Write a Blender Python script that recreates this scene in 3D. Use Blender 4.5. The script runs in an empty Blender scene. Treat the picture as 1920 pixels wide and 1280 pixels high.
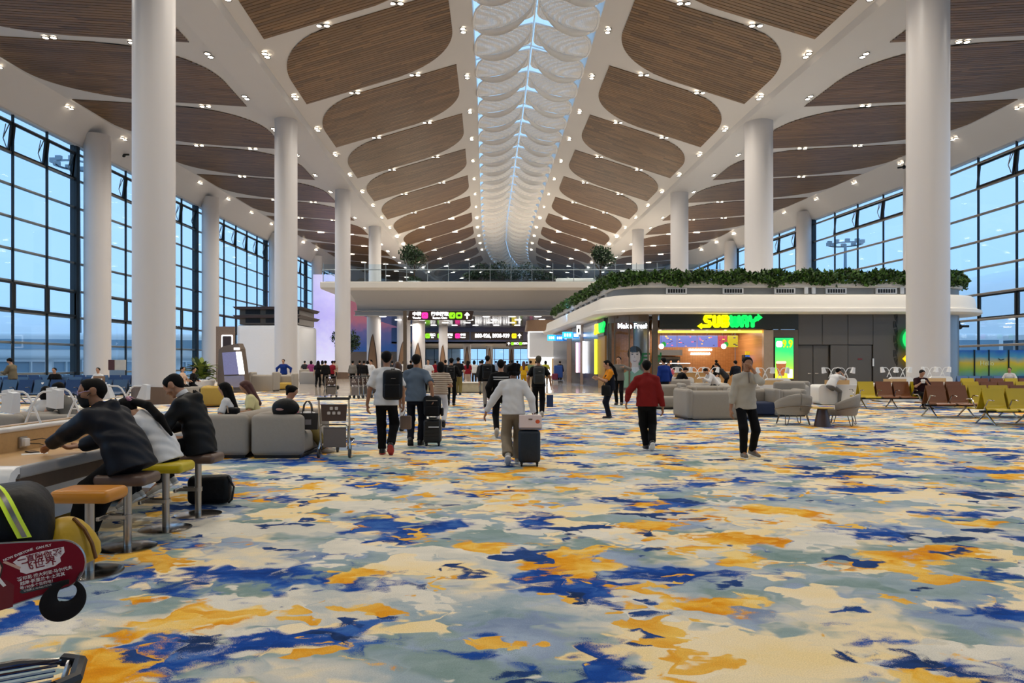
import bpy, bmesh, math, random
import numpy as np
from mathutils import Vector, Matrix
random.seed(7)
SC = bpy.context.scene
COL = SC.collection
PI = math.pi
EYE, FPX, HZY = 1.6, 1333.0, 680.0

# ---------------- camera ----------------
cd = bpy.data.cameras.new('camera'); cam = bpy.data.objects.new('camera', cd); COL.objects.link(cam)
cd.sensor_width = 36.0; cd.lens = 36.0 * FPX / 1920.0; cd.shift_y = 40.0 / 1920.0
cd.clip_start = 0.05; cd.clip_end = 900
cam.location = (0, 0, EYE); cam.rotation_euler = (PI / 2, 0, 0)
SC.camera = cam

# ---------------- world: pale overcast daylight ----------------
W = bpy.data.worlds.new('world'); SC.world = W; W.use_nodes = True
wn = W.node_tree.nodes; wl = W.node_tree.links; wn.clear()
wo = wn.new('ShaderNodeOutputWorld'); wb = wn.new('ShaderNodeBackground')
wtc = wn.new('ShaderNodeTexCoord'); wno = wn.new('ShaderNodeTexNoise'); wr = wn.new('ShaderNodeValToRGB')
wno.inputs['Scale'].default_value = 2.2; wno.inputs['Detail'].default_value = 4
wr.color_ramp.elements[0].position = 0.3; wr.color_ramp.elements[0].color = (0.36, 0.60, 0.92, 1)
wr.color_ramp.elements[1].position = 0.75; wr.color_ramp.elements[1].color = (0.50, 0.72, 0.98, 1)
wl.new(wtc.outputs['Generated'], wno.inputs['Vector']); wl.new(wno.outputs['Fac'], wr.inputs['Fac'])
wl.new(wr.outputs['Color'], wb.inputs['Color']); wb.inputs['Strength'].default_value = 1.42
wl.new(wb.outputs['Background'], wo.inputs['Surface'])

# ---------------- exposure / view ----------------
SC.view_settings.view_transform = 'Standard'; SC.view_settings.look = 'None'
SC.view_settings.gamma = 1.0; SC.view_settings.use_curve_mapping = False
SC.view_settings.exposure = 0.0
SC.cycles.use_denoising = True
SC.cycles.max_bounces = 6; SC.cycles.diffuse_bounces = 3; SC.cycles.glossy_bounces = 2
SC.cycles.transparent_max_bounces = 10
SC.cycles.use_light_tree = True
LAMP_W = 1850.0          # power of one downlight pair

# ---------------- helpers ----------------
def lin(c):
    return tuple((v / 12.92 if v <= 0.04045 else ((v + 0.055) / 1.055) ** 2.4) for v in c)
def hexc(h):
    h = h.lstrip('#'); return lin(tuple(int(h[i:i + 2], 16) / 255.0 for i in (0, 2, 4)))
MATS = {}
def mat(name, col='#808080', rough=0.6, metal=0.0, emit=0.0, var=0.10, scale=6.0, bump=0.0, spec=None, trans=0.0, coat=0.0, ecol=None, stretch=None, nosample=True):
    """principled material with slight procedural tone variation and optional relief"""
    if name in MATS: return MATS[name]
    m = bpy.data.materials.new(name); m.use_nodes = True; MATS[name] = m
    n = m.node_tree.nodes; l = m.node_tree.links
    b = n['Principled BSDF']; c = hexc(col) if isinstance(col, str) else col
    b.inputs['Roughness'].default_value = rough; b.inputs['Metallic'].default_value = metal
    if spec is not None: b.inputs['Specular IOR Level'].default_value = spec
    if coat: b.inputs['Coat Weight'].default_value = coat
    if trans: b.inputs['Transmission Weight'].default_value = trans
    if emit:
        b.inputs['Emission Color'].default_value = (*(hexc(ecol) if ecol else c), 1); b.inputs['Emission Strength'].default_value = emit
        if nosample: m.cycles.emission_sampling = 'NONE'
    if var or bump:
        tc = n.new('ShaderNodeTexCoord'); no = n.new('ShaderNodeTexNoise')
        no.inputs['Scale'].default_value = scale; no.inputs['Detail'].default_value = 5
        if stretch:
            mp = n.new('ShaderNodeMapping'); mp.inputs['Scale'].default_value = stretch
            l.new(tc.outputs['Object'], mp.inputs['Vector']); l.new(mp.outputs['Vector'], no.inputs['Vector'])
        else: l.new(tc.outputs['Object'], no.inputs['Vector'])
        mr = n.new('ShaderNodeMapRange'); mr.inputs['To Min'].default_value = 1 - var; mr.inputs['To Max'].default_value = 1 + var
        l.new(no.outputs['Fac'], mr.inputs['Value'])
        mx = n.new('ShaderNodeMix'); mx.data_type = 'RGBA'; mx.blend_type = 'MULTIPLY'; mx.inputs['Factor'].default_value = 1
        mx.inputs['A'].default_value = (*c, 1); l.new(mr.outputs['Result'], mx.inputs['B']); l.new(mx.outputs['Result'], b.inputs['Base Color'])
        if bump:
            bp = n.new('ShaderNodeBump'); bp.inputs['Strength'].default_value = bump; bp.inputs['Distance'].default_value = 0.02
            l.new(no.outputs['Fac'], bp.inputs['Height']); l.new(bp.outputs['Normal'], b.inputs['Normal'])
    else:
        b.inputs['Base Color'].default_value = (*c, 1)
    return m

def glassmat(name, tint='#e8f4ff', gloss=0.06, rough=0.02):
    """clear architectural glass: tinted see-through with a fresnel reflection"""
    if name in MATS: return MATS[name]
    m = bpy.data.materials.new(name); m.use_nodes = True; MATS[name] = m
    n = m.node_tree.nodes; l = m.node_tree.links; n.remove(n['Principled BSDF'])
    o = n['Material Output']; t = n.new('ShaderNodeBsdfTransparent'); g = n.new('ShaderNodeBsdfGlossy'); x = n.new('ShaderNodeMixShader')
    t.inputs['Color'].default_value = (*hexc(tint), 1); g.inputs['Roughness'].default_value = rough
    lw = n.new('ShaderNodeLayerWeight'); lw.inputs['Blend'].default_value = 0.12
    mr = n.new('ShaderNodeMapRange'); mr.inputs['To Min'].default_value = gloss; mr.inputs['To Max'].default_value = 0.35
    l.new(lw.outputs['Facing'], mr.inputs['Value']); l.new(mr.outputs['Result'], x.inputs['Fac'])
    mr.inputs['From Min'].default_value = 0.3; mr.inputs['From Max'].default_value = 1.0
    l.new(t.outputs[0], x.inputs[1]); l.new(g.outputs[0], x.inputs[2]); l.new(x.outputs[0], o.inputs['Surface'])
    return m

class MB:
    """collects polygons, builds ONE mesh"""
    def __init__(s): s.v = []; s.f = []; s.m = []; s.cm = 0; s.tone = None
    def add(s, vs, fs, M=None):
        o = len(s.v)
        s.v += [tuple(M @ Vector(p)) for p in vs] if M is not None else [tuple(p) for p in vs]
        s.f += [tuple(i + o for i in f) for f in fs]; s.m += [s.cm] * len(fs); return s
    def box(s, c, d, rz=0, rx=0, ry=0):
        x, y, z = d[0] / 2, d[1] / 2, d[2] / 2
        vs = [(-x, -y, -z), (x, -y, -z), (x, y, -z), (-x, y, -z), (-x, -y, z), (x, -y, z), (x, y, z), (-x, y, z)]
        fs = [(0, 3, 2, 1), (4, 5, 6, 7), (0, 1, 5, 4), (1, 2, 6, 5), (2, 3, 7, 6), (3, 0, 4, 7)]
        M = Matrix.Translation(c)
        if rz: M = M @ Matrix.Rotation(rz, 4, 'Z')
        if ry: M = M @ Matrix.Rotation(ry, 4, 'Y')
        if rx: M = M @ Matrix.Rotation(rx, 4, 'X')
        return s.add(vs, fs, M)
    def rbox(s, c, d, r=0.03, seg=3, rz=0, rx=0, ry=0, edges=None):
        bm = bmesh.new(); bmesh.ops.create_cube(bm, size=1.0)
        for v in bm.verts: v.co = Vector((v.co.x * d[0], v.co.y * d[1], v.co.z * d[2]))
        es = bm.edges[:]
        if edges == 'z': es = [e for e in es if abs(e.verts[0].co.z - e.verts[1].co.z) > 1e-6]
        if edges == 'x': es = [e for e in es if abs(e.verts[0].co.x - e.verts[1].co.x) > 1e-6]
        if edges == 'y': es = [e for e in es if abs(e.verts[0].co.y - e.verts[1].co.y) > 1e-6]
        bmesh.ops.bevel(bm, geom=es, offset=min(r, min(d) * 0.49), segments=seg, profile=0.5, affect='EDGES')
        bm.verts.index_update()
        M = Matrix.Translation(c)
        if rz: M = M @ Matrix.Rotation(rz, 4, 'Z')
        if ry: M = M @ Matrix.Rotation(ry, 4, 'Y')
        if rx: M = M @ Matrix.Rotation(rx, 4, 'X')
        s.add([v.co.copy() for v in bm.verts], [tuple(v.index for v in f.verts) for f in bm.faces], M); bm.free(); return s
    def tube(s, pts, r, n=8, closed=False, cap=True):
        pts = [Vector(p) for p in pts]; k = len(pts); rs = r if isinstance(r, (list, tuple)) else [r] * k
        base = len(s.v); up = None; fs = []
        for i, p in enumerate(pts):
            if closed: d = pts[(i + 1) % k] - pts[i - 1]
            else: d = pts[min(i + 1, k - 1)] - pts[max(i - 1, 0)]
            d = d.normalized() if d.length > 1e-9 else Vector((0, 0, 1))
            if up is None:
                up = Vector((0, 0, 1)) if abs(d.z) < 0.9 else Vector((1, 0, 0))
            a = d.cross(up); a = a.normalized() if a.length > 1e-6 else d.orthogonal().normalized()
            b = a.cross(d).normalized(); up = b
            for j in range(n):
                t = 2 * PI * j / n; s.v.append(tuple(p + (a * math.cos(t) + b * math.sin(t)) * rs[i]))
        for i in range(k if closed else k - 1):
            i2 = (i + 1) % k
            for j in range(n):
                j2 = (j + 1) % n
                fs.append((base + i * n + j, base + i * n + j2, base + i2 * n + j2, base + i2 * n + j))
        if cap and not closed:
            fs.append(tuple(base + j for j in range(n))[::-1]); fs.append(tuple(base + (k - 1) * n + j for j in range(n)))
        s.f += fs; s.m += [s.cm] * len(fs); return s
    def cyl(s, c, r, h, n=24, r2=None):
        return s.lathe([(0.0001, 0), (r, 0), (r if r2 is None else r2, h), (0.0001, h)], n, c)
    def lathe(s, prof, n=24, c=(0, 0, 0), M=None):
        base = len(s.v); k = len(prof); fs = []
        for (r, z) in prof:
            for j in range(n):
                t = 2 * PI * j / n; p = Vector((r * math.cos(t), r * math.sin(t), z))
                if M is not None: p = M @ p
                s.v.append((p.x + c[0], p.y + c[1], p.z + c[2]))
        for i in range(k - 1):
            for j in range(n):
                j2 = (j + 1) % n
                fs.append((base + i * n + j, base + i * n + j2, base + (i + 1) * n + j2, base + (i + 1) * n + j))
        s.f += fs; s.m += [s.cm] * len(fs); return s
    def ball(s, c, r, n=12, k=8):
        rr = r if isinstance(r, (tuple, list)) else (r, r, r)
        base = len(s.v); fs = []
        for i in range(k + 1):
            a = -PI / 2 + PI * i / k
            for j in range(n):
                t = 2 * PI * j / n
                s.v.append((c[0] + rr[0] * math.cos(a) * math.cos(t), c[1] + rr[1] * math.cos(a) * math.sin(t), c[2] + rr[2] * math.sin(a)))
        for i in range(k):
            for j in range(n):
                j2 = (j + 1) % n; fs.append((base + i * n + j, base + i * n + j2, base + (i + 1) * n + j2, base + (i + 1) * n + j))
        s.f += fs; s.m += [s.cm] * len(fs); return s
    def prism(s, poly, a, b, plane='xz'):
        """polygon in a plane, extruded from a to b along the third axis"""
        n = len(poly)
        def q(p, t):
            if plane == 'xz': return (p[0], t, p[1])
            if plane == 'yz': return (t, p[0], p[1])
            return (p[0], p[1], t)
        vs = [q(p, a) for p in poly] + [q(p, b) for p in poly]
        fs = [tuple(range(n)), tuple(range(2 * n - 1, n - 1, -1))] + [(i, i + n, (i + 1) % n + n, (i + 1) % n) for i in range(n)]
        return s.add(vs, fs)
    def grid(s, P):
        """P[i][j] points -> quads"""
        base = len(s.v); k = len(P); n = len(P[0]); fs = []
        for row in P: s.v += [tuple(p) for p in row]
        for i in range(k - 1):
            for j in range(n - 1):
                fs.append((base + i * n + j, base + i * n + j + 1, base + (i + 1) * n + j + 1, base + (i + 1) * n + j))
        s.f += fs; s.m += [s.cm] * len(fs); return s
    def mesh(s, name, mats, smooth=False, tone=None, recalc=False):
        me = bpy.data.meshes.new(name); me.from_pydata(s.v, [], s.f)
        for m in (mats if isinstance(mats, (list, tuple)) else [mats]): me.materials.append(m)
        if max(s.m, default=0) > 0: me.polygons.foreach_set('material_index', s.m)
        if recalc:
            bm = bmesh.new(); bm.from_mesh(me); bmesh.ops.recalc_face_normals(bm, faces=bm.faces); bm.to_mesh(me); bm.free()
        if smooth:
            me.polygons.foreach_set('use_smooth', [True] * len(me.polygons))
            if smooth != 'all': me.set_sharp_from_angle(angle=math.radians(40))
        if tone is not None:
            at = me.attributes.new('tone', 'FLOAT', 'FACE'); at.data.foreach_set('value', tone)
        me.update(); return me
    def build(s, name, mats, parent=None, smooth=False, tone=None, loc=None, rz=0, recalc=True, **tags):
        return link(name, s.mesh(name, mats, smooth, tone, recalc), parent, loc, rz, **tags)

def link(name, me, parent=None, loc=None, rz=0, **tags):
    o = bpy.data.objects.new(name, me); COL.objects.link(o)
    if parent is not None: o.parent = parent
    if loc is not None: o.location = loc
    if rz: o.rotation_euler = (0, 0, rz)
    for k, v in tags.items():
        if v is not None: o['category' if k == 'cat' else k] = v
    return o
def thing(name, label, cat, loc=(0, 0, 0), rz=0, group=None, kind=None):
    return link(name, None, None, loc, rz, label=label, cat=cat, group=group, kind=kind)
def copy_tree(o, parent=None, loc=None, rz=None, label=None, group=None):
    c = o.copy(); COL.objects.link(c); c.parent = parent
    if loc is not None: c.location = loc
    if rz is not None: c.rotation_euler = (0, 0, rz)
    if label: c['label'] = label
    if group: c['group'] = group
    for ch in list(o.children): copy_tree(ch, c)
    return c
def fx(px, Y): return (px - 960.0) * Y / FPX                 # lateral position of something seen at px, Y metres ahead
def fz(py, Y): return EYE - (py - HZY) * Y / FPX             # its height
def floor_at(px, py):
    Y = EYE * FPX / (py - HZY); return ((px - 960.0) * Y / FPX, Y, 0.0)
def itp(x, xs, ys): return float(np.interp(x, xs, ys))
def arc(cx, cy, r, a0, a1, n):
    return [(cx + r * math.cos(a0 + (a1 - a0) * i / n), cy + r * math.sin(a0 + (a1 - a0) * i / n)) for i in range(n + 1)]
def rrect(w, h, r, n=5, cx=0, cy=0):
    x, y = w / 2, h / 2; r = min(r, x, y)
    return (arc(cx + x - r, cy + y - r, r, 0, PI / 2, n) + arc(cx - x + r, cy + y - r, r, PI / 2, PI, n)
            + arc(cx - x + r, cy - y + r, r, PI, 1.5 * PI, n) + arc(cx + x - r, cy - y + r, r, 1.5 * PI, 2 * PI, n))
def text_mesh(body, size, material, bold=0.0, depth=0.004, align='CENTER'):
    c = bpy.data.curves.new('lettering', 'FONT'); c.body = body; c.size = size; c.align_x = align; c.align_y = 'CENTER'
    c.offset = bold * size; c.extrude = depth; c.resolution_u = 3
    o = bpy.data.objects.new('lettering', c); COL.objects.link(o)
    dg = bpy.context.evaluated_depsgraph_get(); dg.update()
    me = bpy.data.meshes.new_from_object(o.evaluated_get(dg)); me.materials.clear(); me.materials.append(material)
    bpy.data.objects.remove(o); bpy.data.curves.remove(c)
    return me
def lettering(body, size, material, parent, loc, rot=(PI / 2, 0, 0), bold=0.0, depth=0.004, align='CENTER', sx=1.0, name='lettering'):
    o = link(name, text_mesh(body, size, material, bold, depth, align), parent, loc)
    o.rotation_euler = rot; o.scale = (sx, 1, 1); return o
# =====================================================================
#  SETTING: floor, ceiling, columns, window walls, what lies outside
# =====================================================================
def bend(Y): return itp(Y, [0, 128, 145, 160, 180, 215], [0, 0, 0.8, 2.6, 7, 18])
def XL(Y): return itp(Y, [-60, 0, 28, 50, 71, 90, 120, 220], [-14, -14.5, -15, -16.1, -16.9, -17.4, -18, -19]) + bend(Y)
def XR(Y): return itp(Y, [-60, 0, 32, 51, 72, 92, 120, 220], [21, 20.5, 19, 17.7, 17, 16.3, 15.6, 15]) + bend(Y)
def XC(Y): return itp(Y, [-60, 0, 42, 58, 79, 110, 136, 220], [2.6, 2.3, 1.55, 1.1, 0.3, -0.8, -1.2, -1.4]) + bend(Y)
def XWL(Y): return -32.8 + bend(Y)
def XWR(Y): return itp(Y, [-60, 40, 52, 61, 80, 98, 120, 220], [38, 37.6, 37.3, 37, 34.8, 32.6, 31.4, 31]) + bend(Y)
ZB = 18.8
HS = 3.9
M_white = mat('white_ceiling_board', '#cbc6c2', 0.55, var=0.02, scale=0.5)
M_col = mat('white_column_paint', '#d3cecb', 0.38, var=0.015, scale=0.7)
M_skirt = mat('brown_column_skirting', '#6b5647', 0.45, var=0.2, scale=3, stretch=(4, 4, 0.4))
M_dark = mat('dark_anodised_frame', '#1d2326', 0.4, metal=0.3, var=0.05)
M_alu = mat('satin_aluminium', '#9a948d', 0.32, metal=0.75, var=0.06)
M_glass = glassmat('clear_glass', '#eef8ff', 0.04)
M_black = mat('black_plastic', '#141416', 0.45, var=0.1)

# ---- carpet ----
def carpet_material():
    m = bpy.data.materials.new('watercolour_carpet'); m.use_nodes = True
    n = m.node_tree.nodes; l = m.node_tree.links; b = n['Principled BSDF']
    b.inputs['Roughness'].default_value = 0.95; b.inputs['Specular IOR Level'].default_value = 0.1
    tc = n.new('ShaderNodeTexCoord')
    def N(kind, **kw):
        x = n.new(kind)
        for k, v in kw.items():
            if k in x.inputs: x.inputs[k].default_value = v
        return x
    # scalloped domain warp
    mp = n.new('ShaderNodeMapping'); mp.inputs['Scale'].default_value = (1.30, 1.65, 1.0); l.new(tc.outputs['Object'], mp.inputs['Vector'])
    w1 = N('ShaderNodeTexVoronoi', Scale=3.2); w1.feature = 'SMOOTH_F1'; w1.inputs['Smoothness'].default_value = 0.25; l.new(mp.outputs[0], w1.inputs['Vector'])
    w2 = N('ShaderNodeTexNoise', Scale=2.2, Detail=3.0); l.new(mp.outputs[0], w2.inputs['Vector'])
    sc1 = N('ShaderNodeVectorMath'); sc1.operation = 'SCALE'; sc1.inputs['Scale'].default_value = 0.22; l.new(w1.outputs['Color'], sc1.inputs[0])
    sc2 = N('ShaderNodeVectorMath'); sc2.operation = 'SCALE'; sc2.inputs['Scale'].default_value = 0.55; l.new(w2.outputs['Color'], sc2.inputs[0])
    a1 = N('ShaderNodeVectorMath'); a1.operation = 'ADD'; l.new(mp.outputs[0], a1.inputs[0]); l.new(sc1.outputs[0], a1.inputs[1])
    a2 = N('ShaderNodeVectorMath'); a2.operation = 'ADD'; l.new(a1.outputs[0], a2.inputs[0]); l.new(sc2.outputs[0], a2.inputs[1])
    # fine speckle of the pile, used to roughen soft edges
    sp = N('ShaderNodeTexNoise', Scale=120.0, Detail=3.0, Roughness=0.75); l.new(tc.outputs['Object'], sp.inputs['Vector'])
    def noise(scale, off, detail=3.0, rough=0.5):
        o = N('ShaderNodeVectorMath'); o.operation = 'ADD'; o.inputs[1].default_value = off; l.new(a2.outputs[0], o.inputs[0])
        x = N('ShaderNodeTexNoise', Scale=scale, Detail=detail, Roughness=rough); l.new(o.outputs[0], x.inputs['Vector']); return x.outputs['Fac']
    def math2(op, a, bb):
        x = n.new('ShaderNodeMath'); x.operation = op
        for i, q in enumerate((a, bb)):
            if isinstance(q, (int, float)): x.inputs[i].default_value = q
            else: l.new(q, x.inputs[i])
        return x.outputs[0]
    def mask(f, lo, hi, grain=0.0):
        if grain:
            g = math2('MULTIPLY', math2('SUBTRACT', sp.outputs['Fac'], 0.5), grain); f = math2('ADD', f, g)
        x = n.new('ShaderNodeMapRange'); x.interpolation_type = 'SMOOTHSTEP'; x.inputs['From Min'].default_value = lo; x.inputs['From Max'].default_value = hi
        l.new(f, x.inputs['Value']); return x.outputs['Result']
    def ramp(f, stops):
        x = n.new('ShaderNodeValToRGB'); e = x.color_ramp.elements
        while len(e) < len(stops): e.new(0.5)
        for q, (p, c) in zip(e, stops): q.position = p; q.color = (*hexc(c), 1)
        l.new(f, x.inputs['Fac']); return x.outputs['Color']
    def mix(fac, A, B):
        x = n.new('ShaderNodeMix'); x.data_type = 'RGBA'; l.new(fac, x.inputs['Factor']); l.new(A, x.inputs['A']); l.new(B, x.inputs['B']); return x.outputs['Result']
    base = ramp(noise(0.55, (3, 7, 0), 4, 0.6), [(0.28, '#7d95a1'), (0.42, '#a3b1b7'), (0.52, '#d4cfc2'), (0.60, '#efdcb4'), (0.75, '#f3dfb6')])
    sage = ramp(noise(1.3, (1, 1, 5), 3, 0.6), [(0.3, '#728c86'), (0.6, '#95a7a6'), (0.8, '#aab7c0')])
    c = mix(mask(noise(0.8, (11, 3, 0)), 0.49, 0.59, 0.16), base, sage)
    lil = ramp(noise(1.6, (4, 9, 1)), [(0.3, '#7f90ac'), (0.7, '#a9b8c9')])
    c = mix(mask(noise(0.95, (21, 8, 0)), 0.54, 0.63, 0.18), c, lil)
    cream = ramp(noise(1.2, (7, 2, 2)), [(0.35, '#f3d9a0'), (0.7, '#f3e4c8')])
    c = mix(mask(noise(0.75, (31, 18, 0)), 0.555, 0.575, 0.015), c, cream)
    pale = ramp(noise(1.5, (17, 2, 2)), [(0.3, '#cfccc0'), (0.7, '#ebe3d2')])
    c = mix(mask(noise(0.9, (131, 58, 0)), 0.58, 0.60, 0.02), c, pale)
    blue = ramp(noise(1.8, (2, 5, 7), 4, 0.6), [(0.25, '#0f2f6e'), (0.5, '#17489a'), (0.7, '#4672b4')])
    c = mix(mask(noise(0.82, (41, 28, 0), 4, 0.55), 0.542, 0.605, 0.15), c, blue)
    yel = ramp(noise(1.5, (9, 4, 3), 3, 0.55), [(0.32, '#f3d48a'), (0.45, '#f1bd4c'), (0.56, '#e59c1d'), (0.7, '#d88614')])
    c = mix(mask(noise(0.85, (57, 38, 0), 4, 0.55), 0.575, 0.612, 0.11), c, yel)
    navy = ramp(noise(2.1, (5, 5, 5)), [(0.3, '#182f58'), (0.7, '#2a4f92')])
    c = mix(mask(noise(1.2, (77, 48, 0), 3, 0.5), 0.625, 0.65, 0.10), c, navy)
    gold = ramp(noise(2.4, (15, 5, 5)), [(0.3, '#f2c862'), (0.7, '#e39a20')])
    c = mix(mask(noise(1.25, (97, 68, 0), 3, 0.5), 0.635, 0.65, 0.04), c, gold)
    # pile grain
    gr = n.new('ShaderNodeMapRange'); gr.inputs['From Min'].default_value = 0.3; gr.inputs['From Max'].default_value = 0.7
    gr.inputs['To Min'].default_value = 0.80; gr.inputs['To Max'].default_value = 1.14; l.new(sp.outputs['Fac'], gr.inputs['Value'])
    mm = n.new('ShaderNodeMix'); mm.data_type = 'RGBA'; mm.blend_type = 'MULTIPLY'; mm.inputs['Factor'].default_value = 1
    l.new(c, mm.inputs['A']); l.new(gr.outputs['Result'], mm.inputs['B']); l.new(mm.outputs['Result'], b.inputs['Base Color'])
    bp = n.new('ShaderNodeBump'); bp.inputs['Strength'].default_value = 0.25; bp.inputs['Distance'].default_value = 0.006
    l.new(sp.outputs['Fac'], bp.inputs['Height']); l.new(bp.outputs['Normal'], b.inputs['Normal'])
    return m
M_carpet = carpet_material()
mb = MB(); mb.box((2, 40, -0.15), (76, 340, 0.3)); mb.build('floor', M_carpet, kind='structure', label='blue, cream and orange watercolour carpet across the hall', cat='floor')

# polished stone cross path, laid as big tiles, proud of the carpet by a hair
M_tile = [mat('polished_tile_a', '#b3a79a', 0.10, var=0.06, scale=1.5), mat('polished_tile_b', '#a89c90', 0.12, var=0.06, scale=1.5)]
def tile_ok(X, Y):
    lo = itp(X, [-36, -22, -13, -9, -4, 2, 8, 12, 40], [70, 62, 40, 35.5, 36, 38, 39.2, 39.2, 39.2])
    return Y > lo and Y < 112 and not (9 < X < 30 and Y > 41)
tl = link('tile_floor', None, kind='structure', label='polished beige tile path crossing the carpet', cat='floor')
tme = []
for k in range(2):
    b2 = MB(); b2.box((0, 0, 0.006), (2.98, 2.98, 0.012)); tme.append(b2.mesh('tile', M_tile[k]))
far = MB()
for i in range(-12, 13):
    for j in range(11, 38):
        X, Y = i * 3.0, j * 3.0
        if not tile_ok(X, Y): continue
        if Y < 60 and abs(X) < 20: link('tile', tme[(i * 7 + j * 3) % 2], tl, (X, Y, 0))
        else: far.box((X, Y, 0.006), (2.99, 2.99, 0.012))
far.build('far_tiles', M_tile[0], tl, kind='stuff')

# ---- ceiling shell ----
def zin(X, Y, side):
    if side < 0: a, b = XL(Y) + 1.3, XC(Y) - HS; t = (X - a) / (b - a)
    else: a, b = XR(Y) - 1.3, XC(Y) + HS; t = (X - a) / (b - a)
    return ZB + 0.3 + 3.6 * t
def zout(X, Y, side):
    if side < 0: a, b = XL(Y) - 1.3, XWL(Y) + 2.0
    else: a, b = XR(Y) + 1.3, XWR(Y) - 2.0
    return ZB + 0.3 + 0.8 * (X - a) / (b - a)
ys = [-45 + 2.5 * i for i in range(100)]
for side, nm in ((-1, 'ceiling'), (1, 'ceiling')):
    g = []
    for Y in ys:
        if side < 0: w, x, c, q = XWL(Y), XL(Y), XC(Y), 1
        else: w, x, c, q = XWR(Y), XR(Y), XC(Y), -1
        g.append([(w - q * 0.4, Y, 17.95), (w + q * 0.35, Y, 17.95), (w + q * 0.5, Y, 18.1), (w + q * 0.9, Y, 18.75), (w + q * 1.4, Y, 19.4), (w + q * 2.0, Y, 19.9),
                  (x - q * 1.3, Y, ZB + 0.3), (x - q * 1.27, Y, ZB + 0.3), (x - q * 1.07, Y, ZB), (x - q * 1.05, Y, ZB), (x + q * 1.05, Y, ZB), (x + q * 1.07, Y, ZB), (x + q * 1.27, Y, ZB + 0.3), (x + q * 1.3, Y, ZB + 0.3),
                  (c - q * HS, Y, ZB + 3.9), (c - q * (HS + 0.02), Y, ZB + 3.92), (c - q * (HS + 0.02), Y, ZB + 5.6), (c - q * (HS + 0.7), Y, ZB + 5.6), (x, Y, ZB + 5.0), (w - q * 0.4, Y, ZB + 4.0), (w - q * 0.4, Y, 17.95)])
    b2 = MB(); b2.grid(g)
    ce = b2.build(nm, M_white, kind='structure', smooth=True, cat='ceiling', label='white folded ceiling with brown slatted panels, %s of the skylight' % ('left' if side < 0 else 'right'))
    if side < 0: CEIL_L = ce
    else: CEIL_R = ce

# ---- wood slat panels ----
def plank_material():
    m = bpy.data.materials.new('brown_ceiling_planks'); m.use_nodes = True; n = m.node_tree.nodes; l = m.node_tree.links; b = n['Principled BSDF']
    b.inputs['Roughness'].default_value = 0.42
    at = n.new('ShaderNodeAttribute'); at.attribute_name = 'tone'
    r = n.new('ShaderNodeValToRGB'); e = r.color_ramp.elements
    e[0].position = 0; e[0].color = (*hexc('#5d4226'), 1); e[1].position = 1; e[1].color = (*hexc('#84623e'), 1)
    x = e.new(0.5); x.color = (*hexc('#705232'), 1)
    l.new(at.outputs['Fac'], r.inputs['Fac'])
    tc = n.new('ShaderNodeTexCoord'); mp = n.new('ShaderNodeMapping'); mp.inputs['Scale'].default_value = (0.6, 14, 2)
    no = n.new('ShaderNodeTexNoise'); no.inputs['Scale'].default_value = 1.0; no.inputs['Detail'].default_value = 4
    l.new(tc.outputs['Object'], mp.inputs['Vector']); l.new(mp.outputs[0], no.inputs['Vector'])
    mr = n.new('ShaderNodeMapRange'); mr.inputs['To Min'].default_value = 0.85; mr.inputs['To Max'].default_value = 1.15; l.new(no.outputs['Fac'], mr.inputs['Value'])
    mx = n.new('ShaderNodeMix'); mx.data_type = 'RGBA'; mx.blend_type = 'MULTIPLY'; mx.inputs['Factor'].default_value = 1
    l.new(r.outputs['Color'], mx.inputs['A']); l.new(mr.outputs['Result'], mx.inputs['B']); l.new(mx.outputs['Result'], b.inputs['Base Color'])
    return m
M_plank = plank_material(); M_slot = mat('dark_slot_backing', '#20170f', 0.9, var=0)
SEAM0, BAY = 39.2, 9.75
rnd = random.Random(3)
def corner(t, ru, rv):
    """how far the rounded corner eats in, t metres from the panel end"""
    if t >= rv: return 0.0
    q = (rv - t) / rv; return ru * (1 - (1 - q ** 2.2) ** (1 / 2.2))
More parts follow.
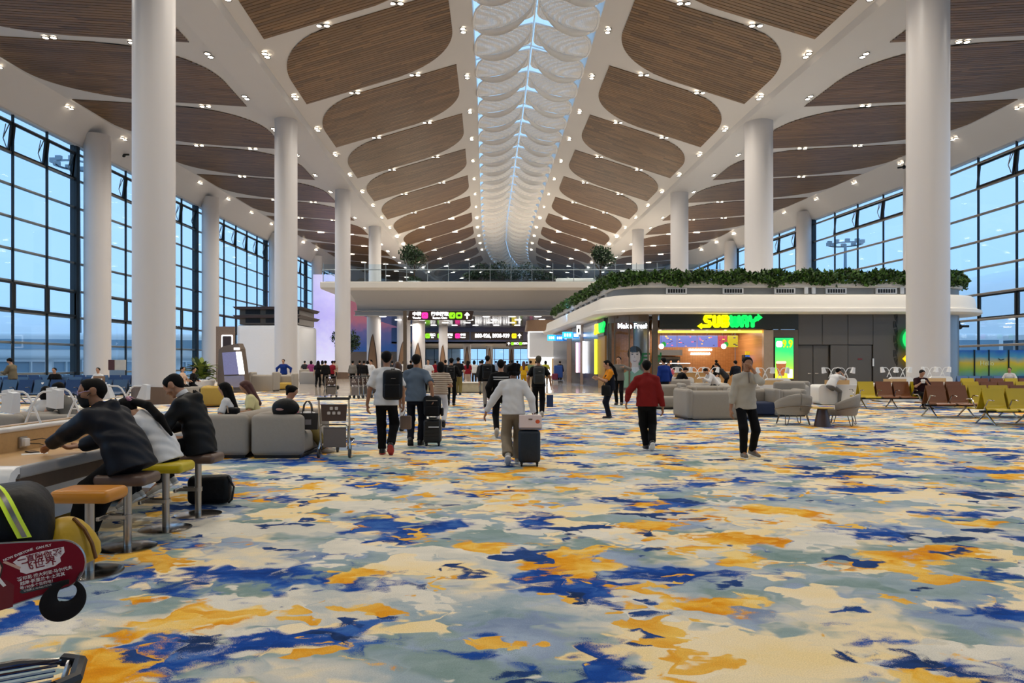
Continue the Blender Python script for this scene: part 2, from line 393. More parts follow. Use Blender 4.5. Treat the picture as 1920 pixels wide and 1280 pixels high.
for k in range(-5, 15):
    Y0, Y1 = SEAM0 + BAY * k + 0.34, SEAM0 + BAY * (k + 1) - 0.34; V = Y1 - Y0
    for side in (-1, 1):
        for inner in (True, False):
            b2 = MB(); tone = []; np_ = 32; pit = V / np_
            f = zin if inner else zout
            ru1, rv1, ru2, rv2 = (3.6, 5.2, 4.6, 4.6) if inner else (5.5, 5.0, 7.5, 4.5)
            segs = 5 if k < 6 else 3
            for i in range(np_):
                a, bb = i * pit, i * pit + pit * 0.86
                rows = []
                for v in (a, bb):
                    Y = Y0 + v
                    if inner: s0, s1 = (XL(Y) + 2.0, XC(Y) - 5.2) if side < 0 else (XR(Y) - 2.0, XC(Y) + 5.4)
                    else: s0, s1 = (XL(Y) - 2.1, XWL(Y) + 2.3) if side < 0 else (XR(Y) + 2.1, XWR(Y) - 2.3)
                    d = 1 if s1 > s0 else -1
                    rows.append((Y, s0 + d * corner(v, ru1, rv1), s1 - d * corner(V - v, ru2, rv2)))
                if (rows[0][2] - rows[0][1]) * d < 0.3: continue
                cuts = sorted([0, 1] + [min(0.95, max(0.05, (q + rnd.random()) / segs)) for q in range(segs)])
                cuts[0], cuts[-1] = 0, 1
                for c0, c1 in zip(cuts, cuts[1:]):
                    if c1 - c0 < 1e-4: continue
                    q = []
                    for (Y, s, e), cc in ((rows[0], c0), (rows[0], c1), (rows[1], c1), (rows[1], c0)):
                        X = s + (e - s) * cc; q.append((X, Y, f(X, Y, side) - 0.06))
                    up = [(x, y, z + 0.05) for x, y, z in q]
                    b2.add(q + up, [(0, 1, 2, 3), (0, 4, 5, 1), (2, 6, 7, 3)])
                    t = min(1, max(0, rnd.gauss(0.5, 0.24))); tone += [t] * 3
            # dark backing following the outline
            g = []
            for i in range(25):
                v = 0.1 + (V - 0.2) * i / 24; Y = Y0 + v
                if inner: s0, s1 = (XL(Y) + 2.0, XC(Y) - 5.2) if side < 0 else (XR(Y) - 2.0, XC(Y) + 5.4)
                else: s0, s1 = (XL(Y) - 2.1, XWL(Y) + 2.3) if side < 0 else (XR(Y) + 2.1, XWR(Y) - 2.3)
                d = 1 if s1 > s0 else -1
                p0, p1 = s0 + d * (0.14 + corner(v, ru1, rv1)), s1 - d * (0.14 + corner(V - v, ru2, rv2))
                g.append([(p0 + (p1 - p0) * j / 4, Y, f(p0 + (p1 - p0) * j / 4, Y, side) - 0.02) for j in range(5)])
            b2.cm = 1; nf = len(b2.f); b2.grid(g); tone += [0.0] * (len(b2.f) - nf)
            b2.build('wood_panel', [M_plank, M_slot], CEIL_L if side < 0 else CEIL_R, tone=tone, recalc=False, kind='stuff')

# ---- downlights ----
M_lens = mat('downlight_lens', '#fff4e0', 0.4, emit=9.0, var=0, ecol='#fff1da')
M_house = mat('downlight_housing', '#4a4642', 0.4, var=0.03)
hb = MB()
for s in (-1, 1):
    hb.lathe([(0.15, 0.0), (0.19, -0.02), (0.20, 0.03), (0.14, 0.05)], 16, (s * 0.22, 0, 0))
hb.box((0, 0, 0.04), (0.5, 0.1, 0.03))
ME_house = hb.mesh('housing', M_house, True)
lb = MB(); lb.lathe([(0.0001, -0.012), (0.10, -0.012), (0.15, 0.0), (0.15, 0.02)], 16); ME_lens = lb.mesh('lens', M_lens, True)
fb = MB(); fb.rbox((0, 0, 0), (0.8, 0.34, 0.03), 0.14, 3, edges='z'); ME_far = fb.mesh('twin_downlight', M_lens)
SPOT = bpy.data.lights.new('downlight', 'SPOT'); SPOT.energy = LAMP_W; SPOT.color = (1.0, 0.92, 0.80)
SPOT.spot_size = math.radians(150); SPOT.spot_blend = 0.9; SPOT.shadow_soft_size = 0.3
def downlight(x, y, z, ang, label, group, lit=True):
    if label.endswith('outside the picture'): group = 'overhead lights outside the picture'
    if y > 95:
        o = link('twin_downlight', ME_far, None, (x, y, z - 0.10), ang, label=label, cat='ceiling light', group=group)
    else:
        o = thing('twin_downlight', label, 'ceiling light', (x, y, z - 0.09), ang, group)
        link('housing', ME_house, o); link('lens', ME_lens, o, (-0.22, 0, 0)); link('lens', ME_lens, o, (0.22, 0, 0))
    if lit:
        l = bpy.data.objects.new('lamp', SPOT); COL.objects.link(l); l.parent = o; l.location = (0, 0, -0.12)
LB = 'pair of downlights, '
ORD = ['first', 'second', 'third', 'fourth', 'fifth', 'sixth', 'seventh', 'eighth', 'ninth', 'tenth', 'eleventh', 'twelfth', 'thirteenth', 'fourteenth', 'fifteenth', 'sixteenth', 'seventeenth', 'eighteenth', 'nineteenth']
SEEN = {}
def nth(row, x, y, z):
    if y < 5 or not (-12 < HZY - (z - EYE) * FPX / y) or abs(x * FPX / y) > 965: return 'pair of downlights overhead, outside the picture'
    SEEN[row] = SEEN.get(row, 0) + 1
    return LB + ORD[SEEN[row] - 1] + ' from the camera, ' + row
for k in range(-5, 13):
    Ys = SEAM0 + BAY * k
    for side, sn in ((-1, 'left'), (1, 'right')):
        XB = XL if side < 0 else XR; XW_ = XWL if side < 0 else XWR
        if Ys > 20 or k % 2 == 0:
            a, b = XB(Ys) - side * 1.3, XC(Ys) + side * HS
            for u in (0.32, 0.66):
                X = a + (b - a) * u; downlight(X, Ys, zin(X, Ys, side), 0, nth('in the %s inner panel seams, %s' % (sn, 'beam side' if u < 0.5 else 'skylight side'), X, Ys, zin(X, Ys, side)), 'inner seam lights %s' % sn, Ys < 125)
            a, b = XB(Ys) + side * 1.3, XW_(Ys) - side * 2.0
            for u in ((0.28, 0.62) if side < 0 else (0.32, 0.6)):
                X = a + (b - a) * u; downlight(X, Ys, zout(X, Ys, side), 0, nth('in the %s outer panel seams, %s' % (sn, 'beam side' if u < 0.5 else 'window side'), X, Ys, zout(X, Ys, side)), 'outer seam lights %s' % sn, Ys < 110)
for k in range(0, 17):
    Y = 34 + 6.45 * k
    for side, sn in ((-1, 'left'), (1, 'right')):
        XB = XL if side < 0 else XR
        for q, qn in ((1, 'outer'), (-1, 'inner')):
            X = XB(Y) + side * q * 1.62
            downlight(X, Y, ZB + 0.36, PI / 2, nth('along the %s edge of the %s beam' % (qn, sn), X, Y, ZB + 0.3), '%s %s beam lights' % (sn, qn), False)
        Y2 = 37.4 + 7.2 * k
        if Y2 < 135:
            X = XC(Y2) + side * 4.55
            downlight(X, Y2, zin(X, Y2, side), PI / 2, nth('on the white margin %s of the skylight' % sn, X, Y2, ZB + 3.6), 'skylight margin lights %s' % sn, False)
        Y3 = 43 + 7.0 * k
        if Y3 < 120:
            X = (XWL(Y3) + 1.65) if side < 0 else (XWR(Y3) - 1.65)
            downlight(X, Y3, 19.62, PI / 2, nth('on the ceiling edge above the %s windows' % sn, X, Y3, 19.6), 'window edge lights %s' % sn, False)

# ---- skylight with leaf-shaped membranes ----
SKY = link('skylight', None, kind='structure', label='long rooflight lined with white leaf-shaped perforated membranes', cat='skylight')
def membrane_material():
    m = bpy.data.materials.new('perforated_white_membrane'); m.use_nodes = True; n = m.node_tree.nodes; l = m.node_tree.links
    n.remove(n['Principled BSDF']); o = n['Material Output']
    d = n.new('ShaderNodeBsdfDiffuse'); d.inputs['Color'].default_value = (*hexc('#e2d8ca'), 1)
    t = n.new('ShaderNodeBsdfTranslucent'); t.inputs['Color'].default_value = (*hexc('#e6dccf'), 1)
    x = n.new('ShaderNodeMixShader'); x.inputs['Fac'].default_value = 0.16; l.new(d.outputs[0], x.inputs[1]); l.new(t.outputs[0], x.inputs[2])
    tr = n.new('ShaderNodeBsdfTransparent'); y = n.new('ShaderNodeMixShader')
    tc = n.new('ShaderNodeTexCoord'); vo = n.new('ShaderNodeTexVoronoi'); vo.inputs['Scale'].default_value = 9.0; vo.inputs['Randomness'].default_value = 0.0
    l.new(tc.outputs['Object'], vo.inputs['Vector'])
    mr = n.new('ShaderNodeMapRange'); mr.inputs['From Min'].default_value = 0.30; mr.inputs['From Max'].default_value = 0.36; mr.inputs['To Min'].default_value = 0.34; mr.inputs['To Max'].default_value = 0.0
    l.new(vo.outputs['Distance'], mr.inputs['Value']); l.new(mr.outputs['Result'], y.inputs['Fac'])
    l.new(x.outputs[0], y.inputs[1]); l.new(tr.outputs[0], y.inputs[2]); l.new(y.outputs[0], o.inputs['Surface'])
    return m
M_mem = membrane_material(); M_rim = mat('white_membrane_rim', '#e8e6e4', 0.4, var=0.02)
PIT = 3.8
def leaf(side, what):
    """one membrane; u 0 at the ceiling edge .. 1 at the spine, v 0 near .. 1 far"""
    def pt(u, v, dz=0.0):
        # plan outline: rounded at the edge, tapering at the spine
        e = (1 - abs(2 * v - 1) ** 2.6)
        x0 = 0.55 - 0.5 * e ** 0.5; x1 = HS - 0.14 - 1.0 * max(0, v - 0.5) ** 1.5 / 0.35
        x = x0 + (x1 - x0) * u
        y = PIT * v + 0.12 * math.sin(PI * u)
        z = 0.75 * u - 0.62 * math.sin(PI * min(1, v * 1.02)) ** 0.75 * (0.45 + 0.55 * math.sin(PI * (0.1 + 0.8 * u))) + 0.25 * v
        return (-side * (HS - x) * -1 if False else side * (HS - x), y, z + dz)
    b2 = MB()
    if what == 'skin':
        b2.grid([[pt(u / 12, v / 12) for u in range(13)] for v in range(13)])
        return b2.mesh('petal', M_mem, 'all')
    if what == 'rim':
        b2.tube([pt(u / 12, 0) for u in range(13)] + [pt(1, v / 10) for v in range(1, 11)] + [pt(1 - u / 12, 1) for u in range(1, 13)] + [pt(0, 1 - v / 10) for v in range(1, 10)], 0.085, 6, closed=True)
        return b2.mesh('rim', M_rim, True)
    pts = [(1 - t, 0.12 + 0.8 * t ** 0.6) for t in [i / 14 for i in range(15)]]
    g = []
    for (u, v) in pts:
        w = 0.5 * math.sin(PI * (0.08 + 0.84 * (1 - u)))
        g.append([pt(u, v, -0.03), pt(u, min(1, v + 0.03), -0.03 - w), pt(u, min(1, v + 0.05), -w * 0.9)])
    b2.grid(g); return b2.mesh('crescent', M_rim, 'all')
LEAF = {s: {w: leaf(s, w) for w in ('skin', 'rim', 'crescent')} for s in (-1, 1)}
k = 0; Y = 12.0 - 3.8 * 11
while Y < 193:
    dx = XC(Y + PIT) - XC(Y); a = -math.atan2(dx, PIT)
    for s in (-1, 1):
        p = link('petal', LEAF[s]['skin'], SKY, (XC(Y), Y, ZB + 4.1), a)
        link('rim', LEAF[s]['rim'], p); link('crescent', LEAF[s]['crescent'], p)
    Y += PIT
g1 = MB(); rib = MB(); spine = MB()
for i in range(77):
    Y = -30 + 3.0 * i; Y2 = Y + 3.0
    for s in (-1, 1):
        g1.add([(XC(Y), Y, ZB + 7.0), (XC(Y2), Y2, ZB + 7.0), (XC(Y2) + s * 4.6, Y2, ZB + 5.7), (XC(Y) + s * 4.6, Y, ZB + 5.7)], [(0, 1, 2, 3)])
        if i % 2 == 0: rib.tube([(XC(Y), Y, ZB + 6.95), (XC(Y) + s * 4.6, Y, ZB + 5.65)], 0.07, 5)
    if 15 < Y < 170: spine.tube([(XC(Y), Y, ZB + 5.05), (XC(Y2), Y2, ZB + 5.05)], 0.05, 5)
g1.build('roof_glass', M_glass, SKY, recalc=False); rib.build('roof_rib', M_rim, SKY, kind='stuff'); spine.build('spine_rail', M_rim, SKY, kind='stuff')

# ---- main columns ----
def column(x, y, d, base=True, label='', h=ZB + 0.05, skirt=0.68, dz=0.0):
    t = thing('column', label, 'column', (x, y, dz), kind='structure')
    b2 = MB(); b2.lathe([(d / 2, 0.0), (d / 2, h - dz)], 40); b2.build('shaft', M_col, t, True)
    if base:
        b2 = MB(); n = 40; r = d / 2 + 0.02
        g = [[], []]
        for j in range(n + 1):
            a = 2 * PI * j / n; z = skirt * (0.86 + 0.14 * abs(math.sin(a)) ** 0.7)
            g[0].append((r * math.cos(a), r * math.sin(a), 0)); g[1].append((r * math.cos(a), r * math.sin(a), z))
        b2.grid(g); b2.build('skirting', M_skirt, t, 'all')
    return t
CW = 'tall white round column '
for x, y, d, lb in ((-14.1, 28.0, 1.55, CW + 'with brown base, largest on the left'), (-16.05, 50.5, 1.56, CW + 'with brown base behind the man in the blue uniform'),
                    (-16.9, 71, 1.52, CW + 'before the left end of the balcony'), (18.95, 32.4, 1.76, CW + 'largest on the right, behind the yellow seats'),
                    (17.7, 51, 1.95, CW + 'rising behind the hedge on the shop roof'), (17.0, 72.2, 1.78, CW + 'behind the shop hedge, second from the skylight')):
    column(x, y, d, True, lb)
for x, y, d, lb in ((-17.35, 90, 1.55, CW + 'on the balcony left of the skylight'), (16.3, 92, 1.5, CW + 'on the balcony right of the skylight')):
    column(x, y, d, False, lb, dz=10.4)
for i, (x, y, d) in enumerate([(-31.6, 54.2, 1.85), (-31.6, 74.5, 1.7), (-31.7, 95.2, 1.7), (-31.7, 115.5, 1.7)]):
    column(x, y, d, False, CW + 'beside the left windows, number %s from the camera' % ['one', 'two', 'three', 'four'][i], h=18.9)
for i, (x, y, d) in enumerate([(35.4, 62.5, 1.8), (33.6, 81.8, 1.7), (31.2, 101.5, 1.7)]):
    column(x, y, d, False, CW + 'beside the right windows, number %s from the camera' % ['one', 'two', 'three'][i], h=18.9)

# ---- curtain walls ----
ZT = [0.85, 2.95, 5.0, 7.0, 9.1, 11.2, 13.3, 15.4, 17.4]
M_sill = mat('white_window_sill', '#d8d8d6', 0.5, var=0.03)
WCNT = [0]
def curtain(P0, P1, n, q, label, fine=True):
    """glazed bay from P0 to P1; q=+1 when the hall lies on the +x side"""
    WCNT[0] += 1
    v = Vector((P1[0] - P0[0], P1[1] - P0[1], 0)); L = v.length; ang = math.atan2(v.y, v.x)
    t = link('window_%d' % WCNT[0], None, None, (P0[0], P0[1], 0), ang, kind='structure', label=label, cat='window')
    ins = -q                                     # local y that points into the hall
    pw = L / n
    m1 = MB(); m1.box((0, 0, 9.0), (0.085, 0.16, 18.0)); mm = m1.mesh('mullion', M_dark)
    for i in range(n + 1): link('mullion', mm, t, (i * pw, ins * 0.02, 0))
    m1 = MB(); m1.rbox((L / 2, 0, 0), (L, 0.16, 0.19), 0.05, 2, edges='x'); mt = m1.mesh('transom', M_alu, True)
    for z in ZT: link('transom', mt, t, (0, ins * 0.14, z))
    zs = [0.05] + ZT + [18.0]
    cache = {}
    for r in range(len(zs) - 1):
        h = zs[r + 1] - zs[r]
        sash = r == 8 or (r == 3)
        for i in range(n):
            key = (round(h, 3),)
            if key not in cache:
                b2 = MB(); b2.box((0, 0, 0), (pw - 0.08, 0.025, h - 0.08)); cache[key] = b2.mesh('pane', M_glass)
            if sash and not (i == n - 1):
                key2 = ('s', r)
                if key2 not in cache:
                    b2 = MB(); w2, h2 = pw - 0.14, h - 0.12; e = 0.14
                    for (cx, cz, dx, dz) in ((0, -e / 2, w2, e), (0, -h2 + e / 2, w2, e), (-w2 / 2 + e / 2, -h2 / 2, e, h2), (w2 / 2 - e / 2, -h2 / 2, e, h2)):
                        b2.box((cx, 0, cz), (dx, 0.12, dz))
                    cache[key2] = b2.mesh('sash', M_dark)
                s = link('sash', cache[key2], t, (pw * (i + 0.5), 0, zs[r + 1] - 0.06))
                if r == 8: s.rotation_euler = (math.radians(6) * ins, 0, 0)
                link('pane', cache[key], s, (0, 0, -h / 2 + 0.06))
                if r == 8 and fine:
                    if 'stay' not in cache:
                        b2 = MB(); b2.tube([(0, 0, 0), (0.1, ins * 0.25, -1.0), (0.0, ins * 0.02, -1.6)], 0.035, 5); b2.tube([(0.25, ins * 0.05, -0.1), (0.1, ins * 0.25, -1.0)], 0.03, 5)
                        cache['stay'] = b2.mesh('window_stay', M_alu)
                    link('window_stay', cache['stay'], s, (-pw / 2 + 0.25, ins * 0.05, -0.1))
            else:
                link('pane', cache[key], t, (pw * (i + 0.5), 0, (zs[r] + zs[r + 1]) / 2))
    b2 = MB(); b2.box((L / 2, 0, 0.03), (L, 0.3, 0.06)); b2.build('window_sill', M_sill, t)
    b2 = MB(); b2.box((0, ins * 0.15, 9.0), (0.42, 0.5, 18.0)); b2.build('post', M_dark, t)
    b2 = MB(); b2.box((L / 2, -ins * 0.1, 18.4), (L, 0.3, 1.0)); b2.build('header', M_white, t)
    return t
lp = [-30, -8, 12.6, 33, 53.6, 74, 95, 113.5, 134]
for i in range(len(lp) - 1):
    w = 'glazed curtain wall bay on the left, '
    curtain((XWL(lp[i + 1]), lp[i + 1]), (XWL(lp[i]), lp[i]), 6, 1, w + ['behind the viewer', 'beside the viewer', 'beside the desk', 'nearest in view', 'second in view', 'behind the white kiosk', 'left of the balcony', 'far beyond the balcony'][i], 3 <= i <= 5)
rp = [-30, -8, 12, 40, 60.7, 81.4, 102, 124, 146]
for i in range(len(rp) - 1):
    w = 'glazed curtain wall bay on the right, '
    curtain((XWR(rp[i]), rp[i]), (XWR(rp[i + 1]), rp[i + 1]), 7 if i == 2 else 5, -1, w + ['behind the viewer', 'beside the viewer', 'beyond the seats', 'nearest in view', 'above the shop hedge', 'above the shop roof', 'right of the balcony', 'far beyond the balcony'][i], 3 <= i <= 5)

# far end of the hall and wall closing it behind the camera
M_end = mat('far_end_wall', '#b8aa9c', 0.6, var=0.05)
b2 = MB(); b2.box((-3, -44.6, 11), (86, 0.4, 24)); b2.build('wall_back', M_end, kind='structure', label='plain wall behind the viewer', cat='wall')
b2 = MB(); b2.box((14, 196, 17.5), (100, 0.5, 19)); b2.build('wall_far', M_end, kind='structure', label='pale end wall of the concourse beyond the balcony', cat='wall')
b2 = MB(); b2.box((-24.5, 167, 9.5), (0.4, 66, 19), rz=-0.3); b2.build('wall_left', M_end, kind='structure', label='pale far side wall left beyond the balcony', cat='wall')
b2 = MB(); b2.box((41, 170, 9.5), (0.4, 56, 19), rz=-0.3); b2.build('wall_right', M_end, kind='structure', label='pale far side wall right beyond the balcony', cat='wall')

# ---- outside ----
M_apron = mat('grey_apron_concrete', '#8d979d', 0.9, var=0.1, scale=0.2)
for s, nm in ((-1, 'left'), (1, 'right')):
    b2 = MB(); b2.box((s * 170 + (0 if s < 0 else 8), 60, -3.2), (270, 420, 0.4)); b2.build('apron', M_apron, kind='structure', label='grey concrete apron outside the %s windows' % nm, cat='ground')
M_pier = mat('pale_pier_cladding', '#f4f4f2', 0.5, var=0.03, scale=0.3); M_pglass = mat('blue_pier_glazing', '#8fabbc', 0.15, var=0.08, scale=0.3)
def pier(x0, s, label, y0, y1, hgt):
    t = thing('terminal_pier', label, 'building', (x0, 0, -3))
    prof = [(s * q[0], q[1]) for q in [(0, 8.0), (1.5, 9.2), (6, 10.8 * hgt / 12), (14, hgt + 1.2), (24, hgt + 1.6), (34, hgt), (40, 8), (40, 7.2), (34, hgt - 1), (24, hgt + 0.6), (14, hgt + 0.2), (6, 9.6 * hgt / 12), (1.5, 8.2), (0, 7.4)]]
    b2 = MB(); b2.prism(prof, y0, y1, 'xz'); b2.build('roof', M_pier, t, True)
    b2 = MB(); b2.box((s * 19, (y0 + y1) / 2, 4.0), (33, y1 - y0 - 6, 8)); b2.build('facade', M_pglass, t)
    bm = MB()
    bm.box((0, 0, 4.0), (0.3, 0.3, 8.0)); me = bm.mesh('facade_fin', M_pier)
    for i in range(int((y1 - y0 - 8) / 4)): link('facade_fin', me, t, (s * 2.4, y0 + 5 + 4 * i, 0))
    bm = MB(); bm.box((0, (y0 + y1) / 2, 0), (0.4, y1 - y0 - 6, 0.5)); me = bm.mesh('facade_rail', M_pier)
    for z in (2.2, 5.0): link('facade_rail', me, t, (s * 2.4, 0, z))
pier(-66, -1, 'pale pier building with curved white roof outside the left windows', 40, 190, 12.5)
pier(62, 1, 'pale pier building with curved white roof outside the right windows', 74, 190, 17.5)
def jetbridge(x, y, rz, L, label):
    t = thing('boarding_bridge', label, 'boarding bridge', (x, y, -3), rz)
    b2 = MB(); b2.rbox((L / 2, 0, 6.6), (L, 3.0, 3.2), 0.5, 3, edges='x'); b2.build('tunnel', M_pier, t, True)
    b2 = MB(); b2.box((L / 2, -1.53, 6.8), (L - 1, 0.08, 1.2)); b2.box((L / 2, 1.53, 6.8), (L - 1, 0.08, 1.2)); b2.build('side_glazing', M_pglass, t)
    for k in (0.25, 0.8):
        b2 = MB(); b2.box((L * k, 0, 2.6), (0.7, 0.7, 5.2)); b2.build('leg', M_pier, t)
jetbridge(-62, 84, 0.25, 26, 'white boarding bridge outside the nearest left windows')
jetbridge(-63, 118, 0.2, 27, 'white boarding bridge outside behind the second left column')
jetbridge(60, 88, PI - 0.15, 21, 'white boarding bridge outside the nearest right windows')
M_mast = mat('grey_mast_steel', '#8f9ba3', 0.5, metal=0.4, var=0.05)
for x, y, h, lb in ((-58, 95, 31, 'tall floodlight mast outside the left windows'), (60, 128, 26, 'tall floodlight mast outside the right windows')):
    t = thing('floodlight_mast', lb, 'mast', (x, y, -3))
    b2 = MB(); b2.tube([(0, 0, 0), (0, 0, h)], [0.5, 0.25], 8); b2.build('pole', M_mast, t)
    b2 = MB(); b2.lathe([(2.6, h - 0.2), (2.9, h - 0.2), (2.9, h), (2.6, h)], 16); b2.build('ring', M_mast, t)
    bm = MB(); bm.box((0, 0, 0), (0.7, 0.5, 0.6)); me = bm.mesh('floodlight', M_mast)
    for i in range(10): link('floodlight', me, t, (2.8 * math.cos(i * 0.628), 2.8 * math.sin(i * 0.628), h + 0.2))
# =====================================================================
#  BALCONY, FAR HALL, SHOP, KIOSKS, SIGNS
# =====================================================================
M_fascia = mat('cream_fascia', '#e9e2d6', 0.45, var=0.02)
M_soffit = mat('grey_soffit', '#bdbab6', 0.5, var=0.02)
M_mirror = mat('glossy_ceiling_metal', '#a9a39c', 0.12, metal=0.85, var=0.05, scale=0.4)
M_bronze = mat('bronze_metal', '#6f6152', 0.35, metal=0.5, var=0.05)
M_wood = mat('brown_wood', '#8b6a4c', 0.45, var=0.18, scale=4, stretch=(6, 6, 0.5))
M_oak = mat('light_oak', '#c6a06d', 0.42, var=0.14, scale=5, stretch=(0.7, 8, 8))
M_grey = mat('grey_composite_panel', '#5e5850', 0.4, metal=0.1, var=0.04, scale=0.6)
M_louv = mat('grey_louvre', '#8e8e8c', 0.5, var=0.1, scale=30, stretch=(0.2, 0.2, 6))
M_plaster = mat('white_rough_plaster', '#d9d6d0', 0.8, var=0.12, scale=5, bump=0.6)
M_whiteg = mat('white_gloss_panel', '#e4e4e4', 0.25, var=0.02)
M_lit = mat('white_lit_panel', '#ffffff', 0.4, emit=2.2, var=0)
M_litw = mat('white_letters_lit', '#ffffff', 0.4, emit=3.0, var=0)
M_signbrown = mat('brown_sign_face', '#3a2a22', 0.35, var=0.03)
M_pink = mat('pink_sign_icon', '#ff2fa0', 0.4, emit=1.1, var=0)
M_lime = mat('lime_sign_icon', '#8be01a', 0.4, emit=1.0, var=0)
M_yel = mat('yellow_sign_icon', '#ffe300', 0.4, emit=1.1, var=0)
M_sub_y = mat('yellow_lit_letter', '#f6f000', 0.4, emit=1.5, var=0)
M_sub_g = mat('green_lit_letter', '#12e060', 0.4, emit=1.2, var=0)
M_trunk = mat('tree_bark', '#4b3a2b', 0.8, var=0.2)

def gradient(name, axis, stops, rough=0.5, emit=0.0, lo=0.0, hi=1.0):
    """a printed / LED colour gradient along one object axis"""
    if name in MATS: return MATS[name]
    m = bpy.data.materials.new(name); m.use_nodes = True; MATS[name] = m; n = m.node_tree.nodes; l = m.node_tree.links; b = n['Principled BSDF']
    b.inputs['Roughness'].default_value = rough
    tc = n.new('ShaderNodeTexCoord'); sx = n.new('ShaderNodeSeparateXYZ'); l.new(tc.outputs['Object'], sx.inputs[0])
    no = n.new('ShaderNodeTexNoise'); no.inputs['Scale'].default_value = 1.2; no.inputs['Detail'].default_value = 5; l.new(tc.outputs['Object'], no.inputs['Vector'])
    mr = n.new('ShaderNodeMapRange'); mr.inputs['From Min'].default_value = lo; mr.inputs['From Max'].default_value = hi; l.new(sx.outputs[axis], mr.inputs['Value'])
    ad = n.new('ShaderNodeMath'); ad.operation = 'MULTIPLY_ADD'; l.new(no.outputs['Fac'], ad.inputs[0]); ad.inputs[1].default_value = 0.25
    l.new(mr.outputs['Result'], ad.inputs[2]); sb = n.new('ShaderNodeMath'); sb.operation = 'SUBTRACT'; sb.inputs[1].default_value = 0.125; l.new(ad.outputs[0], sb.inputs[0])
    r = n.new('ShaderNodeValToRGB'); e = r.color_ramp.elements
    while len(e) < len(stops): e.new(0.5)
    for q, (p, c) in zip(e, stops): q.position = p; q.color = (*hexc(c), 1)
    l.new(sb.outputs[0], r.inputs['Fac']); l.new(r.outputs['Color'], b.inputs['Base Color'])
    if emit:
        l.new(r.outputs['Color'], b.inputs['Emission Color']); b.inputs['Emission Strength'].default_value = emit; m.cycles.emission_sampling = 'NONE'
    return m

def leaf_material(name, c1, c2):
    if name in MATS: return MATS[name]
    m = bpy.data.materials.new(name); m.use_nodes = True; MATS[name] = m; n = m.node_tree.nodes; l = m.node_tree.links; b = n['Principled BSDF']
    b.inputs['Roughness'].default_value = 0.5
    at = n.new('ShaderNodeAttribute'); at.attribute_name = 'tone'; r = n.new('ShaderNodeValToRGB'); e = r.color_ramp.elements
    e[0].color = (*hexc(c1), 1); e[1].color = (*hexc(c2), 1); l.new(at.outputs['Fac'], r.inputs['Fac']); l.new(r.outputs['Color'], b.inputs['Base Color'])
    return m
M_leaf = leaf_material('hedge_leaf', '#12260c', '#4e7426')
M_leaf2 = leaf_material('tree_leaf', '#101f10', '#33502a')
M_leaf3 = leaf_material('variegated_leaf', '#1d3a14', '#8c9a34')
lr = random.Random(11)
def leaves(pts, size, name, material, parent=None, spread=1.0, up=0.3, **tags):
    """a mass of small bent leaves at the given points"""
    b2 = MB(); tone = []
    for p in pts:
        d = Vector((lr.uniform(-1, 1), lr.uniform(-1, 1), lr.uniform(-0.5, 1) + up)).normalized()
        s = d.orthogonal().normalized(); s = Matrix.Rotation(lr.uniform(0, 6.28), 3, d) @ s
        n = d.cross(s); L = size * lr.uniform(0.6, 1.3); w = L * 0.36; P = Vector(p)
        q = [P, P + d * L * 0.5 + s * w + n * w * 0.3, P + d * L - n * L * 0.15, P + d * L * 0.5 - s * w + n * w * 0.3]
        b2.add(q, [(0, 1, 2), (0, 2, 3)]); t = lr.random() ** 1.5; tone += [t, min(1, t + 0.1)]
    return b2.build(name, material, parent, tone=tone, recalc=False, **tags)
def in_ball(c, r, n, shell=0.55):
    out = []
    for _ in range(n):
        v = Vector((lr.gauss(0, 1), lr.gauss(0, 1), lr.gauss(0, 1))).normalized() * (shell + (1 - shell) * lr.random() ** 0.5)
        out.append((c[0] + v.x * r[0], c[1] + v.y * r[1], c[2] + v.z * r[2]))
    return out
def potted_tree(x, y, z, h, r, label, n=1100, leaf=0.28):
    t = thing('potted_tree', label, 'tree', (x, y, z))
    b2 = MB(); b2.lathe([(0.0001, 0), (0.9, 0), (1.15, 0.55), (1.05, 0.6), (0.0001, 0.5)], 24); b2.build('planter', M_whiteg, t, True)
    b2 = MB(); b2.tube([(0, 0, 0.4), (0.05, 0, h * 0.35), (0, 0.05, h * 0.6)], [0.09, 0.07, 0.05], 7)
    for i in range(5):
        a = i * 1.26; b2.tube([(0.03, 0, h * 0.38), (r * 0.4 * math.cos(a), r * 0.4 * math.sin(a), h * 0.55), (r * 0.7 * math.cos(a), r * 0.7 * math.sin(a), h * 0.75)], [0.05, 0.035, 0.015], 5)
    b2.build('trunk', M_trunk, t, True)
    pts = []
    for i in range(9):
        a = lr.uniform(0, 6.28); q = lr.uniform(0, 0.6) * r
        pts += in_ball((q * math.cos(a), q * math.sin(a), h * 0.72 + lr.uniform(-0.2, 0.3) * r), (r * 0.6, r * 0.6, r * 0.5), n // 9, 0.3)
    leaves(pts, leaf, 'crown', M_leaf2, t, kind='stuff')
    leaves(in_ball((0, 0, 0.75), (0.8, 0.8, 0.5), n // 6, 0.3), leaf * 0.8, 'underplanting', M_leaf2, t, kind='stuff')
    return t
def shrub(x, y, z, r, h, label, material=None, n=260, leaf=0.25, group=None):
    t = thing('shrub', label, 'plant', (x, y, z), group=group)
    b2 = MB()
    for i in range(5): b2.tube([(0, 0, 0), (0.3 * r * math.cos(i * 1.3), 0.3 * r * math.sin(i * 1.3), h * 0.6)], [0.03, 0.012], 5)
    b2.build('stem', M_trunk, t)
    leaves(in_ball((0, 0, h * 0.6), (r, r, h * 0.5), n, 0.2), leaf, 'foliage', material or M_leaf2, t, kind='stuff'); return t

